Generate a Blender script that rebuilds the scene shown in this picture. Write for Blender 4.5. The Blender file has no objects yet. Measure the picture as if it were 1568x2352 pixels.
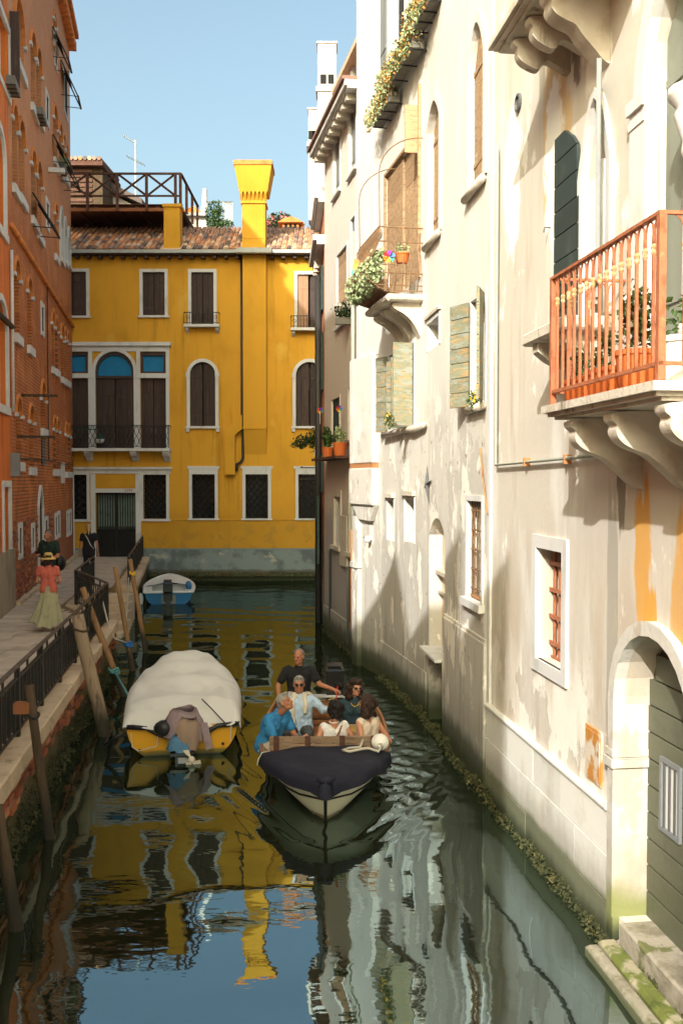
import bpy, math, random
import numpy as np
from mathutils import Vector as V, Matrix as MX
random.seed(7); rng = np.random.default_rng(7)
S = bpy.context.scene; COL = S.collection; PI = math.pi; rad = math.radians
# ---------------------------------------------------------------- camera, sky, sun, exposure
HC = 3.95; FPX = 2200.0; PITCH = math.atan(71 / FPX)
cd = bpy.data.cameras.new('camera'); cam = bpy.data.objects.new('camera', cd); COL.objects.link(cam)
cd.sensor_fit = 'VERTICAL'; cd.sensor_height = 36; cd.lens = FPX / 2352 * 36; cd.clip_start = .1; cd.clip_end = 3000
cam.location = (0, 0, HC); cam.rotation_euler = (PI / 2 - PITCH, 0, 0); S.camera = cam
SUN = V((.36, 1, -.62)).normalized()
w = bpy.data.worlds.new('World'); S.world = w; w.use_nodes = True
nt = w.node_tree; bg = nt.nodes['Background']; sk = nt.nodes.new('ShaderNodeTexSky')
sk.sky_type = 'NISHITA'; sk.sun_disc = False; sk.sun_elevation = math.asin(-SUN.z)
sk.sun_rotation = math.atan2(-SUN.x, -SUN.y); sk.air_density = 1.0; sk.dust_density = 8.2; sk.ozone_density = 1.0
hs_ = nt.nodes.new('ShaderNodeHueSaturation'); hs_.inputs['Saturation'].default_value = .95; tm = nt.nodes.new('ShaderNodeMix'); tm.data_type = 'RGBA'; tm.blend_type = 'MULTIPLY'
tm.inputs[0].default_value = 1; tm.inputs[7].default_value = (.97, 1.05, .90, 1); nt.links.new(sk.outputs[0], hs_.inputs['Color']); nt.links.new(hs_.outputs[0], tm.inputs[6])
nt.links.new(tm.outputs[2], bg.inputs[0]); bg.inputs[1].default_value = .145
sl = bpy.data.lights.new('sun', 'SUN'); sl.energy = 2.5; sl.angle = rad(.6); sl.color = (1, .975, .94)
so = bpy.data.objects.new('sun', sl); COL.objects.link(so); so.rotation_euler = SUN.to_track_quat('-Z', 'Y').to_euler()
S.view_settings.view_transform = 'Standard'; S.view_settings.look = 'None'
S.view_settings.exposure = 1.3; S.view_settings.gamma = 1
try: S.view_settings.use_curve_mapping = False
except Exception: pass
S.render.engine = 'CYCLES'; S.cycles.max_bounces = 8; S.cycles.diffuse_bounces = 5; S.cycles.glossy_bounces = 3
S.cycles.use_denoising = True
# ---------------------------------------------------------------- geometry of the view: photo pixel (of 1568 x 2352) to a ray
FW = V((0, math.cos(PITCH), -math.sin(PITCH))); UP = V((0, math.sin(PITCH), math.cos(PITCH))); EYE = V((0, 0, HC))
def ray(px, py): return FW + V((1, 0, 0)) * ((px - 784) / FPX) + UP * ((1176 - py) / FPX)
def G(px, py, z=0.):
    r = ray(px, py); t = (z - HC) / r.z; return EYE + r * t
def AT(px, py, d):
    r = ray(px, py); return EYE + r * (d / r.y)
class Wall:
    def __init__(s, a, b):
        a = V((a[0], a[1])); b = V((b[0], b[1])); s.O = a; s.len = (b - a).length; s.e = (b - a) / s.len
        s.n = V((-s.e.y, s.e.x))
        s.M = MX(((s.e.x, s.n.x, 0, a.x), (s.e.y, s.n.y, 0, a.y), (0, 0, 1, 0), (0, 0, 0, 1)))
    def uv(s, px, py, off=0.):
        r = ray(px, py); o = s.O + s.n * off; r2 = V((r.x, r.y))
        t = (o - V((0, 0))).dot(s.n) / r2.dot(s.n); p = r2 * t
        return (p - s.O).dot(s.e), HC + r.z * t
    def R(s, x0, x1, y0, y1, xr=None, off=0.):
        ym = (y0 + y1) / 2; xr = (x0 + x1) / 2 if xr is None else xr
        a = s.uv(x0, ym, off)[0]; b = s.uv(x1, ym, off)[0]
        zt = s.uv(xr, y0, off)[1]; zb = s.uv(xr, y1, off)[1]
        return (min(a, b), max(a, b), min(zt, zb), max(zt, zb))
    def P(s, u, v, z): return s.M @ V((u, v, z))
# ---------------------------------------------------------------- materials
def M(name, base, L=(), rough=.85, bump=.25, bs=25., rnd=0., metal=0., spec=.3, pal=None, brick=None, vor=0, coat=0):
    m = bpy.data.materials.new(name); m.use_nodes = True; t = m.node_tree; N = t.nodes; K = t.links
    b = N['Principled BSDF']; b.inputs['Roughness'].default_value = rough; b.inputs['Metallic'].default_value = metal
    b.inputs['Specular IOR Level'].default_value = spec
    if coat: b.inputs['Coat Weight'].default_value = coat
    geo = N.new('ShaderNodeNewGeometry'); pos = geo.outputs['Position']
    def mth(op, a, c=None, clamp=False):
        n = N.new('ShaderNodeMath'); n.operation = op; n.use_clamp = clamp
        for i, x in enumerate((a, c)):
            if x is None: continue
            if isinstance(x, (int, float)): n.inputs[i].default_value = x
            else: K.new(x, n.inputs[i])
        return n.outputs[0]
    def vm(op, a, c):
        n = N.new('ShaderNodeVectorMath'); n.operation = op
        for i, x in enumerate((a, c)):
            if isinstance(x, tuple): n.inputs[i].default_value = x
            else: K.new(x, n.inputs[i])
        return n
    def noise(sc, det=6., rgh=.6):
        if isinstance(sc, (int, float)): sc = (sc,) * 3
        n = N.new('ShaderNodeTexNoise'); n.inputs['Scale'].default_value = 1; n.inputs['Detail'].default_value = det
        n.inputs['Roughness'].default_value = rgh; K.new(vm('MULTIPLY', pos, tuple(sc)).outputs[0], n.inputs['Vector']); return n.outputs[0]
    def mr(x, lo, hi, a=0., c=1.):
        n = N.new('ShaderNodeMapRange'); n.interpolation_type = 'SMOOTHSTEP' if lo < hi else 'LINEAR'; K.new(x, n.inputs[0])
        n.inputs[1].default_value = lo; n.inputs[2].default_value = hi; n.inputs[3].default_value = a; n.inputs[4].default_value = c; return n.outputs[0]
    def mix(f, a, c):
        n = N.new('ShaderNodeMix'); n.data_type = 'RGBA'
        for sk_, x in ((0, f), (6, a), (7, c)):
            if isinstance(x, (int, float)): n.inputs[sk_].default_value = x
            elif isinstance(x, tuple): n.inputs[sk_].default_value = (*x, 1)
            else: K.new(x, n.inputs[sk_])
        return n.outputs[2]
    col = base
    if pal:
        oi = N.new('ShaderNodeObjectInfo'); cr = N.new('ShaderNodeValToRGB'); cr.color_ramp.interpolation = 'CONSTANT'
        e = cr.color_ramp.elements; e[0].color = (*pal[0], 1); e[1].position = 1. / len(pal); e[1].color = (*pal[1], 1)
        for i in range(2, len(pal)): x = e.new(i / len(pal)); x.color = (*pal[i], 1)
        K.new(oi.outputs['Random'], cr.inputs[0]); col = cr.outputs[0]
    hgt = None; hgt2 = None
    if brick:
        bc, mc, bw, bh, ms = brick
        tc = N.new('ShaderNodeTexCoord'); sp = N.new('ShaderNodeSeparateXYZ'); K.new(tc.outputs['Object'], sp.inputs[0])
        cb = N.new('ShaderNodeCombineXYZ'); K.new(sp.outputs[0], cb.inputs[0]); K.new(sp.outputs[2], cb.inputs[1])
        bt = N.new('ShaderNodeTexBrick'); K.new(cb.outputs[0], bt.inputs[0]); bt.inputs['Scale'].default_value = 1
        bt.inputs['Color1'].default_value = (*base, 1); bt.inputs['Color2'].default_value = (*bc, 1); bt.inputs['Mortar'].default_value = (*mc, 1)
        bt.inputs['Brick Width'].default_value = bw; bt.inputs['Row Height'].default_value = bh; bt.inputs['Mortar Size'].default_value = ms
        col = bt.outputs[0]; hgt = mth('MULTIPLY', bt.outputs['Fac'], -.6)
    for l in L:
        k = l[0]
        if k == 'n': f = mth('MULTIPLY', mr(noise(l[2]), l[3], l[4]), l[5])
        elif k in ('z', 'zn'):
            sp = N.new('ShaderNodeSeparateXYZ'); K.new(pos, sp.inputs[0])
            z = mth('ADD', sp.outputs[2], mth('MULTIPLY', mth('SUBTRACT', noise((3, 3, 1.2)), .5), l[4] * 2))
            lo, hi = l[2], l[3]
            f = mth('MULTIPLY', mr(z, min(lo, hi), max(lo, hi), 1. if lo < hi else 0., 0. if lo < hi else 1.), l[5])
            if k == 'zn':
                f = mth('MULTIPLY', f, mr(noise(l[6]), l[7], l[8])); hs0 = mth('MULTIPLY', f, .35 if sum(l[1]) > 1.5 else -.35); hgt2 = hs0 if hgt2 is None else mth('ADD', hgt2, hs0)
        else:
            d = vm('DIVIDE', vm('SUBTRACT', pos, tuple(l[2])).outputs[0], tuple(l[3])); ln = N.new('ShaderNodeVectorMath'); ln.operation = 'LENGTH'
            K.new(d.outputs[0], ln.inputs[0])
            x = mth('ADD', ln.outputs['Value'], mth('MULTIPLY', mth('SUBTRACT', noise(l[5] if len(l) > 5 else (4, 4, 1.2)), .5), 1.6))
            f = mth('MULTIPLY', mr(x, .75, 1.0, 1., 0.), l[4])
        col = mix(f, col, l[1])
    if rnd:
        oi = N.new('ShaderNodeObjectInfo'); v = mth('ADD', mth('MULTIPLY', oi.outputs['Random'], 2 * rnd), 1 - rnd)
        hs = N.new('ShaderNodeHueSaturation'); K.new(v, hs.inputs['Value'])
        if isinstance(col, tuple): hs.inputs['Color'].default_value = (*col, 1)
        else: K.new(col, hs.inputs['Color'])
        col = hs.outputs[0]
    if isinstance(col, tuple): b.inputs['Base Color'].default_value = (*col, 1)
    else: K.new(col, b.inputs['Base Color'])
    if bump:
        h = noise(bs, 8., .65)
        if vor:
            vn = N.new('ShaderNodeTexVoronoi'); vn.inputs['Scale'].default_value = vor; K.new(pos, vn.inputs['Vector']); h = mth('ADD', h, vn.outputs[0])
        if hgt2 is not None: h = mth('ADD', mth('MULTIPLY', h, .6), hgt2)
        if hgt is not None: h = mth('ADD', mth('MULTIPLY', h, .35), hgt)
        bn = N.new('ShaderNodeBump'); bn.inputs['Strength'].default_value = bump; bn.inputs['Distance'].default_value = .03
        K.new(h, bn.inputs['Height']); K.new(bn.outputs[0], b.inputs['Normal'])
    return m
ALG = (.035, .042, .018); GRIME = (.10, .095, .075)
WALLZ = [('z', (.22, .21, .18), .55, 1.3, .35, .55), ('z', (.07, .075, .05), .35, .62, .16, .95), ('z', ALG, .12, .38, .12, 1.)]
m_yel = M('yellow_plaster', (.62, .31, .026), [('n', (.48, .23, .016), (.5, .5, .35), .45, .7, .8), ('n', (.34, .17, .012), (4, 4, .25), .54, .70, .55), ('n', (.66, .40, .07), (.9, .9, .6), .56, .72, .6), ('zn', (.26, .17, .05), 2.0, 2.8, .4, .5, (2, 2, 2), .54, .6), ('n', (.62, .36, .04), 9, .6, .8, .2),
      ('z', (.42, .22, .02), 2.2, 3.0, .5, .5), ('z', (.17, .21, .21), 1.28, 1.30, .01, 1.), ('n', (.1, .12, .12), (1.2, 1.2, 2.), .9, .95, 0.)], bump=.12, bs=14)
m_ybase = M('grey_base_plaster', (.20, .24, .23), [('n', (.09, .11, .11), 1.7, .42, .62, .8), ('n', (.40, .38, .31), (1.0, 1.0, 1.6), .60, .68, .8), ('z', (.09, .085, .07), .38, .5, .1, .9), ('z', ALG, .2, .34, .1, 1.)], bump=.4, bs=9)
m_ybox = M('flue_plaster', (.62, .31, .026), [('n', (.44, .22, .012), (.8, .8, .5), .45, .75, .6), ('n', (.62, .36, .04), 9, .6, .8, .2)], bump=.12, bs=14)
m_white = M('white_stone', (.60, .59, .57), [('n', (.42, .40, .35), (3, 3, 1.2), .48, .72, .7), ('n', (.2, .19, .16), (7, 7, 1.), .66, .8, .5)], bump=.15, bs=20)
m_pier = M('weathered_pier_stone', (.55, .525, .475), [('n', (.44, .375, .29), (2.2, 2.2, 1.4), .50, .56, .75), ('n', (.36, .33, .27), (8, 8, .8), .58, .72, .6), ('z', (.40, .34, .26), .7, 1.3, .4, .6), ('z', (.20, .22, .07), .34, .62, .2, .9), ('z', ALG, .1, .3, .1, 1.)], bump=.45, bs=11)
m_ston = M('istrian_stone', (.56, .50, .41), [('n', (.36, .31, .24), 2.5, .45, .75, .7), ('n', (.14, .12, .09), 6, .62, .8, .6)], bump=.4, bs=16, rnd=.10)
m_rain = M('stained_corbel_stone', (.56, .51, .43), [('n', (.40, .33, .24), 3., .45, .7, .8), ('n', (.13, .10, .06), (5, 5, 1.1), .56, .70, .8)], bump=.4, bs=18)
m_wood = M('brown_shutter_wood', (.052, .032, .026), [('n', (.11, .075, .06), (26, 26, 1.4), .5, .75, .8), ('n', (.020, .013, .012), (14, 14, 1.), .55, .75, .8), ('n', (.34, .28, .2), (9, 9, 4), .74, .82, .5)], bump=.4, bs=(40, 40, 3), rnd=.25, rough=.7)
m_wood2 = M('warm_shutter_wood', (.30, .17, .10), [('n', (.16, .09, .06), (26, 26, 1.4), .5, .75, .8)], bump=.3, bs=(40, 40, 3), rnd=.2)
m_brk = M('brick_wall', (.55, .19, .062), [('n', (.74, .28, .085), 1.1, .45, .7, .5), ('n', (.20, .075, .035), (1.6, 1.6, .8), .52, .78, .6), ('n', (.10, .05, .03), 7, .66, .8, .5), ('z', (.25, .10, .06), 2.2, 3.4, .8, .6), ('z', (.66, .31, .15), 13., 9.5, 1., .6), ('n', (.30, .12, .05), (9, 9, 12), .55, .7, .5)],
      brick=((.50, .125, .03), (.17, .075, .04), .30, .090, .013), bump=.9, bs=18)
m_brkp = M('loose_brick', (.3, .1, .05), [('n', (.45, .3, .2), 6, .6, .8, .5), ('n', (.09, .04, .03), 5, .55, .8, .6)], pal=[(.36, .12, .05), (.30, .09, .045), (.22, .08, .05), (.42, .18, .09), (.27, .12, .08)], bump=.6, bs=30)
m_terr = M('moulded_terracotta', (.66, .23, .06), [('n', (.30, .10, .035), 3, .45, .7, .7)], bump=.3, bs=25)
m_orng = M('orange_plaster', (.64, .17, .03), [('n', (.30, .06, .014), (2.5, 2.5, .3), .45, .7, .8), ('n', (.60, .2, .05), (3, 3, .5), .58, .75, .6), ('z', (.28, .22, .15), 2.0, 2.6, .3, .9)], bump=.2, bs=12)
m_cement = M('cement_socle', (.30, .25, .18), [('n', (.12, .10, .07), (3, 3, 1), .48, .75, .9)], bump=.4, bs=12)
m_beige = M('beige_plaster', (.56, .51, .44), [('n', (.68, .655, .60), (1.6, 1.6, .45), .50, .68, .85), ('n', (.42, .345, .26), (2.2, 2.2, .35), .54, .74, .7), ('n', (.82, .79, .73), (2.3, 2.3, 1.3), .61, .67, .85),
      ('n', (.30, .27, .22), (6, 6, .22), .63, .78, .5), ('b', (.62, .30, .03), (2.38, 7.59, 3.35), (.5, .17, .75), .85, (6, 6, 1.8)), ('b', (.62, .30, .03), (2.40, 7.45, 2.75), (.5, .15, .45), .9, (9, 9, 1.)), ('b', (.62, .30, .03), (2.46, 6.97, 3.0), (.5, .13, .7), .8, (6, 6, 1.8)), ('b', (.16, .14, .11), (2.33, 8.0, 4.0), (.5, .10, .5), .8, (9, 9, 1.)), 
      ('b', (.66, .40, .12), (1.95, 9.6, 7.3), (1.2, .5, 1.1), .6), ('b', (.30, .285, .24), (2.31, 8.17, 2.6), (.5, .14, 1.5), .7, (7, 7, .6)), ('b', (.30, .285, .24), (2.2, 9.1, 5.3), (.5, .12, .9), .55, (7, 7, .6)), ('b', (.24, .23, .19), (2.2, 9.0, 5.4), (.5, .12, 1.), .45, (7, 7, .6)),
      ('b', (.83, .81, .76), (2.12, 9.72, 7.2), (.6, .30, .9), .95, (6, 6, 3)), ('b', (.83, .81, .76), (1.95, 11.1, 7.4), (.6, .35, 1.0), .95, (6, 6, 3)), ('b', (.80, .76, .66), (2.25, 8.67, 8.1), (.6, .28, .8), .9, (6, 6, 3)), ('b', (.16, .13, .11), (2.2, 9.1, 8.1), (.6, .14, .6), .85, (9, 9, 4)), 
      ('zn', (.80, .76, .68), 1.7, 2.5, .5, .9, (1.6, 1.6, 1.1), .46, .50), ('zn', (.40, .31, .21), 2.6, 3.7, .5, .45, (2, 2, .3), .45, .6), ('n', (.26, .2, .13), (16, 16, 7), .70, .74, .5)] , bump=.35, bs=9)
m_plinth = M('plinth_stone', (.68, .66, .60), [('n', (.50, .46, .38), 2., .5, .75, .7), ('n', (.46, .3, .16), (8, 8, .5), .64, .76, .5)] + [('z', (.34, .31, .25), .40, .75, .2, .7), ('z', (.10, .11, .05), .32, .44, .07, .85), ('z', ALG, .04, .26, .1, 1.)], bump=.3, bs=14, rnd=.06)
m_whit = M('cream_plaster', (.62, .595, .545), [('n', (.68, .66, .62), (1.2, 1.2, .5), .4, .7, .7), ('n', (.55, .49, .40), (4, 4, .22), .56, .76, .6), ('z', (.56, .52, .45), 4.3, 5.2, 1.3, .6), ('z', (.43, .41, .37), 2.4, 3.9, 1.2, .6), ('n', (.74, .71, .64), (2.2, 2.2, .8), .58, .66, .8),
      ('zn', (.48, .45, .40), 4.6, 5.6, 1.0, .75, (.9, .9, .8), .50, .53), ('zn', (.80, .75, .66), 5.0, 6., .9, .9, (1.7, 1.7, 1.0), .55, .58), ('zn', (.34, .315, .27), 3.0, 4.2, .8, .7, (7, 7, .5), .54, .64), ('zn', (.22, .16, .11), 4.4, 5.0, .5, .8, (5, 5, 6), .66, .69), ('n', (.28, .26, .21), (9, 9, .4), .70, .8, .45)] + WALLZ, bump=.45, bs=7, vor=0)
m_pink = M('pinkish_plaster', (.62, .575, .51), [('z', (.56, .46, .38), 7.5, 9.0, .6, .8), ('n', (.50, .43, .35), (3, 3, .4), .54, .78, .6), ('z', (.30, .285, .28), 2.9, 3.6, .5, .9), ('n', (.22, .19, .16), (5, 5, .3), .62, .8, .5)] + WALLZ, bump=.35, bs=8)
m_salm = M('salmon_plaster', (.52, .23, .12), [('n', (.42, .17, .09), (3, 3, .4), .5, .75, .7), ('z', (.25, .2, .17), 2., 2.8, .4, .9)] + WALLZ, bump=.3, bs=8)
m_rev = M('niche_rubble', (.66, .53, .38), [('n', (.46, .34, .22), 3., .48, .7, .8), ('n', (.82, .76, .66), 2.2, .58, .68, .8), ('n', (.2, .13, .08), 7, .68, .78, .7)] + WALLZ, bump=.9, bs=8)
m_green = M('dark_green_paint', (.030, .045, .040), [('n', (.075, .095, .085), (5, 5, 3), .5, .75, .5), ('n', (.42, .36, .26), (11, 11, 22), .72, .78, .9)], rough=.5, bump=.15, bs=30, rnd=.12)
m_sage = M('sage_paint', (.22, .235, .19), [('n', (.15, .165, .13), 3, .5, .75, .6)], rough=.55, bump=.1)
m_door = M('olive_door_paint', (.115, .12, .075), [('n', (.07, .075, .05), (4, 4, 4), .5, .75, .6), ('n', (.42, .38, .28), (12, 12, 5), .72, .8, .8), ('n', (.4, .17, .04), 14, .74, .8, .7)], rough=.5, bump=.2, bs=20, rnd=.12)
m_peel = M('peeling_blue_green_paint', (.21, .21, .14), [('n', (.27, .29, .25), (3, 3, 9), .48, .62, .8), ('n', (.36, .235, .11), (4, 4, 26), .53, .60, .9), ('n', (.08, .06, .045), (7, 7, 60), .58, .70, .8)], bump=.5, bs=(14, 14, 40), rnd=.12)
m_peeld = M('dark_teal_shutter', (.035, .06, .055), [('n', (.2, .2, .17), (10, 10, 20), .58, .7, .7)], bump=.3, rnd=.2)
m_old = M('weathered_boards', (.42, .27, .15), [('n', (.22, .15, .10), (6, 6, 34), .48, .68, .9), ('n', (.58, .44, .28), (4, 4, 12), .58, .7, .7), ('n', (.10, .08, .07), (10, 10, 60), .62, .72, .8)], bump=.7, bs=(10, 10, 60), rnd=.18)
m_grys = M('grey_shutter', (.20, .21, .21), [('n', (.13, .14, .14), (3, 3, 1), .5, .75, .6)], rough=.6, bump=.15)
m_rust = M('rust_red_iron', (.38, .135, .065), [('n', (.24, .075, .03), (13, 13, 7), .50, .66, .85), ('n', (.54, .28, .13), 14, .62, .75, .6)], rough=.65, bump=.3, bs=40)
m_knob = M('worn_gilt_knob', (.46, .27, .12), [('n', (.62, .50, .34), 40, .5, .65, .8), ('n', (.2, .1, .04), 60, .6, .75, .7)], bump=.5, bs=60)
m_rustp = M('rusted_plate', (.62, .55, .44), [('n', (.50, .20, .02), (6, 6, 4), .44, .58, .95), ('n', (.26, .08, .01), (9, 9, 5), .58, .72, .9)], rough=.6, bump=.3)
m_rbar = M('rusty_bar', (.42, .19, .07), [('n', (.22, .09, .04), 12, .5, .7, .8)], bump=.3, bs=50)
m_bask = M('brown_wrought_iron', (.17, .10, .055), [('n', (.34, .17, .06), 12, .5, .68, .7)], bump=.3, bs=50, rough=.6)
m_iron = M('black_iron', (.016, .016, .016), [('n', (.05, .04, .03), 12, .55, .75, .6)], rough=.45, bump=.2, bs=60)
m_irong = M('grey_iron', (.10, .10, .10), rough=.5, bump=.2)
m_fence = M('fence_iron', (.022, .021, .019), [('n', (.07, .05, .03), 9, .55, .72, .7)], rough=.5, bump=.2, bs=40)
m_railw = M('worn_handrail', (.05, .038, .03), [('n', (.16, .11, .07), 7, .5, .7, .7)], rough=.5, bump=.2, bs=40)
m_pave = M('trachyte_paving', (.46, .38, .305), [('n', (.32, .26, .21), 2.5, .45, .7, .7), ('n', (.42, .35, .28), 7, .6, .75, .5)], rnd=.14, bump=.35, bs=22, rough=.75)
m_dirt_shade = M('dirt_and_shade', (.07, .055, .045), bump=.3)
m_kerb = M('kerb_stone', (.50, .385, .265), [('n', (.33, .235, .15), 2., .45, .7, .8), ('n', (.12, .09, .06), 5, .6, .75, .8)], rnd=.10, bump=.5, bs=14)
m_quay = M('quay_masonry', (.20, .13, .065), [('n', (.34, .17, .06), 3, .5, .7, .7), ('z', (.085, .07, .028), .38, .75, .22, .95), ('z', (.022, .022, .012), .06, .40, .18, 1.), ('n', (.07, .065, .025), 6, .52, .7, .8)], bump=1., bs=10, vor=9)
m_weed = M('waterline_weed', (.05, .055, .02), [('n', (.16, .13, .05), 10, .5, .7, .8), ('n', (.36, .32, .24), 22, .66, .74, .9), ('n', (.015, .018, .008), 6, .52, .7, .8)], bump=.8, bs=30, rough=.6)
m_moss = M('mossy_stone', (.13, .15, .035), [('n', (.42, .36, .26), 4, .5, .62, .8), ('n', (.06, .075, .015), 7, .5, .7, .7)], bump=.7, bs=14)
m_lstep = M('landing_stone', (.36, .32, .25), [('n', (.20, .175, .12), 3, .45, .62, .9), ('n', (.12, .13, .04), 4, .56, .66, .9), ('n', (.08, .07, .05), 9, .62, .74, .7), ('z', (.09, .10, .04), .03, .12, .08, .9)], bump=.6, bs=16)
m_pole = M('mooring_pole_wood', (.26, .145, .065), [('n', (.14, .075, .035), (14, 14, .9), .46, .68, .8), ('n', (.36, .24, .13), (9, 9, .7), .58, .72, .6), ('z', (.03, .027, .017), .30, .8, .25, .95)], bump=.6, bs=(30, 30, 2.5))
m_poleg = M('grey_pole_wood', (.27, .195, .125), [('n', (.10, .07, .05), (12, 12, .8), .5, .66, .9), ('n', (.40, .32, .22), (9, 9, .8), .56, .7, .7), ('z', (.03, .027, .017), .2, .7, .25, .95)], bump=.9, bs=(26, 26, 2.2))
m_poled = M('dark_pole_wood', (.075, .048, .026), [('n', (.03, .02, .012), (14, 14, 1.), .46, .68, .8), ('z', (.02, .018, .012), .3, .8, .25, .9)], bump=.7, bs=(30, 30, 2.5))
m_tile = M('roof_tile', (.3, .15, .09), [('n', (.10, .08, .07), 7, .58, .78, .45), ('n', (.45, .33, .22), 5, .62, .75, .5)], pal=[(.46, .21, .11), (.56, .30, .17), (.22, .13, .10), (.60, .40, .26), (.48, .19, .085), (.28, .18, .14), (.12, .09, .08)], bump=.4, bs=30)
m_alt = M('terrace_timber', (.085, .038, .026), [('n', (.15, .075, .05), (4, 4, 9), .5, .72, .7)], bump=.2, rnd=.12)
m_altf = M('terrace_fascia', (.25, .095, .04), [('n', (.36, .16, .08), (2, 2, 14), .5, .72, .7)], bump=.2)
m_gut = M('gutter_metal', (.36, .37, .35), [('n', (.2, .21, .2), 3, .5, .7, .6)], rough=.5, bump=.1)
m_dark = M('dark_interior', (.012, .011, .010), bump=0)
m_glass = M('window_glass', (.015, .017, .016), rough=.08, bump=.06, bs=3, spec=.6)
m_blue = M('blue_painted_panel', (.008, .17, .36), [('n', (.006, .12, .27), 4, .45, .7, .6)], rough=.6, bump=.05)
m_gated = M('gate_backing', (.22, .30, .27), [('n', (.06, .09, .08), 3, .5, .7, .6)], rough=.5, bump=.1)
m_pipe = M('dark_downpipe', (.035, .032, .030), rough=.5, bump=.1)
m_pipel = M('grey_green_downpipe', (.30, .31, .26), [('n', (.34, .22, .1), (6, 6, 2), .55, .7, .6)], rough=.5, bump=.1)
m_terra = M('terracotta_pot', (.56, .135, .03), [('n', (.46, .10, .022), 6, .5, .7, .6)], rough=.6, bump=.1)
m_potw = M('white_pot', (.74, .72, .66), rough=.5, bump=.05)
m_wbox = M('flower_box_iron', (.16, .15, .13), [('n', (.3, .27, .2), 12, .55, .7, .6)], bump=.2)
m_leaf = M('leaf_green', (.045, .085, .022), rnd=0, rough=.6, bump=0)
m_leafd = M('leaf_dark_green', (.022, .05, .016), rough=.6, bump=0)
m_leafp = M('leaf_pale_green', (.36, .40, .22), [('n', (.2, .27, .12), 18, .4, .6, .8)], rough=.6, bump=0)
m_leafo = M('leaf_orange', (.62, .22, .035), [('n', (.45, .3, .08), 18, .5, .6, .8)], rough=.6, bump=0)
m_petalp = M('pink_petal', (.62, .18, .17), rough=.6, bump=0); m_petalw = M('white_petal', (.75, .72, .66), rough=.6, bump=0)
m_cbl = M('bright_blue', (.02, .16, .62), rough=.5, bump=0); m_cre = M('bright_red', (.62, .03, .04), rough=.5, bump=0); m_cye = M('bright_yellow', (.75, .45, .03), rough=.5, bump=0)
m_cpu = M('bright_purple', (.22, .03, .36), rough=.5, bump=0); m_cor = M('bright_orange', (.75, .2, .02), rough=.5, bump=0); m_ctq = M('turquoise', (.04, .36, .34), rough=.5, bump=0)
m_lamp = M('lamp_glass', (.62, .62, .58), rough=.3, bump=0); m_lampg = M('lamp_green', (.02, .07, .05), rough=.4, bump=0)
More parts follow.
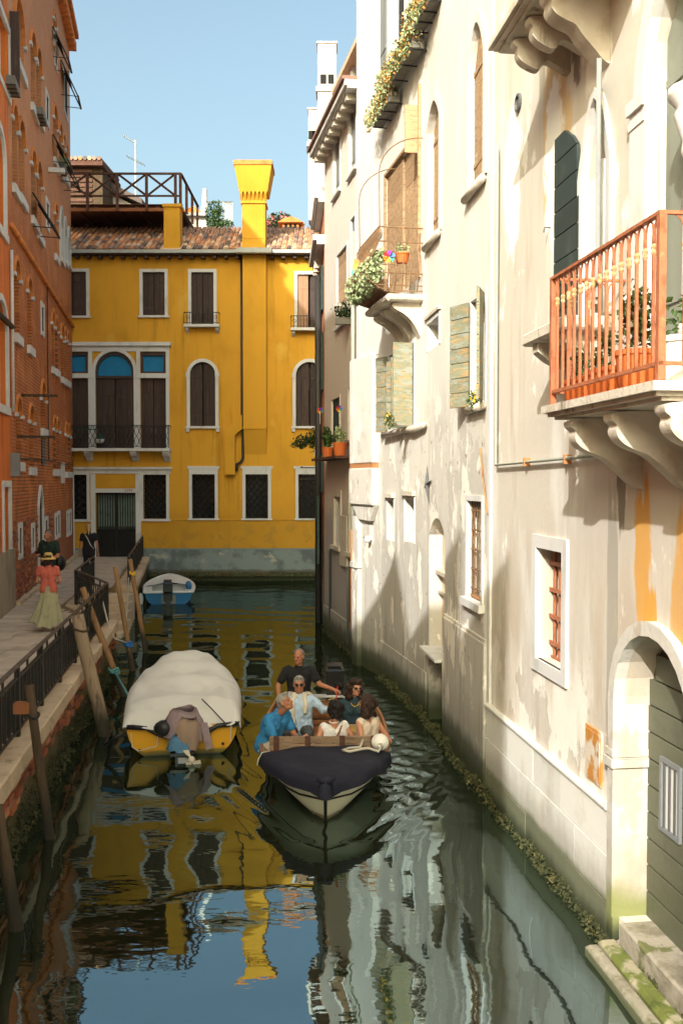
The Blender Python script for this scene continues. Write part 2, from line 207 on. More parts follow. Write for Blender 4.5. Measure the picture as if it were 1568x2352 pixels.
# ---------------------------------------------------------------- mesh and object helpers
class MB:
    def __init__(s): s.v = []; s.f = []; s.m = []; s.i = 0
    def add(s, vs, fs):
        o = len(s.v); s.v += [tuple(p) for p in vs]; s.f += [tuple(o + i for i in f) for f in fs]; s.m += [s.i] * len(fs); return s
    def box(s, x0, x1, y0, y1, z0, z1, c=0.):
        if c <= 0:
            return s.add([(x0, y0, z0), (x1, y0, z0), (x1, y1, z0), (x0, y1, z0), (x0, y0, z1), (x1, y0, z1), (x1, y1, z1), (x0, y1, z1)],
              [(3, 2, 1, 0), (4, 5, 6, 7), (0, 1, 5, 4), (1, 2, 6, 5), (2, 3, 7, 6), (3, 0, 4, 7)])
        r = lambda z, k: [(x0 + k, y0 + k, z), (x1 - k, y0 + k, z), (x1 - k, y1 - k, z), (x0 + k, y1 - k, z)]
        vs = r(z0, c) + r(z0 + c, 0) + r(z1 - c, 0) + r(z1, c)
        fs = [(3, 2, 1, 0), (12, 13, 14, 15)] + [(4 * k + i, 4 * k + (i + 1) % 4, 4 * k + 4 + (i + 1) % 4, 4 * k + 4 + i) for k in range(3) for i in range(4)]
        return s.add(vs, fs)
    def tube(s, pts, r, n=8, cap=True, flat=1.):
        pts = [V(p) for p in pts]; R_ = list(r) if hasattr(r, '__len__') else [r] * len(pts); rings = []; up = None
        for i, p in enumerate(pts):
            t = (pts[min(i + 1, len(pts) - 1)] - pts[max(i - 1, 0)]).normalized()
            if up is None: up = V((0, 0, 1)) if abs(t.z) < .9 else V((1, 0, 0))
            a = t.cross(up).normalized(); up = a.cross(t).normalized()
            rings.append([p + (a * math.cos(2 * PI * k / n) + up * math.sin(2 * PI * k / n) * flat) * R_[i] for k in range(n)])
        vs = [q for g in rings for q in g]
        fs = [(i * n + k, i * n + (k + 1) % n, (i + 1) * n + (k + 1) % n, (i + 1) * n + k) for i in range(len(pts) - 1) for k in range(n)]
        if cap: fs += [tuple(range(n - 1, -1, -1)), tuple((len(pts) - 1) * n + k for k in range(n))]
        return s.add(vs, fs)
    def lathe(s, prof, c=(0, 0, 0), n=16, axis='z'):
        vs = []
        for r, z in prof:
            for k in range(n):
                a = 2 * PI * k / n; p = (r * math.cos(a), r * math.sin(a), z)
                if axis == 'y': p = (p[0], z, p[1])
                vs.append((c[0] + p[0], c[1] + p[1], c[2] + p[2]))
        m = len(prof); fs = [(i * n + k, i * n + (k + 1) % n, (i + 1) * n + (k + 1) % n, (i + 1) * n + k) for i in range(m - 1) for k in range(n)]
        if prof[0][0] > 1e-4: fs.append(tuple(range(n - 1, -1, -1)))
        if prof[-1][0] > 1e-4: fs.append(tuple((m - 1) * n + k for k in range(n)))
        return s.add(vs, fs)
    def ball(s, c, r, n=10, rz=None):
        r = r if hasattr(r, '__len__') else (r, r, r); vs = []; fs = []; m = n // 2 + 1
        for i in range(m + 1):
            th = PI * i / m
            for k in range(n):
                a = 2 * PI * k / n; vs.append((c[0] + r[0] * math.sin(th) * math.cos(a), c[1] + r[1] * math.sin(th) * math.sin(a), c[2] - r[2] * math.cos(th)))
        fs = [(i * n + k, i * n + (k + 1) % n, (i + 1) * n + (k + 1) % n, (i + 1) * n + k) for i in range(m) for k in range(n)]
        return s.add(vs, fs)
    def prism(s, poly, a0, a1, ax='y'):
        n = len(poly)
        mk = {'y': lambda p, a: (p[0], a, p[1]), 'x': lambda p, a: (a, p[0], p[1]), 'z': lambda p, a: (p[0], p[1], a)}[ax]
        return s.add([mk(p, a0) for p in poly] + [mk(p, a1) for p in poly],
                     [tuple(range(n))[::-1], tuple(range(n, 2 * n))] + [(i, (i + 1) % n, n + (i + 1) % n, n + i) for i in range(n)])
    def band(s, A, B, y0, y1, closed=False):
        n = len(A); vs = [(a[0], y1, a[1]) for a in A] + [(b[0], y1, b[1]) for b in B] + [(a[0], y0, a[1]) for a in A] + [(b[0], y0, b[1]) for b in B]; fs = []
        for i in range(n if closed else n - 1):
            j = (i + 1) % n; fs += [(i, j, n + j, n + i), (i, 2 * n + i, 2 * n + j, j), (n + i, n + j, 3 * n + j, 3 * n + i)]
        if not closed: fs += [(0, n, 3 * n, 2 * n), (n - 1, 3 * n - 1, 4 * n - 1, 2 * n - 1)]
        return s.add(vs, fs)
    def mesh(s, name, mats, smooth=False):
        me = bpy.data.meshes.new(name); me.from_pydata(s.v, [], s.f)
        for m in (mats if isinstance(mats, (list, tuple)) else [mats]): me.materials.append(m)
        if any(s.m): me.polygons.foreach_set('material_index', s.m)
        if smooth: me.polygons.foreach_set('use_smooth', [True] * len(s.f))
        me.validate(); return me
def ob(name, data, parent=None, mat=None, loc=None):
    o = bpy.data.objects.new(name, data); COL.objects.link(o)
    if parent is not None: o.parent = parent
    if mat is not None: o.matrix_basis = mat
    if loc is not None: o.location = loc
    return o
def groups_of(mb):
    par = list(range(len(mb.v)))
    def fd(i):
        while par[i] != i: par[i] = par[par[i]]; i = par[i]
        return i
    for f in mb.f:
        a = fd(f[0])
        for k in f[1:]: par[fd(k)] = a
    isl = {}
    for i in range(len(mb.v)): isl.setdefault(fd(i), []).append(i)
    if not 1 < len(isl) <= 12 or len(mb.v) > 3000: return None
    g = []
    for ix in isl.values():
        P = [mb.v[i] for i in ix]; lo = [min(p[k] for p in P) - .006 for k in range(3)]; hi = [max(p[k] for p in P) + .006 for k in range(3)]; hit = []
        for h in g:
            if all(h[0][k] <= hi[k] and lo[k] <= h[1][k] for k in range(3)): hit.append(h)
        for h in hit: g.remove(h); lo = [min(a, b) for a, b in zip(lo, h[0])]; hi = [max(a, b) for a, b in zip(hi, h[1])]; ix = ix + h[2]
        g.append((lo, hi, ix))
    return g if len(g) > 1 else None
def part(name, mb, mats, parent, mat=None, smooth=False, label=None):
    g = groups_of(mb)
    if g:                                                     # pieces that do not touch become objects of their own
        first = None
        for lo, hi, ix in g:
            m = {v: i for i, v in enumerate(ix)}; k = MB(); k.v = [mb.v[i] for i in ix]
            fs = [(f, q) for f, q in zip(mb.f, mb.m) if f[0] in m]; k.f = [tuple(m[i] for i in f) for f, _ in fs]; k.m = [q for _, q in fs]
            o = ob(name, k.mesh(name, mats, smooth), parent, mat); first = first or o
        return first
    o = ob(name, mb.mesh(name, mats, smooth), parent, mat)
    if label: o['label'] = label
    return o
def tag(o, label, cat, group=None):
    o['label'] = label; o['category'] = cat
    if group: o['group'] = group
    return o
def empty(name, label, cat, mat=None, loc=None, rz=0., group=None):
    o = ob(name, None, None, mat, loc)
    if mat is None: o.rotation_euler = (0, 0, rz)
    o.empty_display_size = .2; return tag(o, label, cat, group)
def struct(o): o['kind'] = 'structure'; return o
def stuff(o): o['kind'] = 'stuff'; return o
_ub = {}
def ubox(m, name='block', c=.0):
    k = (m.name, name, c)
    if k not in _ub: _ub[k] = MB().box(-.5, .5, -.5, .5, -.5, .5, c).mesh(name, m)
    return _ub[k]
def put(name, me, parent, loc, scale=(1, 1, 1), rot=(0, 0, 0)):
    o = ob(name, me, parent); o.location = loc; o.scale = scale; o.rotation_euler = rot; return o
def blk(name, m, parent, x0, x1, y0, y1, z0, z1, c=0.): return put(name, ubox(m, name, c), parent, ((x0 + x1) / 2, (y0 + y1) / 2, (z0 + z1) / 2), (x1 - x0, y1 - y0, z1 - z0))
def outline(u0, u1, z0, z1, rise=0., n=12, pt=1.):
    """left-bottom, up, over the arch, down to right-bottom"""
    if rise <= 0: return [(u0, z0), (u0, z1), (u1, z1), (u1, z0)]
    c = (u0 + u1) / 2; h = (u1 - u0) / 2; zs = z1 - rise
    arc = []
    for i in range(n + 1):
        a = PI * i / n; y = math.sin(a); x = -math.cos(a)
        if pt != 1.: y = (1 - abs(x) ** pt)
        arc.append((c + x * h, zs + y * rise))
    return [(u0, z0)] + arc + [(u1, z0)]
def archh(u, u0, u1, z1, rise, pt=1.):
    if rise <= 0: return z1
    x = max(-1., min(1., (u - (u0 + u1) / 2) / ((u1 - u0) / 2)))
    return z1 - rise + rise * ((1 - abs(x) ** pt) if pt != 1. else math.sqrt(max(0, 1 - x * x)))
class H:  # opening
    def __init__(s, r, depth=.25, rise=0., pt=1.): s.u0, s.u1, s.z0, s.z1 = r; s.d = depth; s.rise = rise; s.pt = pt
    def out(s, g=0., gb=0.): return outline(s.u0 - g, s.u1 + g, s.z0 - gb, s.z1 + g, s.rise + g if s.rise else 0, pt=s.pt)
def wallmesh(u0, u1, z0, z1, holes, v=0., ends=1.):
    mb = MB(); us = sorted({u0, u1, *[h.u0 for h in holes], *[h.u1 for h in holes]}); zs = sorted({z0, z1, *[h.z0 for h in holes], *[h.z1 for h in holes]})
    us = [x for x in us if u0 <= x <= u1]; zs = [x for x in zs if z0 <= x <= z1]
    for a, b in zip(us, us[1:]):
        for c, d in zip(zs, zs[1:]):
            x, y = (a + b) / 2, (c + d) / 2
            if not any(h.u0 < x < h.u1 and h.z0 < y < h.z1 for h in holes): mb.add([(a, v, c), (b, v, c), (b, v, d), (a, v, d)], [(0, 3, 2, 1)])
    for h in holes:
        o = h.out(); n = len(o)
        mb.add([(p[0], v, p[1]) for p in o] + [(p[0], v - h.d, p[1]) for p in o], [(i, (i + 1) % n, n + (i + 1) % n, n + i) for i in range(n)])
        if h.rise > 0:
            arc = o[1:-1]; k = len(arc) // 2
            mb.add([(h.u0, v, h.z1)] + [(p[0], v, p[1]) for p in arc[:k + 1]], [(0, i + 2, i + 1) for i in range(k)])
            mb.add([(h.u1, v, h.z1)] + [(p[0], v, p[1]) for p in arc[k:]], [(0, i + 2, i + 1) for i in range(len(arc) - k - 1)])
    if ends:
        mb.add([(u0, v, z0), (u0, v - ends, z0), (u0, v - ends, z1), (u0, v, z1)], [(0, 1, 2, 3)]); mb.add([(u1, v, z0), (u1, v - ends, z0), (u1, v - ends, z1), (u1, v, z1)], [(3, 2, 1, 0)])
        mb.add([(u0, v, z1), (u1, v, z1), (u1, v - ends, z1), (u0, v - ends, z1)], [(0, 1, 2, 3)])
    return mb
class Bld:
    def __init__(s, name, label, cat, wall): s.w = wall; s.e = empty(name, label, cat, wall.M); s.h = {}
    def m(s, w): return None if w is s.w else s.w.M.inverted() @ w.M
    def part(s, name, mb, mats, w=None, smooth=False, label=None, parent=None):
        return part(name, mb, mats, parent or s.e, None if parent else s.m(w or s.w), smooth, label)
    def hole(s, w, r, depth=.25, rise=0., pt=1.):
        h = H(r, depth, rise, pt); s.h.setdefault(id(w), []).append(h); return h
    def wall(s, w, u0, u1, z0, z1, mat, ends=1.): return s.part('wall', wallmesh(u0, u1, z0, z1, s.h.get(id(w), []), 0., ends), mat, w)
    def frame(s, w, h, wd, m, proud=.03, sill=0., sd=.06, lintel=0., name='window', inn=.0, base=False):
        """window part: surround (+ sill, lintel) round the opening, set proud of the wall"""
        mb = MB(); A = h.out(wd); B = h.out(-.004)
        if base: A[0] = (A[0][0], h.z0 - wd); A[-1] = (A[-1][0], h.z0 - wd); B[0] = (B[0][0], h.z0); B[-1] = (B[-1][0], h.z0)
        mb.band(A, B, -h.d + inn if inn else -.03, proud, closed=base)
        if sill: mb.box(h.u0 - wd - .05, h.u1 + wd + .05, -.03, proud + sd, h.z0 - sill, h.z0 + .002)
        if lintel: mb.box(h.u0 - wd - .06, h.u1 + wd + .06, -.03, proud + sd, h.z1 + wd + .1, h.z1 + wd + .1 + lintel); mb.box(h.u0 - wd, h.u1 + wd, -.03, proud + .005, h.z1 + wd + .001, h.z1 + wd + .1)
        return s.part(name, mb, m, w)
    def pane(s, w, h, m, win, v=None, name='pane'):
        mb = MB(); o = h.out(.02, .02); v = -h.d + .01 if v is None else v; mb.add([(p[0], v, p[1]) for p in o], [tuple(range(len(o)))[::-1]])
        return part(name, mb, m, win or s.e, None if win else s.m(w))
    def planks(s, w, h, n, m, v, th=.035, horiz=False, name='shutter', u0=None, u1=None, gap=.006, batten=True, parent=None):
        """a shutter part whose planks are sub-parts"""
        a = h.u0 if u0 is None else u0; b = h.u1 if u1 is None else u1; mb = MB()
        if batten:
            for z in (h.z0 + .16 * (h.z1 - h.z0), h.z0 + .74 * (h.z1 - h.z0)):
                if horiz: continue
                mb.box(a + .02, b - .02, v + th, v + th + .012, z, z + .06)
        if not mb.v: mb.box(a + .01, b - .01, v - .012, v - .002, h.z0 + .01, min(archh(a, h.u0, h.u1, h.z1, h.rise, h.pt), archh(b, h.u0, h.u1, h.z1, h.rise, h.pt)) - .02)
        sh = s.part(name, mb, m, w) if parent is None else part(name, mb, m, parent)
        for i in range(n):
            k = MB()
            if horiz:
                z0 = h.z0 + (h.z1 - h.z0) * i / n; z1 = h.z0 + (h.z1 - h.z0) * (i + 1) / n - gap; k.box(a, b, v, v + th, z0, z1)
            else:
                p = a + (b - a) * i / n + gap / 2; q = a + (b - a) * (i + 1) / n - gap / 2; dv = random.uniform(-.004, .004)
                zp = archh(p, h.u0, h.u1, h.z1, h.rise, h.pt); zq = archh(q, h.u0, h.u1, h.z1, h.rise, h.pt)
                k.prism([(p, h.z0), (q, h.z0), (q, zq), (p, zp)], v + dv, v + th + dv)
            part('plank', k, m, sh)
        return sh
def leaves(n, blobs, size, seed=1, aspect=.6):
    """many leaf faces spread through ellipsoids"""
    r = np.random.default_rng(seed); mb = MB(); W_ = np.array([b[1][0] * b[1][1] * b[1][2] for b in blobs]); W_ = W_ / W_.sum()
    for i in range(n):
        b = blobs[r.choice(len(blobs), p=W_)]; d = r.normal(size=3); d /= np.linalg.norm(d); q = r.random() ** .45
        c = V([b[0][k] + d[k] * q * b[1][k] for k in range(3)]); a = V(r.normal(size=3)).normalized(); t = a.cross(V(r.normal(size=3))).normalized()
        sz = size * r.uniform(.6, 1.3); u = a * sz; x = t * sz * aspect; nn = a.cross(t) * sz * .22
        mb.add([c - u, c + x + nn, c + u, c - x + nn], [(0, 1, 2), (0, 2, 3)])
    return mb
PEND = []
FT = {}
def folds(o, sc, st):
    if sc not in FT: FT[sc] = bpy.data.textures.new('folds', 'CLOUDS'); FT[sc].noise_scale = sc; FT[sc].noise_depth = 2
    d = o.modifiers.new('d', 'DISPLACE'); d.texture = FT[sc]; d.strength = st; d.mid_level = .5; d.texture_coords = 'GLOBAL'
def remesh(o, vox, it=6, fac=.5):
    m = o.modifiers.new('r', 'REMESH'); m.mode = 'VOXEL'; m.voxel_size = vox; m.use_smooth_shade = True
    if it: q = o.modifiers.new('s', 'SMOOTH'); q.factor = fac; q.iterations = it
    PEND.append(o); return o
def flush_remesh():
    dg = bpy.context.evaluated_depsgraph_get(); res = [(o, bpy.data.meshes.new_from_object(o.evaluated_get(dg))) for o in PEND]
    for o, me in res:
        nm = o.data.name; o.modifiers.clear(); o.data = me; me.name = nm
    PEND.clear()
# ---------------------------------------------------------------- setting: canal bed, water, quay, paving
ZQ = .95
gr = ob('ground', MB().add([(-2500, -2500, -1.6), (2500, -2500, -1.6), (2500, 2500, -1.6), (-2500, 2500, -1.6)], [(0, 1, 2, 3)]).mesh('ground', m_dirt_shade)); struct(gr)
BOW = V((-.13, 11.3))                                     # where the moving boat's stem cuts the water
def water():
    xs = np.arange(-9.2, 3.9, .045); ys = np.concatenate([np.arange(-6, 6, .12), np.arange(6, 22, .045), np.arange(22, 38.6, .07)])
    X, Y = np.meshgrid(xs, ys); Z = np.zeros_like(X); r = np.random.default_rng(3)
    calm = .26 + .9 / (1 + np.exp(-(Y - 13.5) / 1.2))
    for i in range(46):
        lam = r.uniform(.28, 1.5); th = r.normal(PI / 2, .55); k = 2 * PI / lam
        Z += .00055 * lam ** 1.25 * np.sin(k * (math.cos(th) * X + math.sin(th) * Y) + r.uniform(0, 6.3)) * (calm if lam < .9 else .85 + .15 * calm)
    dx = X - BOW.x; dy = Y - BOW.y                          # wake: two bow arms and the churned track beside and behind
    for sgn, am in ((-1, .8), (1, 1.)):
        q = (sgn * dx) - .52 * (dy + .15) - .55; along = np.clip(dy + .6, 0, 9)
        Z += am * .013 * np.exp(-(q / .22) ** 2) * np.exp(-along / 2.6) * (dy > -.9) * np.cos(q * 13)
        Z += am * .005 * np.exp(-(q / .6) ** 2) * np.exp(-along / 3.5) * (dy > -.9) * np.sin(q * 24)
    tr = np.exp(-((X - .55) / .8) ** 2) * (1 / (1 + np.exp(-(dy - .3) * 3))) * np.exp(-np.clip(dy, 0, 99) / 9)
    for i in range(30):
        lam = r.uniform(.12, .42); th = r.uniform(0, 6.3); k = 2 * PI / lam
        Z += .0026 * (lam / .3) * np.sin(k * (math.cos(th) * X + math.sin(th) * Y) + r.uniform(0, 6.3)) * tr
    n, m = X.shape; me = bpy.data.meshes.new('water'); me.vertices.add(n * m)
    me.vertices.foreach_set('co', np.stack([X, Y, Z], -1).ravel().astype(np.float32))
    i = np.arange(n * m).reshape(n, m); q = np.stack([i[:-1, :-1], i[:-1, 1:], i[1:, 1:], i[1:, :-1]], -1).reshape(-1)
    me.loops.add(len(q)); me.loops.foreach_set('vertex_index', q.astype(np.int32)); me.polygons.add(len(q) // 4)
    me.polygons.foreach_set('loop_start', np.arange(0, len(q), 4, dtype=np.int32)); me.polygons.foreach_set('use_smooth', [True] * (len(q) // 4))
    me.update(); me.validate()
    m = bpy.data.materials.new('canal_water'); m.use_nodes = True; t = m.node_tree; b = t.nodes['Principled BSDF']
    b.inputs['Base Color'].default_value = (.012, .014, .006, 1); b.inputs['Roughness'].default_value = .6; b.inputs['Specular IOR Level'].default_value = 0
    gl = t.nodes.new('ShaderNodeBsdfGlossy'); gl.inputs['Color'].default_value = (.72, .95, 1, 1); gl.inputs['Roughness'].default_value = .02
    fr = t.nodes.new('ShaderNodeFresnel'); fr.inputs['IOR'].default_value = 1.33; ml = t.nodes.new('ShaderNodeMath'); ml.operation = 'MULTIPLY_ADD'; ml.inputs[1].default_value = .10; ml.inputs[2].default_value = .265
    mx = t.nodes.new('ShaderNodeMixShader'); t.links.new(fr.outputs[0], ml.inputs[0]); t.links.new(ml.outputs[0], mx.inputs[0]); t.links.new(b.outputs[0], mx.inputs[1]); t.links.new(gl.outputs[0], mx.inputs[2]); t.links.new(mx.outputs[0], t.nodes['Material Output'].inputs['Surface'])
    g = t.nodes.new('ShaderNodeNewGeometry'); vm = t.nodes.new('ShaderNodeVectorMath'); vm.operation = 'MULTIPLY'; vm.inputs[1].default_value = (3.2, 6.5, 1)
    nz = t.nodes.new('ShaderNodeTexNoise'); nz.inputs['Scale'].default_value = 1.; nz.inputs['Detail'].default_value = 2; bp = t.nodes.new('ShaderNodeBump')
    bp.inputs['Strength'].default_value = .025; bp.inputs['Distance'].default_value = .05
    t.links.new(g.outputs['Position'], vm.inputs[0]); t.links.new(vm.outputs[0], nz.inputs['Vector']); t.links.new(nz.outputs[0], bp.inputs['Height']); t.links.new(bp.outputs[0], gl.inputs['Normal']); t.links.new(bp.outputs[0], fr.inputs['Normal'])
    me.materials.append(m); return struct(ob('water', me))
water()
xq = lambda y: -2.17 - .13 * y                               # outer edge of the quay
xb = lambda y: -3.69 - .182 * y                              # line of the house fronts on the left bank
E1 = (xq(20.6), 20.6); E2 = (-6.35, 23.2); E3 = (-7.0, 27.4); E4 = (-5.95, 27.4); E5 = (-7.7, 38.2)
quay = struct(ob('quay', None)); quay.empty_display_size = .2
base = MB(); poly = [(xq(-9), -9), E1, E2, E3, E4, E5, (-13, 38.2), (-13, -9)]
base.add([(p[0], p[1], ZQ - .03) for p in poly], [tuple(range(len(poly)))])
for a, b in zip(poly[:5], poly[1:6]): base.add([(a[0] - .04, a[1], -1.6), (b[0] - .04, b[1], -1.6), (b[0] - .04, b[1], ZQ - .03), (a[0] - .04, a[1], ZQ - .03)], [(0, 1, 2, 3)])
part('quay_wall', base, m_quay, quay)
def kerb(a, b, L=1.35, w_=.6, th=.2):
    w = Wall(b, a); n = max(1, round(w.len / L))
    for i in range(n):
        u0 = w.len * i / n + .006; u1 = w.len * (i + 1) / n - .006; o = random.uniform(-.015, .015); dz = random.uniform(-.008, .008)
        mb = MB().box(u0, u1, -w_, .05 + o, ZQ - th, ZQ + .012 + dz, .018); part('kerb_stone', mb, m_kerb, quay, w.M)
    return w
wq = kerb((xq(5), 5), E1); kerb(E1, E2, 1.2, .35); kerb(E2, E3, 1.4, .35); kerb(E4, E5, 1.5, .5)
for r in range(4):                                            # the bricks laid bare under the kerb
    u = random.uniform(0, .2)
    while u < wq.len - .3:
        if random.random() < (.8, .62, .4, .2)[r]:
            o = ob('brick', ubox(m_brkp, 'brick'), quay); d = random.uniform(-.012, .014)
            o.matrix_basis = wq.M @ MX.Translation((u + .12, -.055 + d, ZQ - .245 - r * .078)) @ MX.Diagonal((.235, .13, .062, 1))
        u += .25
for i in range(6):                                            # water steps
    y1 = 27.35 - i * .62; x0 = -7.0 + (27.4 - y1) * .13; x1 = -5.92 + i * .10
    blk('step', m_kerb, quay, x0 + .02, x1, y1 - .9, y1 - .004, -.6, ZQ - .03 - .16 * (i + 1), .012)
pav = struct(ob('pavement', None)); pav.empty_display_size = .2
stones = []; y = 9.5; row = 0
while y < 37.9:
    dep = random.uniform(.30, .42); xl = xb(y + dep / 2) + .02; yy = y + dep / 2
    xr = xq(yy) - .62 if yy < 20.5 else (-6.75 - .14 * (yy - 23) if yy < 27.4 else -6.55 - .165 * (yy - 27.4))
    if 20.5 <= yy < 23.2: xr = -4.95 - .55 * (yy - 20.5) - .55
    x = xl; k = 0
    while x < xr - .05:
        L = min(random.uniform(.55, 1.05), xr - x); stones.append((y, x, L, dep)); x += L
    y += dep
big = [s for s in stones if s[0] > 12.5]; mbm = MB()
for i, (y, x, L, dep) in enumerate(sorted(stones, key=lambda s: abs(s[0] - 18))):
    dz = random.uniform(-.006, .006); bx = (x + .006, x + L - .006, y + .006, y + dep - .006, ZQ - .05, ZQ + dz)
    if i < 300: blk('paving_stone', m_pave, pav, *bx, .006)
    else: mbm.box(*bx)
stuff(part('paving', mbm, m_pave, pav))
# ---------------------------------------------------------------- right bank: beige house with balconies
wB = Wall((3.31 - .122 * 1.0, 1.0), (1.85, 11.95)); B = Bld('beige_house', 'beige plastered house with a rust red balcony, nearest on the right bank', 'house', wB)
# barred window low on the wall
r = wB.R(1234, 1294, 1262, 1528, 1264); h = B.hole(wB, r, .30); fr = B.frame(wB, h, .13, m_white, .03, base=True)
B.pane(wB, h, m_dark, fr, -.28)
gw = B.part('window_grille', MB().box(h.u0, h.u1, -.165, -.145, h.z0, h.z0 + .03).box(h.u0, h.u1, -.165, -.145, h.z1 - .03, h.z1), m_rust, wB)
for i in range(5): part('bar', MB().box(*(lambda c: (c - .014, c + .014))(h.u0 + (h.u1 - h.u0) * (i + .5) / 5), -.17, -.145, h.z0, h.z1), m_rust, gw)
for i in range(4): part('cross_bar', MB().box(h.u0, h.u1, -.145, -.125, *(lambda c: (c - .022, c + .022))(h.z0 + (h.z1 - h.z0) * (i + .6) / 4.2)), m_rust, gw)
# arched window with dark green shutters and its small stone balcony
r = wB.R(1344, 1402, 222, 735, 1376); h = B.hole(wB, r, .34, .62, 1.7); fr = B.frame(wB, h, .085, m_white, .05); B.pane(wB, h, m_dark, fr, -.33)
part('mullion', MB().tube([((h.u0 + .07), .03, h.z0), (h.u0 + .07, .03, h.z1 - .62)], .045, 10), m_white, fr, None, True)
hw = h.u1 - h.u0
sh = B.part('shutter', MB().box(h.u1 + .02, h.u1 + .04 + hw * .95, .012, .02, h.z0 + .05, h.z1 - .75), m_green, wB)
zsh = wB.uv(1332, 272)[1] - h.z0
for i in range(8):
    z0 = h.z0 + zsh * i / 8; z1 = h.z0 + zsh * (i + 1) / 8 - .012
    if i == 7: p = [(h.u1 + .10, z0), (h.u1 + .14 + hw * .95, z0), (h.u1 + .14 + hw * .95, z1), (h.u1 + .42, z1), (h.u1 + .22, z1 - .12)]
    else: p = [(h.u1 + (.04 if i < 5 else .09), z0), (h.u1 + .14 + hw * .95, z0), (h.u1 + .14 + hw * .95, z1), (h.u1 + (.04 if i < 5 else .09), z1)]
    part('plank', MB().prism(p, .022, .055), m_green, sh)
q = wB.uv(1386, 400)[0]; part('open_shutter', MB().box(-.44, 0, -.02, .02, h.z0 + .05, h.z1 + .1).box(-.47, -.441, -.015, .015, h.z0 + .1, h.z1), m_grys, B.e, MX.Translation((q, .05, 0)) @ MX.Rotation(-.385, 4, 'Z'))
s0 = wB.R(1330, 1440, 716, 740, 1402)
sl_ = B.part('balcony_slab', MB().box(h.u0 - .12, h.u1 + .42, .001, .46, h.z0 - .14, h.z0 - .02, .02), m_rain, wB)
for c in (h.u0 + .1, h.u1 + .2):
    part('corbel', MB().prism([(0.001, h.z0 - .14), (.40, h.z0 - .14), (.40, h.z0 - .22), (.30, h.z0 - .30), (.22, h.z0 - .34), (.12, h.z0 - .55), (.001, h.z0 - .62)], c - .08, c + .08, 'x'), m_rain, sl_)
# tall arched opening behind the balcony
r = wB.R(1488, 1572, -18, 838, 1500); hb = B.hole(wB, (r[0] - .25, r[1], r[2], r[3]), .42, .75); fr = B.frame(wB, hb, .16, m_white, .06)
B.part('jamb', MB().box(hb.u1 - .10, hb.u1 + .19, -.03, .075, hb.z0, hb.z1 - .78), m_white, wB)
B.part('impost', MB().box(hb.u1 - .08, hb.u1 + .22, -.03, .10, hb.z1 - .86, hb.z1 - .76).box(hb.u1 - .08, hb.u1 + .20, -.03, .085, hb.z1 - .98, hb.z1 - .92), m_white, wB)
B.planks(wB, hb, 3, m_sage, -.16, .05, False, 'door_leaf', hb.u0 + .02, hb.u1 - .06)
B.part('column', MB().lathe([(.14, hb.z0), (.14, hb.z0 + .10), (.10, hb.z0 + .14), (.12, hb.z0 + .2), (.085, hb.z0 + .26), (.08, hb.z1 - 1.5), (.10, hb.z1 - 1.45), (.09, hb.z1 - 1.38), (.15, hb.z1 - 1.2), (.13, hb.z1 - 1.15), (.19, hb.z1 - 1.08), (.19, hb.z1 - 1.02)], (hb.u0 + .06, .02, 0), 14), m_white, wB, True)
# rust red balcony
def balcony(u0, u1, p, zs, hgt, nb, name, ins=0., eins=0.):
    sl = B.part('balcony_slab', MB().box(u0 - .05, u1 + .05, .001, p + .07, zs - .06, zs).box(u0, u1, .002, p + .03, zs - .09, zs - .061).box(u0 + .03, u1 - .03, .003, p - .02, zs - .115, zs - .091), m_rain, wB)
    p -= ins; u1 -= eins
    rl = B.part('balcony_railing', MB().box(u0, u1, p - .025, p + .02, zs + hgt - .022, zs + hgt).box(u0, u1, p - .02, p + .015, zs + .10, zs + .125).box(u1 - .03, u1, 0.002, p - .026, zs + hgt - .022, zs + hgt - .001).box(u1 - .03, u1, 0.002, p - .026, zs + .10, zs + .124)
                .box(u0, u0 + .03, .002, p - .026, zs + hgt - .022, zs + hgt - .001).box(u0, u0 + .03, .002, p - .026, zs + .10, zs + .124), m_rust, wB)
    for u in (u0, u1 - .045): part('post', MB().box(u, u + .045, p - .028, p + .018, zs + .01, zs + hgt - .023), m_rust, rl)
    st = (u1 - u0) / (nb + 1); k = MB(); zt = zs + hgt - .022
    k.box(-.009, .009, -.010, .010, zs + .1, zt - .10)
    for sg in (-1, 1): k.tube([(0, 0, zt - .15)] + [(sg * st * .5 * (1 - math.cos(a)), 0, zt - .11 + .105 * math.sin(a)) for a in (0, .5, .95, 1.3, PI / 2)], [.014, .012, .010, .008, .007, .005], 5)
    k.i = 1; k.lathe([(.011, zt - .23), (.019, zt - .215), (.015, zt - .195), (.021, zt - .175), (.011, zt - .155)], (0, 0, 0), 7)
    me = k.mesh('baluster', [m_rust, m_knob])
    for i in range(1, nb + 1): o = put('baluster', me, rl, (u0 + st * i, p - .004, 0))
    for i in range(1, 4):
        put('baluster', me, rl, (u1 - .015, p * i / 4, 0), rot=(0, 0, PI / 2)); put('baluster', me, rl, (u0 + .015, p * i / 4, 0), rot=(0, 0, PI / 2))
    return sl
a = wB.uv(1265, 905, .62); b = wB.uv(1517, 838, .62); tA = wB.uv(1265, 640, .62)
BU0, BU1, BZ, BP = b[0] - .0, a[0], a[1] - .10, .62
BU0 = min(b[0], a[0]); BU1 = max(a[0], b[0]); BH = tA[1] - BZ
sl_ = balcony(BU0, BU1, BP, BZ, BH, 15, 'b')
def smooth(P, it=2):
    a, b = P[0], P[-1]
    for _ in range(it):
        Q = [a]
        for p, q in zip(P, P[1:]): Q += [(p[0] * .75 + q[0] * .25, p[1] * .75 + q[1] * .25), (p[0] * .25 + q[0] * .75, p[1] * .25 + q[1] * .75)]
        P = Q + [b]
    return P
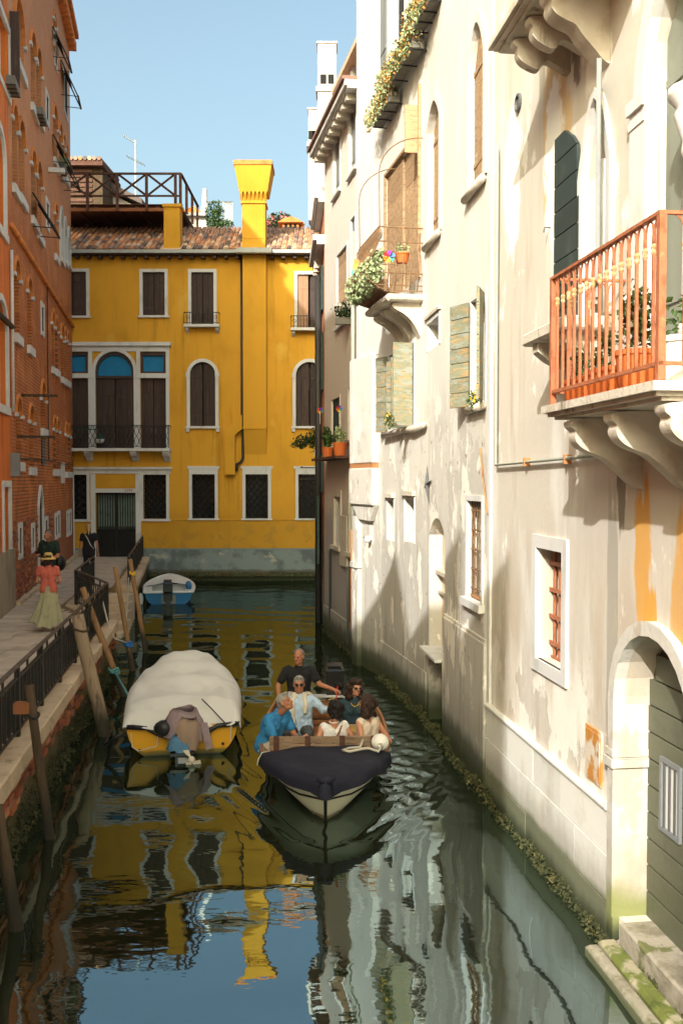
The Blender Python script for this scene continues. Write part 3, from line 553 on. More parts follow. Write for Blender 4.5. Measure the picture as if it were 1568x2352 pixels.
def scroll(w, par, c, p, zt, drop, wd, m):
    P = [(.001, zt), (p, zt), (p, zt - .07), (p - .05, zt - .10), (p - .03, zt - .15), (p - .07, zt - .22), (p - .16, zt - .27), (p - .26, zt - .30), (p * .45, zt - drop * .62), (p * .25, zt - drop * .8), (p * .10, zt - drop * .96), (.001, zt - drop)]
    return part('corbel', MB().prism(smooth(P), c - wd, c + wd, 'x'), m, par)
for f in (.16, .56, .97): scroll(wB, sl_, BU1 - (BU1 - BU0) * f, BP - .02, BZ - .12, .56, .075, m_rain)
# upper balcony, seen from below
a = wB.uv(1138, 110, .62); UB1 = a[0]; UBZ = a[1] + .05
sl_ = balcony(UB1 - 2.3, UB1, .62, UBZ, 1.0, 16, 'u', .22, .30)
for f in (.05, .28, .52): scroll(wB, sl_, UB1 - .25 - 1.9 * f, .56, UBZ - .12, .30 if f < .4 else .62, .055 if f < .4 else .10, m_rain)
# arched water door
r = wB.R(1424, 1600, 1440, 2108, 1500); hd = B.hole(wB, (r[0], r[1], .28, r[3] - .06), .30, (r[1] - r[0]) / 2 * .95); fr = B.frame(wB, hd, .11, m_pier, .07)
B.pane(wB, hd, m_rev, None, -.295, 'niche_back')
B.part('pier', MB().box(hd.u1 - .002, hd.u1 + .13, -.30, .06, .08, 1.55, .01).box(hd.u1 - .03, hd.u1 + .16, -.30, .09, 1.551, 1.62).box(hd.u1 - .02, hd.u1 + .145, -.30, .08, 1.64, 1.70).box(hd.u1 - .01, hd.u1 + .12, -.30, .05, 1.701, 2.08), m_pier, wB)
dl = B.part('door', MB().box(hd.u0, hd.u1 - .01, -.285, -.27, hd.z0, hd.z1 - .1), m_door, wB)
for i in range(11):
    z0 = hd.z0 + (hd.z1 - hd.z0) * i / 11; z1 = z0 + (hd.z1 - hd.z0) / 11 - .014; c = (hd.u0 + hd.u1) / 2; hwid = (hd.u1 - hd.u0) / 2
    zs = hd.z1 - hd.rise; q = hwid if z1 < zs else hwid * math.sqrt(max(.03, 1 - ((z1 - zs) / hd.rise) ** 2))
    part('plank', MB().box(c - q, c + q - .008, -.27, -.235, z0, z1, .004), m_door, dl)
wz = wB.uv(1530, 1650, -.5)[1]
wn = part('door_window', MB().band(outline(hd.u1 - .62, hd.u1 - .27, 1.12, 1.72), outline(hd.u1 - .585, hd.u1 - .305, 1.155, 1.685), -.235, -.21, True), m_grys, dl)
for i in range(3): part('bar', MB().box(hd.u1 - .54 + i * .09, hd.u1 - .515 + i * .09, -.225, -.213, 1.156, 1.684), m_irong, dl)
part('pane', MB().box(hd.u1 - .584, hd.u1 - .306, -.234, -.232, 1.156, 1.684), m_potw, dl)
B.part('door_step', MB().box(hd.u0 - .3, hd.u1 - .10, -.31, .04, .0, .285, .02), m_lstep, wB)
B.part('mossy_ledge', MB().box(hd.u0 - .8, hd.u1 - .04, .041, .20, -.4, .125, .03), m_moss, wB)
B.part('ledge_edge', MB().box(hd.u0 - .8, hd.u1 - .06, .201, .32, -.4, .10, .03), m_lstep, wB)
# plinth of stone blocks
pz = [(-.6, .34), (.345, .74), (.745, 1.13)]
for k, (z0, z1) in enumerate(pz):
    u = hd.u1 + .14; e = wB.len - .02
    while u < e - .1:
        L = min(random.uniform(.75, 1.25), e - u); o = random.uniform(-.004, .004)
        blk('stone_block', m_plinth, B.e, u + .003, u + L - .003, -.1, (.055, .05, .045)[k] + o, z0 + .003, z1 - .003, .006); u += L
    u = hd.u0 - .14
    while u > 0: blk('stone_block', m_plinth, B.e, u - .997, u - .003, -.1, (.055, .05, .045)[k], z0 + .003, z1 - .003, .006); u -= 1
B.part('plinth_cap', MB().box(hd.u1 + .14, wB.len - .02, -.1, .075, 1.133, 1.175, .01), m_plinth, wB)
r = wB.R(1348, 1384, 1672, 1795, 1366); B.part('access_plate', MB().box(r[0], r[1], .001, .022, r[2], r[3]).box(r[0] + .02, r[1] - .02, .022, .028, r[2] + .03, r[3] - .03), m_rustp, wB)
a = wB.uv(1192, 236); B.part('vent', MB().lathe([(.10, .002), (.10, .03), (.075, .035), (.07, .012), (0, .012)], (a[0], 0, a[1]), 16, 'y'), m_irong, wB)
p0 = wB.uv(1147, 1068); p1 = wB.uv(1462, 1046); pv = wB.uv(1152, 330)
B.part('pipe', MB().tube([(p0[0], .05, pv[1]), (p0[0], .05, p0[1]), (p1[0], .05, p0[1] + .04), (p1[0] - .03, -.05, p0[1] + .04)], .02, 8), m_pipel, wB, True)
for f in (.3, .62): B.part('pipe_clip', MB().box(*(lambda c: (c - .012, c + .012))(p0[0] + (p1[0] - p0[0]) * f), .001, .078, p0[1] - .03, p0[1] + .06), m_rbar, wB)
a = wB.uv(1395, 880); B.part('hook', MB().tube([(wB.uv(1263, 523)[0], 0, wB.uv(1263, 523)[1]), (wB.uv(1263, 523)[0], .06, wB.uv(1263, 523)[1]), (wB.uv(1263, 523)[0], .07, wB.uv(1263, 523)[1] - .05)], .008, 6), m_irong, wB)
B.wall(wB, -8, wB.len, -1.6, 14.5, m_beige)
B.part('corner_quoin', MB().box(wB.len - .10, wB.len + .02, .001, .03, 1.18, 14.5), m_white, wB)
# ---------------------------------------------------------------- right bank: tall cream house, front bent in three facets
w1 = Wall((1.83, 11.97), (1.43, 15.9)); w2 = Wall((1.43, 15.9), (.80, 19.2)); w3 = Wall((.80, 19.2), (.32, 20.7))
C = Bld('cream_house', 'tall cream house with peeling plaster, a basket balcony and flower boxes', 'house', w1)
def slab_sill(w, h, m=m_ston, t=.07, p=.09): C.part('sill', MB().tube([(h.u0 - .08, .05, h.z0 - .05), (h.u1 + .08, .05, h.z0 - .05)], .055, 7), m, w, True)
# tall boarded arch
r = w1.R(1078, 1114, 52, 425, 1096); h = C.hole(w1, (r[0], r[1], r[2], r[3]), .12, .5, 1.8); C.frame(w1, h, .13, m_white, .035); C.planks(w1, h, 4, m_old, -.10, .04); slab_sill(w1, h)
r = w1.R(984, 1011, 232, 545, 998); h = C.hole(w1, r, .14, .35, 1.8); fr = C.frame(w1, h, .11, m_white, .035); C.planks(w1, h, 3, m_old, -.12, .04); slab_sill(w1, h)
# peeling shutters, open
def open_shutters(w, h, m, tilt, nh=7, who=(1, 1), wd=None, lab=None):
    wd = wd or (h.u1 - h.u0) / 2
    for k, (u, sg) in enumerate(((h.u0, -1), (h.u1, 1))):
        if not who[k]: continue
        mt = C.m(w) or MX(); mt = mt @ MX.Translation((u, .02, 0)) @ MX.Rotation(tilt[k], 4, 'Z')
        s_ = part('shutter', MB().box(.02 * sg if sg > 0 else -wd, wd if sg > 0 else -.02, .0, .012, h.z0 + .02, h.z1 - .02), m, C.e, mt)
        for i in range(nh):
            z0 = h.z0 + (h.z1 - h.z0) * i / nh; z1 = h.z0 + (h.z1 - h.z0) * (i + 1) / nh - .008; d = random.uniform(-.003, .003)
            part('plank', MB().box(min(0, sg * wd), max(0, sg * wd), .012 + d, .04 + d, z0, z1, .003), m, s_)
r = w1.R(1082, 1114, 680, 928, 1100); h = C.hole(w1, r, .3); fr = C.frame(w1, h, .06, m_white, .015); C.pane(w1, h, m_dark, fr); open_shutters(w1, h, m_peel, (rad(-22), rad(24)), 7, (1, 1), .40); slab_sill(w1, h)
r = w1.R(982, 1009, 735, 798, 996); h = C.hole(w1, r, .22); fr = C.frame(w1, h, .07, m_white, .02); C.pane(w1, h, m_dark, fr)
C.part('lintel', MB().box(h.u0 - .12, h.u1 + .12, .001, .05, h.z1 + .08, h.z1 + .13), m_ston, w1)
r = w1.R(1073, 1107, 1150, 1380, 1090); h = C.hole(w1, r, .30); fr = C.frame(w1, h, .07, m_white, .02, sill=.1, base=True); C.pane(w1, h, m_dark, fr)
gw = C.part('window_grille', MB().box(h.u0, h.u1, -.06, -.04, h.z0 + .02, h.z0 + .05), m_rbar, w1)
for i in range(6): part('bar', MB().tube([(h.u0 + (h.u1 - h.u0) * (i + .5) / 6, -.05, h.z0), (h.u0 + (h.u1 - h.u0) * (i + .5) / 6, -.05, h.z1)], .010, 6), m_bask, gw)
for i in range(5): part('cross_bar', MB().box(h.u0, h.u1, -.068, -.048, *(lambda c: (c - .012, c + .012))(h.z0 + (h.z1 - h.z0) * (i + .5) / 5)), m_bask, gw)
# old doorway, walled up
r = w1.R(985, 1021, 1190, 1640, 1004); hn = C.hole(w1, (r[0], min(r[1], w1.len - .06), -.6, r[3]), .22, .3, 2.2); C.pane(w1, hn, m_rev, None, -.215, 'niche_back')
C.part('niche_band', MB().box(hn.u0, hn.u1, -.21, -.10, 2.42, 2.50, .01).box(hn.u0, hn.u1, -.21, -.14, 2.1, 2.16, .01), m_ston, w1)
C.part('shelf', MB().box(hn.u0 - .02, hn.u1 + .05, -.21, .16, 1.18, 1.23, .008), m_white, w1)
# iron star anchor
a = w1.uv(985, 1112); k = MB()
for g in range(4): k.add([(a[0], .075, a[1]), (a[0] + .34 * math.sin(g * PI / 2 + .2), .02, a[1] + .34 * math.cos(g * PI / 2 + .2)), (a[0] + .055 * math.sin(g * PI / 2 + .2 + PI / 4), .02, a[1] + .055 * math.cos(g * PI / 2 + .2 + PI / 4)), (a[0] + .055 * math.sin(g * PI / 2 + .2 - PI / 4), .02, a[1] + .055 * math.cos(g * PI / 2 + .2 - PI / 4))], [(0, 1, 2), (0, 3, 1), (2, 1, 3)])
C.part('wall_anchor', k, m_irong, w1)
C.part('rust_streak_pipe', MB().tube([(w1.uv(1107, 1030)[0], .03, w1.uv(1107, 1030)[1]), (w1.uv(1113, 1095)[0], .03, w1.uv(1113, 1095)[1]), (w1.uv(1124, 1180)[0], .03, w1.uv(1124, 1180)[1])], .010, 6), m_rbar, w1)
C.part('plinth_band', MB().box(0, hn.u0 - .05, .001, .05, -.5, 1.9).box(.02, hn.u0 - .06, .0015, .035, 1.9, 1.95), m_whit, w1)
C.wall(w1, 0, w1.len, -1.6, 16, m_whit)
# second facet
r = w2.R(884, 968, 352, 668, 925); h = C.hole(w2, (w2.R(905, 964, 352, 668)[0], r[1] - .02, r[2], r[3]), .16, .0)
C.frame(w2, h, .05, m_old, .02); C.planks(w2, h, 8, m_old, -.12, .04, True, 'balcony_door', h.u0, h.u0 + .5 * (h.u1 - h.u0)); C.planks(w2, h, 8, m_old, -.08, .04, True, 'balcony_door', h.u0 + .52 * (h.u1 - h.u0), h.u1)
C.part('loose_board', MB().box(h.u0 + .1, h.u0 + .14, -.02, .24, h.z1 - .35, h.z1 + .45), m_old, w2)
C.part('door_post', MB().box(h.u0 - .06, h.u0 - .001, -.03, .05, h.z0, h.z1 + .75), m_old, w2)
BX0, BX1, BXP = .0, 0., .60
a = w2.uv(891, 668, .6); b = w2.uv(842.5, 720, .6); ub0, ub1 = a[0], b[0]; zb = a[1]
sl_ = C.part('balcony_slab', MB().box(ub0, ub1, .001, .57, zb - .16, zb - .06, .01).tube([(ub0, .58, zb - .10), (ub1, .58, zb - .10)], .06, 10).tube([(ub0 + .01, .0, zb - .10), (ub0 + .01, .58, zb - .10)], .058, 10), m_rain, w2)
for c in (ub0 + .22, (ub0 + ub1) / 2 + .05, ub1 - .18): part('corbel', MB().prism(smooth([(.001, zb - .161), (.50, zb - .161), (.50, zb - .23), (.44, zb - .28), (.30, zb - .34), (.16, zb - .46), (.06, zb - .62), (.001, zb - .75)]), c - .10, c + .10, 'x'), m_rain, sl_)
prof = [(.56, .0), (.76, .06), (.92, .18), (.98, .32), (.95, .48), (.84, .64), (.77, .78), (.76, .92), (.75, 1.06)]
bk = C.part('basket_railing', MB().tube([(ub0, .0, zb + 1.06), (ub0, .75, zb + 1.06), (ub1, .75, zb + 1.06), (ub1, 0, zb + 1.06)], .016, 6).tube([(ub0, .0, zb + .30), (ub0, .97, zb + .30), (ub1, .97, zb + .30), (ub1, 0, zb + .30)], .010, 5).tube([(ub0, .0, zb + .10), (ub0, .83, zb + .10), (ub1, .83, zb + .10), (ub1, 0, zb + .10)], .010, 5)
      .tube([(ub0, .0, zb + .82), (ub0, .76, zb + .82), (ub1, .76, zb + .82), (ub1, 0, zb + .82)], .013, 5).tube([(ub0, 0, zb + .01), (ub0, .56, zb + .01), (ub1, .56, zb + .01), (ub1, 0, zb + .01)], .012, 5), m_bask, w2)
bm = MB().tube([(0, p - .5, z) for p, z in prof], .012, 5).tube([(0, .25 + .05 * math.cos(a), .94 + .09 * math.sin(a)) for a in np.linspace(0, 6.3, 10)], .007, 4, False).mesh('baluster', m_bask)
for i in range(21): put('baluster', bm, bk, (ub0 + .02 + (ub1 - ub0 - .04) * i / 20, .5, zb))
sm = MB().tube([(0, 0, 0), (.02 - .0, 0, .02), (-.06, 0, .2), (-.10, 0, .34), (-.07, 0, .5), (-.02, 0, .7), (0, 0, .82), (0, 0, 1.06)], .013, 5).mesh('baluster', m_bask)
for i in range(5): put('baluster', sm, bk, (ub0, .1 + .52 * i / 4, zb))
for q, pz_ in ((ub0 + .02, 1.75), (ub1 - .02, 1.75)):
    C.part('awning_hoop', MB().tube([(q, .74, zb + .9), (q, .75, zb + 1.9)] + [(q, .75 * math.cos(t), zb + 1.95 + .62 * math.sin(t)) for t in np.linspace(.1, PI / 2, 9)], .010, 5), m_bask, w2)
r = w2.R(892, 950, 800, 985, 925); h = C.hole(w2, r, .28); fr = C.frame(w2, h, .05, m_white, .01); C.pane(w2, h, m_dark, fr); open_shutters(w2, h, m_peel, (rad(-84), rad(20)), 5, (1, 1), .36)
open_shutters(w2, H((h.u0 + .45, h.u0 + .9, h.z0, h.z1 - .2)), m_peel, (rad(-86), rad(40)), 5, (1, 1), .28)
C.part('rough_sill', MB().tube([(h.u0 - .9, .07, h.z0 - .02), (h.u0 - .3, .08, h.z0 - .06), (h.u0 + .3, .07, h.z0 - .04), (h.u1 + .1, .08, h.z0 - .07)], [.05, .065, .055, .06], 7), m_ston, w2, True)
for x0, x1, y0, y1, m in ((929, 951, 1146, 1246, m_rust), (889, 904, 1150, 1242, m_irong)):
    r = w2.R(x0, x1, y0, y1); h = C.hole(w2, r, .24); fr = C.frame(w2, h, .05, m_white, .012); C.pane(w2, h, m_dark, fr); C.part('bar', MB().box(h.u0 + .06, h.u0 + .12, -.16, -.12, h.z0, h.z1), m, w2)
    C.part('lintel', MB().box(h.u0 - .08, h.u1 + .08, .001, .07, h.z1 + .06, h.z1 + .14), m_ston, w2)
r = w2.R(893, 930, -140, 112, 912); h = C.hole(w2, r, .2); fr = C.frame(w2, h, .06, m_white, .02); C.pane(w2, h, m_dark, fr); C.planks(w2, h, 3, m_grys, .01, .04, False, 'shutter', h.u1 + .02, h.u1 + .5)
C.part('plinth_band', MB().box(.02, w2.len, .001, .03, -.5, .75), m_whit, w2)
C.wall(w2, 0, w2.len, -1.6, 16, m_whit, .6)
# third facet: chimney breast over a hollow
a = w3.uv(850, 840)[1]; bz = w3.uv(848, 1160)[1]; mz = w3.uv(848, 1075)[1]
C.part('chimney_breast', MB().box(.15, w3.len + .03, .001, .16, bz, mz, .02).box(.18, w3.len + .02, .002, .15, mz + .09, a + .2, .02).prism([(.12, bz - .001), (.4, bz - .32), (w3.len * .75, bz - .3), (w3.len, bz - .001)], .01, .10), m_whit, w3)
C.part('breast_band', MB().box(.16, w3.len + .02, .001, .14, mz + .001, mz + .089), m_rbar, w3)
C.part('pilaster', MB().box(w3.len - .35, w3.len, .001, .10, -.5, 2.1).box(w3.len - .38, w3.len + .03, .002, .14, 2.101, 2.22).box(w3.len - .34, w3.len, .002, .09, 2.221, 3.2), m_whit, w3)
C.part('wall_lamp', MB().ball((.55, .1, w3.uv(860, 1240)[1]), .07).tube([(.55, 0, w3.uv(860, 1240)[1]), (.55, .1, w3.uv(860, 1240)[1])], .02), m_white, w3)
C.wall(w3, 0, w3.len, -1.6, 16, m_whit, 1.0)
C.part('downpipe', MB().tube([(w3.len + .06, .06, .9), (w3.len + .06, .06, 9.3)], .045, 8), m_pipel, w3, True); C.part('downpipe_foot', MB().tube([(w3.len + .06, .06, .75), (w3.len + .06, .06, 2.9)], .052, 8), m_rbar, w3, True)
ro_ = C.part('roof', MB().add([(w1.P(-.2, .3, 16.01)), (w1.P(w1.len, .3, 16.01)), (w3.P(w3.len + .1, .3, 16.01)), (6, 22, 17.8), (7, 11, 17.8)], [(0, 1, 2, 3, 4)]), m_tile, None, parent=C.e)
ro_.matrix_basis = w1.M.inverted()
# ---------------------------------------------------------------- right bank, farther: house with the stone cornice, then the salmon one
w4 = Wall((.42, 20.85), (-.44, 25.2)); w5 = Wall((-.445, 25.22), (-.64, 28.2))
D = Bld('corniced_house', 'pinkish white house with a bracketed stone cornice and grey shutters, past the cream house', 'house', w4)
er = w4.R(741, 813, 279, 290, 741, .35); ze = w4.uv(752, 285, .35)[1]
D.part('cornice', MB().box(-.2, w4.len + .05, -.2, .40, ze, ze + .12).box(-.2, w4.len + .02, -.2, .34, ze - .05, ze - .001), m_white, w4)
for i in range(9): D.part('bracket', MB().box(*(lambda c: (c - .09, c + .09))(.2 + i * .5), .001, .30, ze - .19, ze - .052), m_ston, w4)
ro = D.part('roof', MB().box(-.2, w4.len + .06, -3.2, .46, ze + .125, ze + .2).box(-.2, w4.len - .2, -3.2, -.15, ze + 1.55, ze + 1.68), m_tile, w4)
for i in range(4): part('roof_post', MB().box(*(lambda c: (c - .12, c + .12))(.4 + i * 1.1), -.5, -.3, ze + .2, ze + 1.55), m_white, ro)
for x0, x1, y0, y1 in ((767, 781, 285, 445), (803, 818, 215, 395)):
    r = w4.R(x0, x1, y0, y1); h = D.hole(w4, r, .10, .25 if x0 == 767 else 0); D.frame(w4, h, .08, m_white, .02, .07); D.planks(w4, h, 2, m_grys, -.08, .03)
for x0, x1, y0, y1, m, nm in ((774, 797, 575, 745, m_old, 0), (806, 816, 500, 700, m_grys, 0), (762, 781, 915, 1028, m_peeld, 0), (800, 812, 890, 1010, m_peeld, 0)):
    r = w4.R(x0, x1, y0, y1); h = D.hole(w4, r, .10); D.frame(w4, h, .06, m_pink if m is m_peeld else m_white, .02, .07); D.planks(w4, h, 6, m, -.06, .03, True)
for x0, x1, y0, y1 in ((769, 782, 1140, 1254), (803, 815, 1142, 1270)):
    r = w4.R(x0, x1, y0, y1); h = D.hole(w4, r, .2); fr = D.frame(w4, h, .14, m_ston, .03, .09, base=True); D.pane(w4, h, m_dark, fr)
D.part('stone_panel', MB().box(*w4.R(784, 800, 1200, 1290)[:2], .001, .05, *w4.R(784, 800, 1185, 1300)[2:]), m_ston, w4)
D.part('conduit', MB().tube([(w4.uv(770, 1250)[0], .04, 2.3), (w4.uv(762, 1300)[0], .05, 2.2), (w4.uv(762, 1300)[0], .05, .4)], .03, 6), m_irong, w4, True)
D.part('conduit', MB().tube([(w4.uv(806, 1270)[0], .02, 2.0), (w4.uv(806, 1270)[0], .07, 2.0), (w4.uv(806, 1270)[0], .07, .2)], .03, 6), m_irong, w4, True)
D.part('plinth_band', MB().box(.02, w4.len - .02, .001, .05, -.5, .7), m_pink, w4)
D.part('hanging_ledge', MB().box(w4.uv(812, 1050)[0], w4.uv(752, 1050)[0], .001, .42, w4.uv(785, 1050)[1] - .06, w4.uv(785, 1050)[1]), m_alt, w4)
D.wall(w4, 0, w4.len, -1.6, ze + .05, m_pink)
# stone chimneys over the far roofs
def tallchim(x, y, wd, z0, z1, par, lo):
    k = MB().box(x - wd / 2, x + wd / 2, y - .3, y + .3, z0, z1 - .05).box(x - wd / 2 - .03, x + wd / 2 + .03, y - .33, y + .33, z1 - .05, z1).box(x - wd / 2 - .05, x + wd / 2 + .05, y - .34, y + .34, lo, lo + .12)
    c = part('chimney', k, m_pink, par); c.matrix_basis = par.matrix_basis.inverted()
    for s_ in (-.15, .17): q = part('vent_hole', MB().box(x + s_ * wd * 1.3 - .08, x + s_ * wd * 1.3 + .08, y - .312, y - .302, lo + .2, lo + .45), m_dark, c)
F5 = Bld('salmon_house', 'narrow salmon house front with dark downpipe and shutters, last on the right bank', 'house', w5)
F5.wall(w5, 0, w5.len, -1.6, w5.uv(741, 470)[1], m_salm)
for y, wd in ((470, .30), (360, .26)):
    z = w5.uv(738, y, .2)[1]; F5.part('cornice', MB().box(-.05, w5.len + .2, -.6, wd, z - .14, z).box(-.05, w5.len + .1, -.5, wd - .1, z - .24, z - .141), m_white, w5)
z = w5.uv(738, 360, .2)[1]; F5.part('attic', MB().box(.2, w5.len, -1.5, -.05, w5.uv(741, 470)[1] - .1, z - .2), m_salm, w5)
for i in range(3): F5.part('bracket', MB().box(w5.len - .3 - .5 * i, w5.len - .1 - .5 * i, .001, .2, w5.uv(738, 500, .2)[1] - .18, w5.uv(738, 490, .2)[1]), m_ston, w5)
F5.part('downpipe', MB().tube([(w5.len * .45, .11, -.2), (w5.len * .45, .11, 9.6)], .09, 10), m_pipe, w5, True); F5.part('downpipe', MB().box(w5.len * .75, w5.len * .95, .001, .12, .2, 2.2), m_pipe, w5)
for y0, y1 in ((620, 720), (770, 900), (1045, 1130), (1140, 1290)):
    r = w5.R(737, 744, y0, y1); h = H((.5, 1.2, r[2], r[3])); F5.planks(w5, h, 2, m_peeld, .01 if y0 < 1100 else .12, .05)
k = MB(); zz = w5.uv(720, 1000, .9)[1]
F5.part('window_cage', k.box(w5.len - 1.6, w5.len - .2, .55, .58, zz - .02, zz + .01).box(w5.len - 1.6, w5.len - .2, .001, .58, zz - .35, zz - .31).box(w5.len - .22, w5.len - .2, .001, .58, zz - .02, zz + .01), m_iron, w5)
zz = w5.uv(725, 800, .3)[1]; F5.part('window_cage', MB().box(w5.len - .9, w5.len - .1, .30, .32, zz - .02, zz).box(w5.len - .12, w5.len - .1, .0, .32, zz - .02, zz).box(w5.len - .12, w5.len - .1, .30, .32, zz - .55, zz).box(w5.len - .12, w5.len - .1, .0, .32, zz - .56, zz - .54).tube([(w5.len - .11, .02, zz), (w5.len - .11, .31, zz - .54)], .012, 4), m_iron, w5)
zc_ = w5.uv(738, 360, .2)[1] - .02; p = AT(751, 107, 26.5); q = AT(751, 220, 26.5); tallchim(p.x, 26.5, .50, zc_, p.z, F5.e, q.z); p = AT(720, 258, 28.1); tallchim(p.x, 28.05, .28, zc_, p.z, F5.e, p.z - 1.1)
F5.part('attic_body', MB().box(0, w5.len - .02, -6, -.62, 6, zc_ - .1), m_salm, w5); D.part('rear_wall', MB().box(.05, w4.len - .02, -6, -1.2, 2, ze), m_pink, w4)
# ---------------------------------------------------------------- far end: the yellow house
YD = 37.9; wY = Wall((0, YD), (-1, YD)); Y = Bld('yellow_house', 'ochre yellow house closing the end of the canal with white window surrounds and brown shutters', 'house', wY)
yu = lambda px, py=1000: wY.uv(px, py)[0]; yz = lambda py, px=450: wY.uv(px, py)[1]
def yr(x0, x1, y0, y1): return wY.R(x0, x1, y0, y1)
def sq(r, n=2, **k):
    h = Y.hole(wY, r, .16); fr = Y.frame(wY, h, .12, m_white, .04, k.get('sill', .08)); mid = (h.u0 + h.u1) / 2
    Y.pane(wY, h, m_dark, fr); Y.planks(wY, h, n, m_wood, -.10, .04, False, 'shutter', h.u0 + .01, mid - .012); Y.planks(wY, h, n, m_wood, -.10, .04, False, 'shutter', mid + .012, h.u1 - .01); return h
def juliet(h, wd=.25):
    sl = Y.part('window_ledge', MB().box(h.u0 - wd, h.u1 + wd, .001, .32, h.z0 - .10, h.z0), m_white, wY)
    for u in (h.u0 - wd + .1, h.u1 + wd - .1): part('corbel', MB().prism([(.001, h.z0 - .101), (.22, h.z0 - .101), (.2, h.z0 - .2), (.1, h.z0 - .26), (.001, h.z0 - .32)], u - .06, u + .06, 'x'), m_white, sl)
    rl = Y.part('window_railing', MB().box(h.u0 - wd, h.u1 + wd, .27, .29, h.z0 + .44, h.z0 + .47).box(h.u0 - wd, h.u1 + wd, .27, .29, h.z0 + .05, h.z0 + .07).box(h.u0 - wd, h.u0 - wd + .02, .001, .29, h.z0 + .44, h.z0 + .465).box(h.u1 + wd - .02, h.u1 + wd, .001, .29, h.z0 + .44, h.z0 + .465), m_iron, wY)
    n = 13
    for i in range(n): u = h.u0 - wd + (h.u1 - h.u0 + 2 * wd) * i / (n - 1); part('baluster', MB().tube([(u, .28, h.z0), (u, .28, h.z0 + .45)], .009, 4), m_iron, rl)
    for u in (h.u0 - .1, h.u1 + .1): part('scroll', MB().tube([(u + .09 * (1 - t / 9) * math.cos(t), .285, h.z0 + .25 + .09 * (1 - t / 9) * math.sin(t)) for t in np.linspace(0, 7, 14)], .008, 4), m_iron, rl)
sq(yr(165 - 30, 199, 624, 726)); sq(yr(328, 379, 625, 725)); h = sq(yr(439.5, 491, 625, 747), sill=0); juliet(h)
# top right window: one leaf ajar
r = yr(683, 742, 630, 755); h = Y.hole(wY, r, .2); fr = Y.frame(wY, h, .12, m_white, .04); Y.pane(wY, h, m_dark, fr); Y.planks(wY, h, 2, m_wood2, -.09, .04, False, 'shutter', h.u1 - .42, h.u1 - .02); Y.planks(wY, h, 2, m_wood, -.14, .04, False, 'shutter', h.u0, h.u1 - .5); juliet(h)
# middle floor
for x0, x1 in ((436.5, 495), (679, 742)):
    r = yr(x0, x1, 831, 979); h = Y.hole(wY, r, .2, (r[1] - r[0]) / 2); fr = Y.frame(wY, h, .125, m_white, .04); Y.pane(wY, h, m_dark, fr); mid = (h.u0 + h.u1) / 2
    Y.planks(wY, h, 2, m_wood, -.12, .04, False, 'shutter', h.u0 + .01, mid - .03); Y.planks(wY, h, 2, m_wood, -.12, .04, False, 'shutter', mid + .03, h.u1 - .01)
    z = h.z1 - h.rise; k = MB()
    for u in (h.u0 - .15, h.u1 - .01): k.box(u, u + .16, -.02, .07, z - .09, z + .09)
    k.box(h.u0 - .17, h.u1 + .17, -.02, .10, h.z0 - .09, h.z0 + .001)
    for u in (h.u0 - .15, h.u1 + .03): k.box(u, u + .12, -.02, .08, h.z0 - .22, h.z0 - .091)
    part('sill', k, m_white, fr)
# three-light window with blue painted lights
zt = yz(806, 280); zi = yz(862, 280); zf = yz(1031, 280); zl = yz(857, 280)
arch = Y.hole(wY, (yu(309), yu(220.5), zf, yz(807, 280)), .22, (yu(220.5) - yu(309)) / 2 * 1.02)
Y.part('window', MB().band(arch.out(.12), arch.out(-.004), -.03, .064), m_white, wY); Y.pane(wY, arch, m_dark, None)
lt = Y.part('lunette', MB().band(outline(arch.u0, arch.u1, zi - .12, arch.z1, arch.rise), outline(arch.u0 + .09, arch.u1 - .09, zi - .02, arch.z1 - .14, arch.rise - .1), -.14, -.02, True), m_wood, wY)
part('blue_panel', MB().add([(p[0], -.10, p[1]) for p in outline(arch.u0 + .07, arch.u1 - .07, zi - .05, arch.z1 - .12, arch.rise - .1)], [tuple(range(15))[::-1]]), m_blue, lt)
mid = (arch.u0 + arch.u1) / 2; ha = H((arch.u0, arch.u1, zf, zi - .13))
Y.planks(wY, ha, 3, m_wood, -.13, .05, False, 'shutter', ha.u0 + .01, mid - .015); Y.planks(wY, ha, 3, m_wood, -.13, .05, False, 'shutter', mid + .015, ha.u1 - .01)
for x0, x1 in ((120, 204.5), (324, 382)):
    a = Y.hole(wY, (yu(x1), yu(x0), yz(857), yz(808)), .2); f = Y.part('light_frame', MB().band(a.out(), a.out(-.10, -.10)[:1] and outline(a.u0 + .10, a.u1 - .10, a.z0 + .06, a.z1 - .14), -.15, -.02, True), m_wood, wY)
    part('blue_panel', MB().add([(a.u0 + .08, -.11, a.z0 + .04), (a.u1 - .08, -.11, a.z0 + .04), (a.u1 - .08, -.11, a.z1 - .1), (a.u0 + .08, -.11, a.z1 - .1)], [(3, 2, 1, 0)]), m_blue, f)
    b = Y.hole(wY, (yu(x1), yu(x0), zf, yz(869)), .2); Y.pane(wY, b, m_dark, None); Y.pane(wY, a, m_dark, None); Y.planks(wY, b, 2, m_wood, -.13, .05, False, 'shutter', b.u0 + .01, (b.u0 + b.u1) / 2 - .015); Y.planks(wY, b, 2, m_wood, -.13, .05, False, 'shutter', (b.u0 + b.u1) / 2 + .015, b.u1 - .01)
Y.part('entablature', MB().box(yu(395), yu(120), -.02, .16, yz(795), yz(786.5)).box(yu(390), yu(120), -.02, .05, yz(807.5), yz(795) - .001), m_white, wY)
Y.part('impost_band', MB().box(yu(220.3), yu(120), -.02, .09, yz(868.5), yz(858)).box(yu(390), yu(309.3), -.02, .09, yz(868.5), yz(858)), m_white, wY)
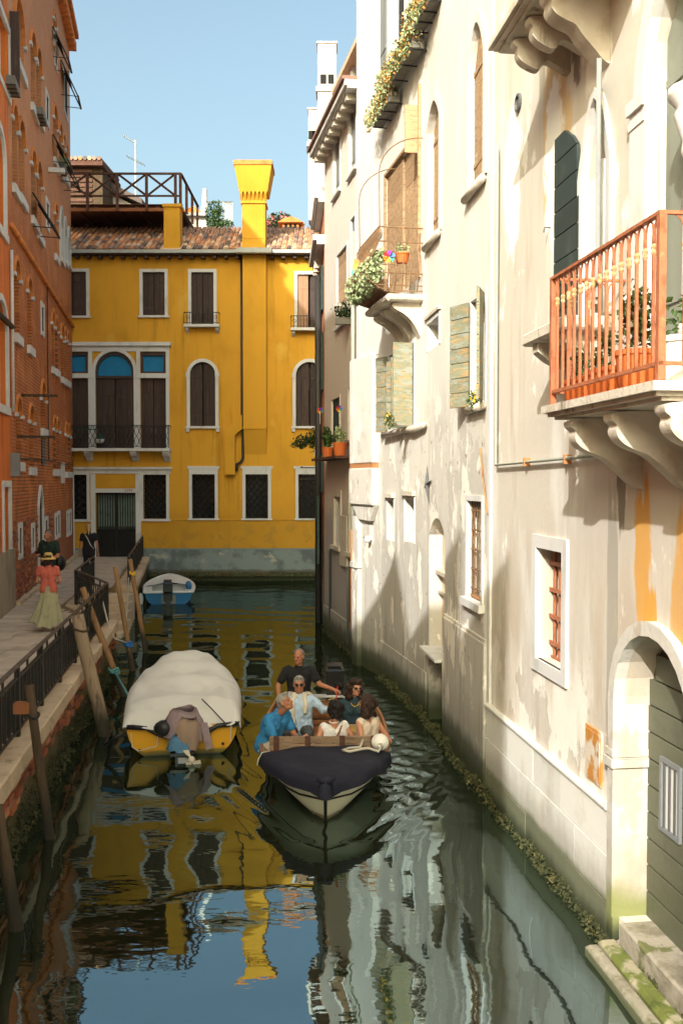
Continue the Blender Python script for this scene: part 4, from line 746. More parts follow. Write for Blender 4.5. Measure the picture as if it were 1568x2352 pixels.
for x0, x1 in ((205, 220), (309.5, 323.5), (382.5, 390)):
    Y.part('pilaster', MB().box(yu(x1), yu(x0), -.02, .07, zf, yz(868.5) - .001), m_white, wY)
    if x0 != 309.5 or 1: Y.part('jamb', MB().box(yu(x1 if x0 > 300 else x1 - 6) - (.0 if x0 < 390 else 0), yu(x0), -.02, .06, yz(858) + .001, yz(807.5) - .001) if x0 != 382.5 else MB().box(yu(390), yu(382.5), -.02, .06, yz(858) + .001, yz(807.5) - .001), m_white, wY) if x0 != 309.5 else Y.part('jamb', MB().box(yu(323.5), yu(315), -.02, .06, yz(858) + .001, yz(807.5) - .001), m_white, wY)
# balcony of the middle floor
sl_ = Y.part('balcony_slab', MB().box(yu(395), yu(120), .001, .62, yz(1037), yz(1030.5)), m_white, wY)
for x in (208, 312, 385): part('corbel', MB().prism([(.001, yz(1037) - .001), (.55, yz(1037) - .001), (.55, yz(1037) - .08), (.45, yz(1037) - .18), (.25, yz(1037) - .24), (.12, yz(1037) - .36), (.001, yz(1037) - .4)], yu(x) - .12, yu(x) + .12, 'x'), m_white, sl_)
zr = yz(978); z0 = yz(1030)
rl = Y.part('balcony_railing', MB().box(yu(394), yu(120), .56, .59, zr - .03, zr).box(yu(394), yu(120), .56, .58, z0 + .05, z0 + .07).box(yu(394), yu(394) + .025, .001, .559, zr - .03, zr - .001).box(yu(394), yu(394) + .025, .56, .59, z0, zr - .031), m_iron, wY)
step = .19; u = yu(393); H_ = zr - z0 - .1
wv = MB()
for sg in (-1, 1): wv.tube([(sg * step * .45 * math.sin(t * 2 * PI), .575, z0 + .07 + H_ * t) for t in np.linspace(0, 1, 13)], .011, 4)
for sg in (-1, 1): wv.tube([(sg * (.05 + .045 * (1 - t / 8) * math.cos(t)), .575, zr - .09 + .045 * (1 - t / 8) * math.sin(t)) for t in np.linspace(0, 6, 9)], .008, 4, False)
me = wv.mesh('baluster', m_iron)
while u < yu(150): put('baluster', me, rl, (u + step / 2, 0, 0)); u += step
# ground floor
Y.part('cornice_band', MB().box(yu(395), yu(120), .001, .14, yz(1078), yz(1072.5)).box(yu(392), yu(120), .001, .05, yz(1088), yz(1078) - .001), m_white, wY)
def grille(h):
    g = Y.part('window_grille', MB().band(h.out(), h.out(-.03, -.03) if 0 else outline(h.u0 + .03, h.u1 - .03, h.z0 + .03, h.z1 - .03), -.06, -.03, True), m_iron, wY); n = 6; c = MB(); W_ = h.u1 - h.u0; Z_ = h.z1 - h.z0
    for sg in (0, 1):
        for i in range(-n, n + 1):
            p = []
            for t in np.linspace(0, 1, 15):
                z = h.z0 + Z_ * (i / n + t * .62); uu = t if sg == 0 else 1 - t
                if h.z0 <= z <= h.z1: p.append((h.u0 + W_ * uu, -.045 + (.01 if sg else 0), z))
            if len(p) > 1: part('bar', MB().tube(p, .011, 4), m_iron, g)
    for sg in (-1, 1): part('scroll', MB().tube([((h.u0 + h.u1) / 2 + sg * (.2 + .13 * (1 - t / 9) * math.cos(t)), -.03, h.z1 - .16 + .13 * (1 - t / 9) * math.sin(t)) for t in np.linspace(0, 7, 16)], .010, 4), m_iron, g)
for x0, x1, y0, y1 in ((120, 200.5, 1090, 1193), (329.5, 382.5, 1090, 1192), (441, 494, 1089, 1191), (563.5, 616, 1089, 1191), (685, 742, 1089, 1191)):
    h = Y.hole(wY, yr(x0, x1, y0, y1), .3); big = x0 > 400; fr = Y.frame(wY, h, .115, m_white, .04, .06 if big else .09, .02, .10 if big else 0.); Y.pane(wY, h, m_glass, fr); grille(h)
Y.part('door_surround', MB().box(yu(219), yu(208.5), -.02, .07, ZQ, yz(1089)).box(yu(323), yu(311.5), -.02, .07, ZQ, yz(1089)).box(yu(311.4), yu(219.1), -.02, .065, yz(1131.5), yz(1122)), m_white, wY)
Y.part('lintel_panel', MB().box(yu(310), yu(220), -.02, .02, yz(1121.5), yz(1090)), m_ybox, wY)
hd2 = Y.hole(wY, (yu(311.4), yu(219.1), ZQ - .02, yz(1131.7)), .3); Y.pane(wY, hd2, m_gated, None, -.28, 'gate_backing')
gt = Y.part('gate', MB().box(hd2.u0, hd2.u1, -.14, -.10, ZQ, ZQ + .05).box(hd2.u0, hd2.u1, -.14, -.10, hd2.z1 - .08, hd2.z1).box(hd2.u0, hd2.u1, -.14, -.10, ZQ + 1.02, ZQ + 1.08).box((hd2.u0 + hd2.u1) / 2 - .04, (hd2.u0 + hd2.u1) / 2 + .04, -.145, -.095, ZQ, hd2.z1).box(hd2.u0, hd2.u1, -.15, -.141, ZQ, ZQ + 1.02), m_iron, wY)
for i in range(16): part('bar', MB().box(*(lambda c: (c - .016, c + .016))(hd2.u0 + (hd2.u1 - hd2.u0) * (i + .5) / 16), -.135, -.09, ZQ, hd2.z1), m_iron, gt)
for i in range(15): part('low_bar', MB().box(*(lambda c: (c - .014, c + .014))(hd2.u0 + (hd2.u1 - hd2.u0) * (i + 1) / 16), -.13, -.10, ZQ, ZQ + 1.2), m_iron, gt)
def text(s_, size, m, parent, mat, name='number'):
    c = bpy.data.curves.new(name, 'FONT'); c.body = s_; c.size = size; c.extrude = .002; c.align_x = 'CENTER'; c.align_y = 'CENTER'; c.materials.append(m)
    t = bpy.data.objects.new(name, c); me = bpy.data.meshes.new_from_object(t); bpy.data.objects.remove(t); o = ob(name, me, parent, mat); return o
m_redp = M('red_number_paint', (.30, .05, .04), bump=0)
text('5394', .15, m_redp, Y.e, MX.Translation((yu(296, 1126), .068, yz(1126.5))) @ MX.Rotation(PI, 4, 'Z') @ MX.Rotation(PI / 2, 4, 'X'))
Y.part('meter_plate', MB().box(yu(298), yu(285), .001, .03, yz(1071), yz(1055)), m_ybox, wY)
Y.part('belt_course', MB().box(-2.5, yu(325), .001, .025, yz(1194), yz(1191.5)), m_ybox, wY)
zb1 = yz(1262.7)
Y.part('socle', MB().box(-2.5, yu(326), -.3, .03, -1.6, zb1), m_ybase, wY); Y.part('socle', MB().box(yu(208), yu(120), -.3, .03, .6, zb1), m_ybase, wY)
u = -2.5
while u < yu(330): L = random.uniform(.5, .95); blk('stone_block', m_weed if random.random() < .6 else m_quay, Y.e, u, u + L - .015, .0, .10 + random.uniform(0, .05), .18, .36 + random.uniform(-.02, .02), .02); u += L
# flues and rainwater pipe on the front
Y.part('flue', MB().box(yu(613), yu(560.5), .001, .30, yz(981), yz(584)).box(yu(614), yu(559.5), .001, .32, yz(986), yz(981) - .001).prism([(.001, yz(986) - .002), (.30, yz(986) - .002), (.001, yz(1044))], yu(612), yu(561.5), 'x'), m_ybox, wY)
Y.part('small_flue', MB().prism([(yu(541), yz(1090)), (yu(541), yz(1000)), (yu(557), yz(986)), (yu(557), yz(954)), (yu(518), yz(988)), (yu(518), yz(1090))], .001, .26), m_ybox, wY)
Y.part('downpipe', MB().tube([(yu(556.8), .11, yz(592)), (yu(556.8), .11, yz(950)), (yu(558.5), .11, yz(965)), (yu(558.5), .11, yz(1052)), (yu(553), .11, yz(1062)), (yu(545), .11, yz(1066)), (yu(543.5), .10, yz(1082))], .055, 8), m_pipe, wY, True)
zg = yz(588, 450)
Y.wall(wY, -3.5, 14, -1.6, zg + .05, m_yel)
Y.part('eave', MB().box(-3.5, 14, -.2, .42, zg - .02, zg + .02), m_wood, wY); Y.part('gutter', MB().box(-3.5, 14, .30, .46, zg + .021, zg + .15).box(-3.5, 14, .22, .33, zg + .15, zg + .185), m_gut, wY)
Y.part('flue_gutter', MB().box(yu(627), yu(548), .46, .72, zg - .03, zg + .16), m_gut, wY)
for i in range(36):
    u = -3.1 + i * .447
    if not (yu(613) - .15 < u < yu(560) + .15): Y.part('bracket', MB().box(u - .07, u + .07, .001, .30, zg - .14, zg - .021), m_wood, wY)
# tiled roof slope: cover tiles picked apart, the hidden channel tiles one sheet
run = 2.6; rise = AT(450, 525, YD + run).z - zg - .16; RX0, RX1 = -3.4, 13.6
Y.part('roof_slope', MB().add([(RX0, .40, zg + .16), (RX1, .40, zg + .16), (RX1, -run, zg + .16 + rise), (RX0, -run, zg + .16 + rise)], [(3, 2, 1, 0)]).add([(RX0, -run, zg + .16 + rise), (RX1, -run, zg + .16 + rise), (RX1, -8, zg - .5), (RX0, -8, zg - .5)], [(3, 2, 1, 0)]), m_tile, wY)
tl = MB(); n = 5; L = .44
A0 = [(-.095 * math.cos(PI * k / n), 0, .062 * math.sin(PI * k / n)) for k in range(n + 1)]; A1 = [(x * .82, L, z * .82 + .0) for x, _, z in A0]
tl.add(A0 + A1, [(k, k + 1, n + 2 + k, n + 1 + k) for k in range(n)] + [tuple(range(n, -1, -1))]); tme = tl.mesh('roof_tile', m_tile)
sl_a = math.atan2(rise, run + .4); rows = 9; cols = int((RX1 - RX0) / .205); rt = []
for c_ in range(cols):
    for k in range(rows): rt.append((RX0 + .1 + c_ * .205, k))
rest = MB(); vis = [(u, k) for u, k in rt if .7 < u < 10.9]; random.shuffle(vis); one = set(sorted(vis, key=lambda t: (t[1], t[0]))[:300])
slen = math.hypot(rise, run + .4); cs, sn = math.cos(sl_a), math.sin(sl_a)
for u, k in rt:
    s_ = k * slen / rows + random.uniform(-.02, .02); uu = u + random.uniform(-.012, .012); yy = .42 - s_ * cs; zz = zg + .175 + s_ * sn
    if yu(423) < uu < yu(378) and s_ < .75: continue
    if yu(615) < uu < yu(556) and s_ < 1.05: continue
    if (u, k) in one: ob('roof_tile', tme, Y.e).matrix_basis = MX.Translation((uu, yy, zz)) @ MX.Rotation(random.uniform(-.05, .05) + PI, 4, 'Z') @ MX.Rotation(sl_a, 4, 'X')
    else:
        T = MX.Translation((uu, yy, zz)) @ MX.Rotation(PI, 4, 'Z') @ MX.Rotation(sl_a, 4, 'X'); rest.add([T @ V(p) for p in tl.v], tl.f)
m_tile2 = M('roof_tile_rest', (.30, .15, .09), [('n', (.14, .09, .07), (4.9, 3, 3), .45, .55, .9), ('n', (.45, .25, .13), (4.9, 2, 2), .55, .62, .8), ('n', (.07, .055, .05), 7, .6, .75, .7)], bump=.4, bs=30)
stuff(Y.part('roof_tiles', rest, m_tile2, wY))
# chimneys of the yellow house
cx0, cx1 = yu(611.5), yu(559.5); cz = zg + .1; zt = yz(388.5, 585)
ch = Y.part('chimney', MB().box(cx0, cx1, -.55, .31, cz, yz(468)).box(cx0 + .06, cx1 - .06, .31, .325, cz + .5, yz(475)), m_ybox, wY)
fl = part('chimney_hood', MB().add([(cx0 - .10, .42, yz(447)), (cx1 + .10, .42, yz(447)), (cx1 + .10, -.66, yz(447)), (cx0 - .10, -.66, yz(447)), (cx0 - .27, .55, zt), (cx1 + .27, .55, zt), (cx1 + .27, -.8, zt), (cx0 - .27, -.8, zt)], [(3, 2, 1, 0)[::-1], (4, 5, 6, 7)[::-1], (0, 1, 5, 4)[::-1], (1, 2, 6, 5)[::-1], (2, 3, 7, 6)[::-1], (3, 0, 4, 7)[::-1]]).box(cx0, cx1, -.5, .30, yz(468), yz(447)), m_ybox, ch)
part('chimney_cap', MB().box(cx0 - .30, cx1 + .30, -.83, .58, zt + .001, zt + .17), m_terr, ch)
part('chimney_band', MB().box(cx0 - .05, cx1 + .05, -.6, .36, yz(468) - .08, yz(468)), m_ybox, ch)
for i in range(7): u = cx0 - .02 + (cx1 - cx0 + .04) * i / 6; part('dentil', MB().prism([(.30, yz(466)), (.44, yz(452)), (.44, yz(447)), (.30, yz(447))], u - .045, u + .045, 'x'), m_ybox, ch)
sx0, sx1 = yu(418), yu(381.5)
sc = Y.part('small_chimney', MB().box(sx0, sx1, -.4, .22, zg + .1, yz(479)), m_ybox, wY); part('chimney_cap', MB().box(sx0 - .06, sx1 + .05, -.45, .27, yz(479) + .001, yz(472)), m_ybox, sc)
# timber roof terrace (altana)
ya0 = -.75; zd0, zd1 = yz(473, 300) + .02, yz(456, 300)
al = Y.part('roof_terrace', MB().box(yu(411), 14, ya0 - 4.6, ya0 - .12, zd1 - .08, zd1 - .03), m_alt, wY)
part('fascia', MB().box(yu(414), 14, ya0 - .11, ya0 - .02, zd0, zd1 - .14), m_altf, al); part('edge_board', MB().box(yu(414.5), 14, ya0 - .14, ya0 + .0, zd1 - .03, zd1), m_alt, al)
u = yu(405)
while u < 13: part('joist', MB().box(u - .06, u + .06, ya0 - 4.5, ya0 - .04, zd1 - .139, zd1 - .081), m_alt, al); u += .83
zrl = yz(382, 300); zmr = yz(436, 300); posts = [410.5, 399, 332, 264, 195, 126]
part('top_rail', MB().box(yu(412), 14, ya0 - .08, ya0 + .01, zrl - .07, zrl), m_alt, al); part('mid_rail', MB().box(yu(411), 14, ya0 - .06, ya0 - .01, zmr - .04, zmr + .03), m_alt, al)
for x in posts: part('post', MB().box(yu(x) - .055, yu(x) + .055, ya0 - .015, ya0 + .06, zd0 - .02, zrl - .071), m_alt, al)
for a, b in zip(posts[1:], posts[2:]):
    for za, zb_ in ((zmr + .04, zrl - .08), (zrl - .08, zmr + .04)): part('brace', MB().tube([(yu(a) + .06, ya0 - .035, za), (yu(b) - .06, ya0 - .035, zb_)], .045, 4), m_alt, al)
part('side_rail', MB().box(yu(411) - .05, yu(411) + .04, ya0 - 4.6, ya0 - .09, zrl - .07, zrl - .001), m_alt, al)
for i in range(1, 4): part('post', MB().box(yu(411) - .05, yu(411) + .05, ya0 - 1.5 * i, ya0 - 1.5 * i + .1, zd1, zrl - .07), m_alt, al)
for u in (yu(405), yu(300), 10.8): part('support', MB().box(u - .1, u + .1, ya0 - 2.6, ya0 - 2.4, zg + .3, zd1 - .14), m_alt, al)
part('cross_beam', MB().box(yu(411), 14, ya0 - 2.62, ya0 - 2.38, zd0 - .62, zd0 - .35), m_altf, al); part('back_wall', MB().box(yu(380), 14, ya0 - 4.6, ya0 - 4.4, zg - .3, zd1 - .15), m_alt, al)
# ---------------------------------------------------------------- what stands behind the yellow roof
p = AT(160, 470, 44); q = AT(238, 368, 44)
hb_ = empty('attic_house', 'dark boarded attic with a tiled roof behind the timber roof terrace', 'house', loc=(p.x, 44, 0))
part('wall', MB().box(-2.5, q.x - p.x - .05, 0, 3, 9, q.z - .35), m_poled, hb_)
for i in range(9): part('slat', MB().box(-2.4, q.x - p.x - .5, -.05, -.005, q.z - .55 - i * .22, q.z - .42 - i * .22), m_alt, hb_)
rf = part('roof', MB().box(-2.5, q.x - p.x + .05, -.4, 3.2, q.z - .35, q.z - .12), m_alt, hb_)
for i in range(14): part('roof_tile', MB().tube([(q.x - p.x - .1 - i * .21, -.45, q.z - .05), (q.x - p.x - .1 - i * .21, 3.2, q.z + .1)], .10, 6), m_tile, hb_)
a = AT(232, 412, 46); b = AT(330, 466, 46)
hg = empty('gabled_house', 'yellowish gable and sloping tile roof seen through the terrace railing', 'house', loc=(a.x, 46, 0))
part('wall', MB().prism([(-2.5, 8), (b.x - a.x - .3, 8), (b.x - a.x - .3, b.z - .2), (-.1, a.z - .35), (-2.5, a.z - 1.5)], 0, 4), m_beige if 0 else m_pink, hg)
part('roof', MB().prism([(-.2, a.z - .25), (b.x - a.x, b.z - .15), (b.x - a.x, b.z + .1), (-.2, a.z + .12), (-2.6, a.z - 1.2), (-2.6, a.z - 1.5)], -.4, 4.2), m_tile, hg)
a = AT(312, 445, 47); tv = empty('tv_antenna', 'thin television antenna on a mast above the roof terrace', 'antenna', loc=(a.x, 47, 0)); zt = AT(312, 322, 47).z
part('mast', MB().tube([(0, 0, 9), (0, 0, zt)], .045, 6), m_gut, tv); k = MB()
part('boom', MB().tube([(.05, 0, zt - .15), (-.65, 0, zt + .25)], .022, 5), m_gut, tv); part('boom', MB().tube([(.45, 0, zt - 1.2), (-.45, 0, zt - .75)], .018, 5), m_irong, tv)
k2 = MB()
for i in range(7): k2.tube([(-.6 + i * .09, -.22, zt + .22 - i * .05), (-.6 + i * .09, .22, zt + .22 - i * .05)], .012, 4); k.tube([(.4 - i * .13, -.3, zt - 1.17 + i * .065), (.4 - i * .13, .3, zt - 1.17 + i * .065)], .01, 4)
part('elements', k, m_gut, tv); part('elements', k2, m_gut, tv)
a = AT(462, 430, 46); b = AT(472, 525, 46); ws = empty('white_roof_house', 'small white house with a slim sloping chimney between the terrace and the big chimney', 'house', loc=(a.x, 46, 0))
part('wall', MB().box(-.75, .25, 0, 2, 8, AT(440, 498, 46).z), m_white, ws); part('roof', MB().box(-1.0, .3, -.25, 2.2, AT(440, 498, 46).z + .001, AT(440, 491, 46).z), m_gut, ws)
part('tile_ridge', MB().prism([(-1.1, AT(440, 490, 46).z), (.1, AT(440, 490, 46).z), (-.35, AT(440, 474, 46).z)], -.1, 1.8), m_terr, ws)
part('chimney', MB().prism([(-.08, a.z - 1.5), (.22, a.z - 1.5), (.22, a.z), (.06, a.z)], .2, .5), m_white, ws)
x0 = AT(473, 500, 45.5).x; x1 = AT(535, 500, 45.5).x; z0 = AT(500, 527, 45.5).z; z1 = AT(500, 463, 45.5).z
tr = empty('trellis', 'white lattice trellis on the roof beyond, left half overgrown with ivy', 'trellis', loc=(x0, 45.5, z0 - .3)); W_ = x1 - x0; Hh = z1 - z0 + .3
part('frame', MB().band(outline(0, W_, 0, Hh), outline(.05, W_ - .05, .05, Hh - .05), -.03, .03, True).box(W_ * .62, W_ * .65, -.03, .03, .05, Hh - .05), m_white, tr)
for i in range(12):
    t = i / 12.; part('slat', MB().tube([(W_ * (.64 + .36 * max(0, t * 2 - 1)), 0, Hh * min(1, t * 2)), (W_ * (.64 + .36 * min(1, t * 2)), 0, Hh * max(0, t * 2 - 1))], .014, 4), m_white, tr); part('slat', MB().tube([(W_ * (1 - .36 * max(0, t * 2 - 1)), .02, Hh * min(1, t * 2)), (W_ * (1 - .36 * min(1, t * 2)), .02, Hh * max(0, t * 2 - 1))], .014, 4), m_white, tr)
iv = tag(ob('ivy', leaves(900, [((x0 + W_ * .33, 45.4, z0 + Hh * .4), (.45, .18, .75)), ((x0 + W_ * .6, 45.4, z0 + .2), (.6, .2, .25))], .07, 4).mesh('ivy', m_leaf)), 'green ivy climbing over the left half of the roof trellis', 'ivy')
a = AT(642, 506, 45); ol = empty('oleander', 'pink flowering bush on the roof just right of the big yellow chimney', 'bush', loc=(a.x, 45, a.z - .6))
part('foliage', leaves(900, [((0, 0, .55), (.62, .5, .45)), ((-.35, 0, .3), (.4, .4, .35)), ((.35, 0, .4), (.35, .4, .3))], .07, 5), m_leafd, ol); part('flowers', leaves(160, [((0, -.1, .62), (.62, .5, .42)), ((-.4, -.1, .35), (.3, .4, .3))], .05, 6, 1.), m_petalp, ol)
part('stem', MB().tube([(0, 0, -.6), (0, 0, .6)], .03, 5), m_poled, ol)
a = AT(668, 510, 42); hc = empty('brick_roof_vent', 'little brick roof vent with a gabled cap near the right roof end', 'roof vent', loc=(a.x, 42, a.z - .3))
part('body', MB().box(-.35, .35, -.3, .3, -1, .18), m_terr, hc); part('cap', MB().prism([(-.55, .18), (.55, .18), (.3, .34), (0, .42), (-.3, .34)], -.45, .45), m_terr, hc)
for u in (-.2, 0, .2): part('opening', MB().box(u - .06, u + .06, -.31, -.301, -.1, .14), m_dark, hc)
part('pot', MB().lathe([(.1, -.8), (.1, .16), (.13, .18), (.13, .24), (.08, .24)], (.48, 0, 0), 10), m_terr, hc)
# ---------------------------------------------------------------- left bank: brick palace and orange house at the edge of the frame
yJ = 22.9; wL = Wall((xb(37.85), 37.85), (xb(yJ), yJ)); K = Bld('brick_palace', 'tall brick palace with rows of arched windows along the left walkway', 'palace', wL)
ZE = 21.2; doors = []
def bw(x0, x1, y0, y1, kind='arch', d=.28, pt=1.):
    a = wL.uv(x0, (y0 + y1) / 2)[0]; b = wL.uv(x1, (y0 + y1) / 2)[0]; xm = (x0 + x1) / 2
    u0, u1 = min(a, b), max(a, b); zt, zb = wL.uv(xm, y0)[1], wL.uv(xm, y1)[1]; hw = (u1 - u0) / 2
    h = K.hole(wL, (u0, u1, zb, zt), d, 0 if kind in ('slot',) else min(hw * (1.25 if pt > 1 else 1.0), .9), pt); doors.append(h)
    if kind == 'arch':
        f = K.part('window', MB().band(h.out(.11)[1:-1], h.out(-.003)[1:-1], -.05, .05), m_terr, wL); zs = h.z1 - h.rise
        part('impost', MB().box(u0 - .2, u0, -.02, .07, zs - .07, zs + .02).box(u1, u1 + .2, -.02, .07, zs - .07, zs + .02), m_white, f)
        part('sill', MB().box(u0 - .1, u1 + .1, -.02, .09, zb - .22, zb), m_white, f)
    elif kind == 'white':
        f = K.part('window', MB().band(h.out(.1), h.out(-.003), -.04, .06), m_white, wL); part('sill', MB().box(u0 - .1, u1 + .1, -.02, .1, zb - .16, zb), m_white, f)
    else: f = K.frame(wL, h, .13, m_white, .03, base=True); part('reveal', MB().band(h.out(-.001, -.001), h.out(-.012, -.012), -d + .01, .001, True), m_dirt_shade, f)
    K.pane(wL, h, m_dark, f); return h
A = [(34.6, 55, 6, 150), (71, 82.5, 80, 250), (84, 95, 116, 268), (28.5, 41, 246, 432), (43.5, 57, 281, 455), (72, 83, 349, 505), (85, 96, 375, 540), (123, 131.5, 247, 372), (136, 142.5, 288, 392), (144.5, 149, 312, 400),
     (151, 155.5, 334, 410), (125.5, 131.5, 472, 588), (33.5, 45, 599, 770), (63, 73, 640, 797), (118.5, 125.5, 717, 845), (127, 133, 731, 850), (140, 146.5, 748, 868), (148, 152.5, 757, 872), (153.8, 158, 765, 876),
     (37.5, 49, 915, 1062), (66.8, 77, 932, 1073), (94, 104, 878, 985), (122.3, 128.3, 960, 1078), (130, 135.8, 964, 1078), (150, 155, 974, 1084), (156.4, 161.2, 978, 1084), (123.2, 128, 33, 100)]
for a in A: bw(*a)
for a in ((137.5, 144, 480, 596), (146, 152, 503, 600), (154, 160.5, 526, 606)): bw(*a, 'white', .2, 1.5)
for a in ((106, 111, 222, 278), (107, 112, 468, 520), (95, 100, 706, 762), (44, 49.5, 1212, 1272), (73.5, 78, 1212, 1258), (104, 109, 1195, 1240), (127, 131, 1187, 1230), (133, 137, 1182, 1226), (154, 157, 1180, 1224), (159.5, 163, 1177, 1221), (148, 155, 176, 262), (126, 130, 84, 150)): bw(*a, 'slot', .22)
hD = bw(88, 97.5, 1122, 1395, 'white', .35, 1.7); K.part('door_shade_lining', MB().band(hD.out(-.001), hD.out(-.03), -.34, .001), m_dirt_shade, wL); K.part('door_leaf', MB().box(hD.u0 + .02, hD.u1 - .02, -.20, -.15, hD.z0, hD.z1 - .8), m_alt, wL)  # dark lining on the jambs stands in for the shade inside the doorway
r = wL.R(95, 103, 985, 1068, 99); lv = K.part('louvre', MB().box(r[0], r[1], .001, .03, r[2], r[3]), m_iron, wL)
for i in range(12): part('slat', MB().box(r[0], r[1], .031, .06, r[2] + (r[3] - r[2]) * i / 12, r[2] + (r[3] - r[2]) * (i + .4) / 12), m_grys, lv)
K.wall(wL, 0, wL.len, .5, ZE, m_brk)
c0 = wL.uv(31, 535); c1 = wL.uv(164, 745); zc = (c0[1] + c1[1]) / 2
K.part('rope_moulding', MB().tube([(0, .04, zc), (wL.len, .04, zc)], .07, 8), m_terr, wL, True)
K.part('cornice', MB().box(-.1, wL.len, -.3, .35, ZE + .001, ZE + .2).box(-.1, wL.len, -.2, .22, ZE - .25, ZE), m_terr, wL)
for i in range(34): K.part('dentil', MB().box(*(lambda c: (c - .12, c + .12))(.2 + i * .45), .001, .28, ZE - .55, ZE - .251), m_terr, wL)
for q in (.4, 2.6): K.part('merlon', MB().box(q, q + .8, -.3, .1, ZE + .2, ZE + 1.0).box(q - .05, q + .85, -.35, .15, ZE + 1.0, ZE + 1.1), m_brk, wL)
K.part('corner_strip', MB().box(-.02, .14, .001, .035, ZQ, 4.2), m_white, wL); K.part('kerb_strip', MB().box(0, wL.len, .001, .16, ZQ - .1, ZQ + .09), m_kerb, wL)
for px, py in ((98, 1125), ): K.part('cable', MB().tube([(.2, .03, 4.62), (3.2, .03, 4.55), (8, .03, 4.6), (wL.len - .1, .03, 4.5)], .018, 5), m_pipe, wL)
ucv = wL.uv(109, 900)[0]; K.part('cable', MB().tube([(ucv, .03, 4.6), (ucv + .05, .03, 8), (ucv - .02, .03, zc)], .018, 5), m_pipe, wL)
K.part('floodlight', MB().box(*(lambda u: (u - .1, u + .1))(wL.uv(112, 390)[0]), .001, .5, wL.uv(112, 396)[1], wL.uv(112, 386)[1]), m_white, wL)
for px, py, lw in ((68, 905, .5), (60, 1000, .6)):
    u, z = wL.uv(px - 20, py); K.part('pole_bracket', MB().box(u - .05, u + .05, .001, .9, z - .06, z), m_poled, wL)
r = wL.R(140, 147, 1063, 1110, 143); K.part('notice_board', MB().box(r[0], r[1], .001, .04, r[2], r[3]), m_white, wL)
n = 0; cand = []
for row in range(30):
    for c_ in range(30): cand.append((row, c_))
random.shuffle(cand)
for row, c_ in cand:
    u = wL.len - .16 - c_ * .26 - (row % 2) * .13; z = ZQ + .10 + row * .075 + .03
    if n >= 300 or random.random() > .75 or z > 3.0: continue
    if any(h.u0 - .32 < u < h.u1 + .32 and h.z0 - .25 < z < h.z1 + .2 for h in doors): continue
    ob('brick', ubox(m_brkp, 'brick'), K.e).matrix_basis = MX.Translation((u, -.035 + random.uniform(0, .03), z)) @ MX.Diagonal((.235, .11, .062, 1)); n += 1
# orange house
wO = Wall((xb(yJ - .02), yJ - .02), (xb(18.6), 18.6)); O_ = Bld('orange_house', 'orange plastered house with white arched windows at the left edge', 'house', wO)
def ow(x0, x1, y0, y1, rise=0.):
    r = wO.R(x0, x1, y0, y1); h = O_.hole(wO, r, .16, rise); f = O_.frame(wO, h, .14, m_white, .04, base=rise == 0)
    if rise: part('sill', MB().box(h.u0 - .15, h.u1 + .15, -.03, .07, h.z0 - .18, h.z0), m_white, f)
    O_.pane(wO, h, m_pink, f); return h
ow(-12, 11, 296, 520, .6); ow(-10, 16, 690, 930, .6); ow(-14, 20, 30, 180); ow(8.5, 23, 1118, 1290)
hO = H(wO.R(14, 22, 18, 188)); O_.part('shutter', MB().box(hO.u0, hO.u0 + .06, .02, .24, hO.z0, hO.z1), m_wood, wO)
O_.wall(wO, 0, wO.len, ZQ - .5, ZE, m_orng)
O_.part('socle', MB().box(.0, wO.len, .001, .06, ZQ - .4, 2.35), m_cement, wO); O_.part('string_course', MB().tube([(0, .05, 7.6), (wO.len, .05, 7.6)], .07, 6), m_poled, wO)
O_.part('meter_box', MB().box(.02, .22, .001, .2, wO.uv(28, 1060)[1] - .35, wO.uv(28, 1060)[1] + .2), m_grys, wO)
O_.part('downpipe', MB().tube([(.1, .06, 5.6), (.1, .06, 9.4)], .04, 6), m_white, wO, True)
# things hung on the brick palace: drying frames, flower boxes, street lamp
def awning(px, py, drop, out_, lab):
    u, z = wL.uv(px, py); e = empty('awning_frame', lab, 'awning', wL.M @ MX.Translation((u, 0, z)), group='awning frames on the brick palace')
    for s_ in (-.55, .55): part('arm', MB().tube([(s_, .02, 0), (s_, out_, -drop)], .025, 5), m_iron, e); part('stay', MB().tube([(s_, .02, -drop * .98), (s_, out_, -drop)], .015, 4), m_iron, e)
    part('roller', MB().tube([(-.6, out_, -drop), (.6, out_, -drop)], .035, 6), m_pipe, e); part('canvas', MB().add([(-.55, .04, .02), (.55, .04, .02), (.55, out_ * .55, -drop * .53), (-.55, out_ * .55, -drop * .53)], [(0, 1, 2, 3)]), m_pipe, e)
awning(143, 152, 1.25, .6, 'topmost awning frame sticking out against the sky'); awning(125, 78, 1.0, .5, 'small awning frame under the palace eave'); awning(125, 322, .9, .55, 'awning frame above the flower box on the palace'); awning(141, 362, 1.0, .6, 'awning frame beside the roof terrace corner'); awning(80, 455, .95, .6, 'lowest awning frame, over a white framed arch')
def fbox(w, u, z, wd, lab, m, blob=0, par_m=m_wbox):
    e = empty('flower_box', lab, 'flower box', w.M @ MX.Translation((u, 0, z)), group='flower boxes hung on the house fronts')
    part('trough', MB().box(-wd / 2, wd / 2, .06, .26, -.16, .04, .01), par_m, e)
    for s_ in np.linspace(-wd / 2 + .04, wd / 2 - .04, 4): part('bracket', MB().box(s_ - .012, s_ + .012, .001, .275, -.18, -.161), m_iron, e)
    return e
e = fbox(wL, wL.uv(82, 262)[0], wL.uv(82, 262)[1], .95, 'empty dark flower box on the brick palace under a twin arch', m_leaf)
e = fbox(wL, wL.uv(134, 385)[0], wL.uv(134, 385)[1], .8, 'flower box with dry grass on the brick palace near the roof terrace', m_leaf); part('foliage', leaves(90, [((0, .2, .2), (.4, .15, .2))], .08, 3, .3), m_leafp, e)
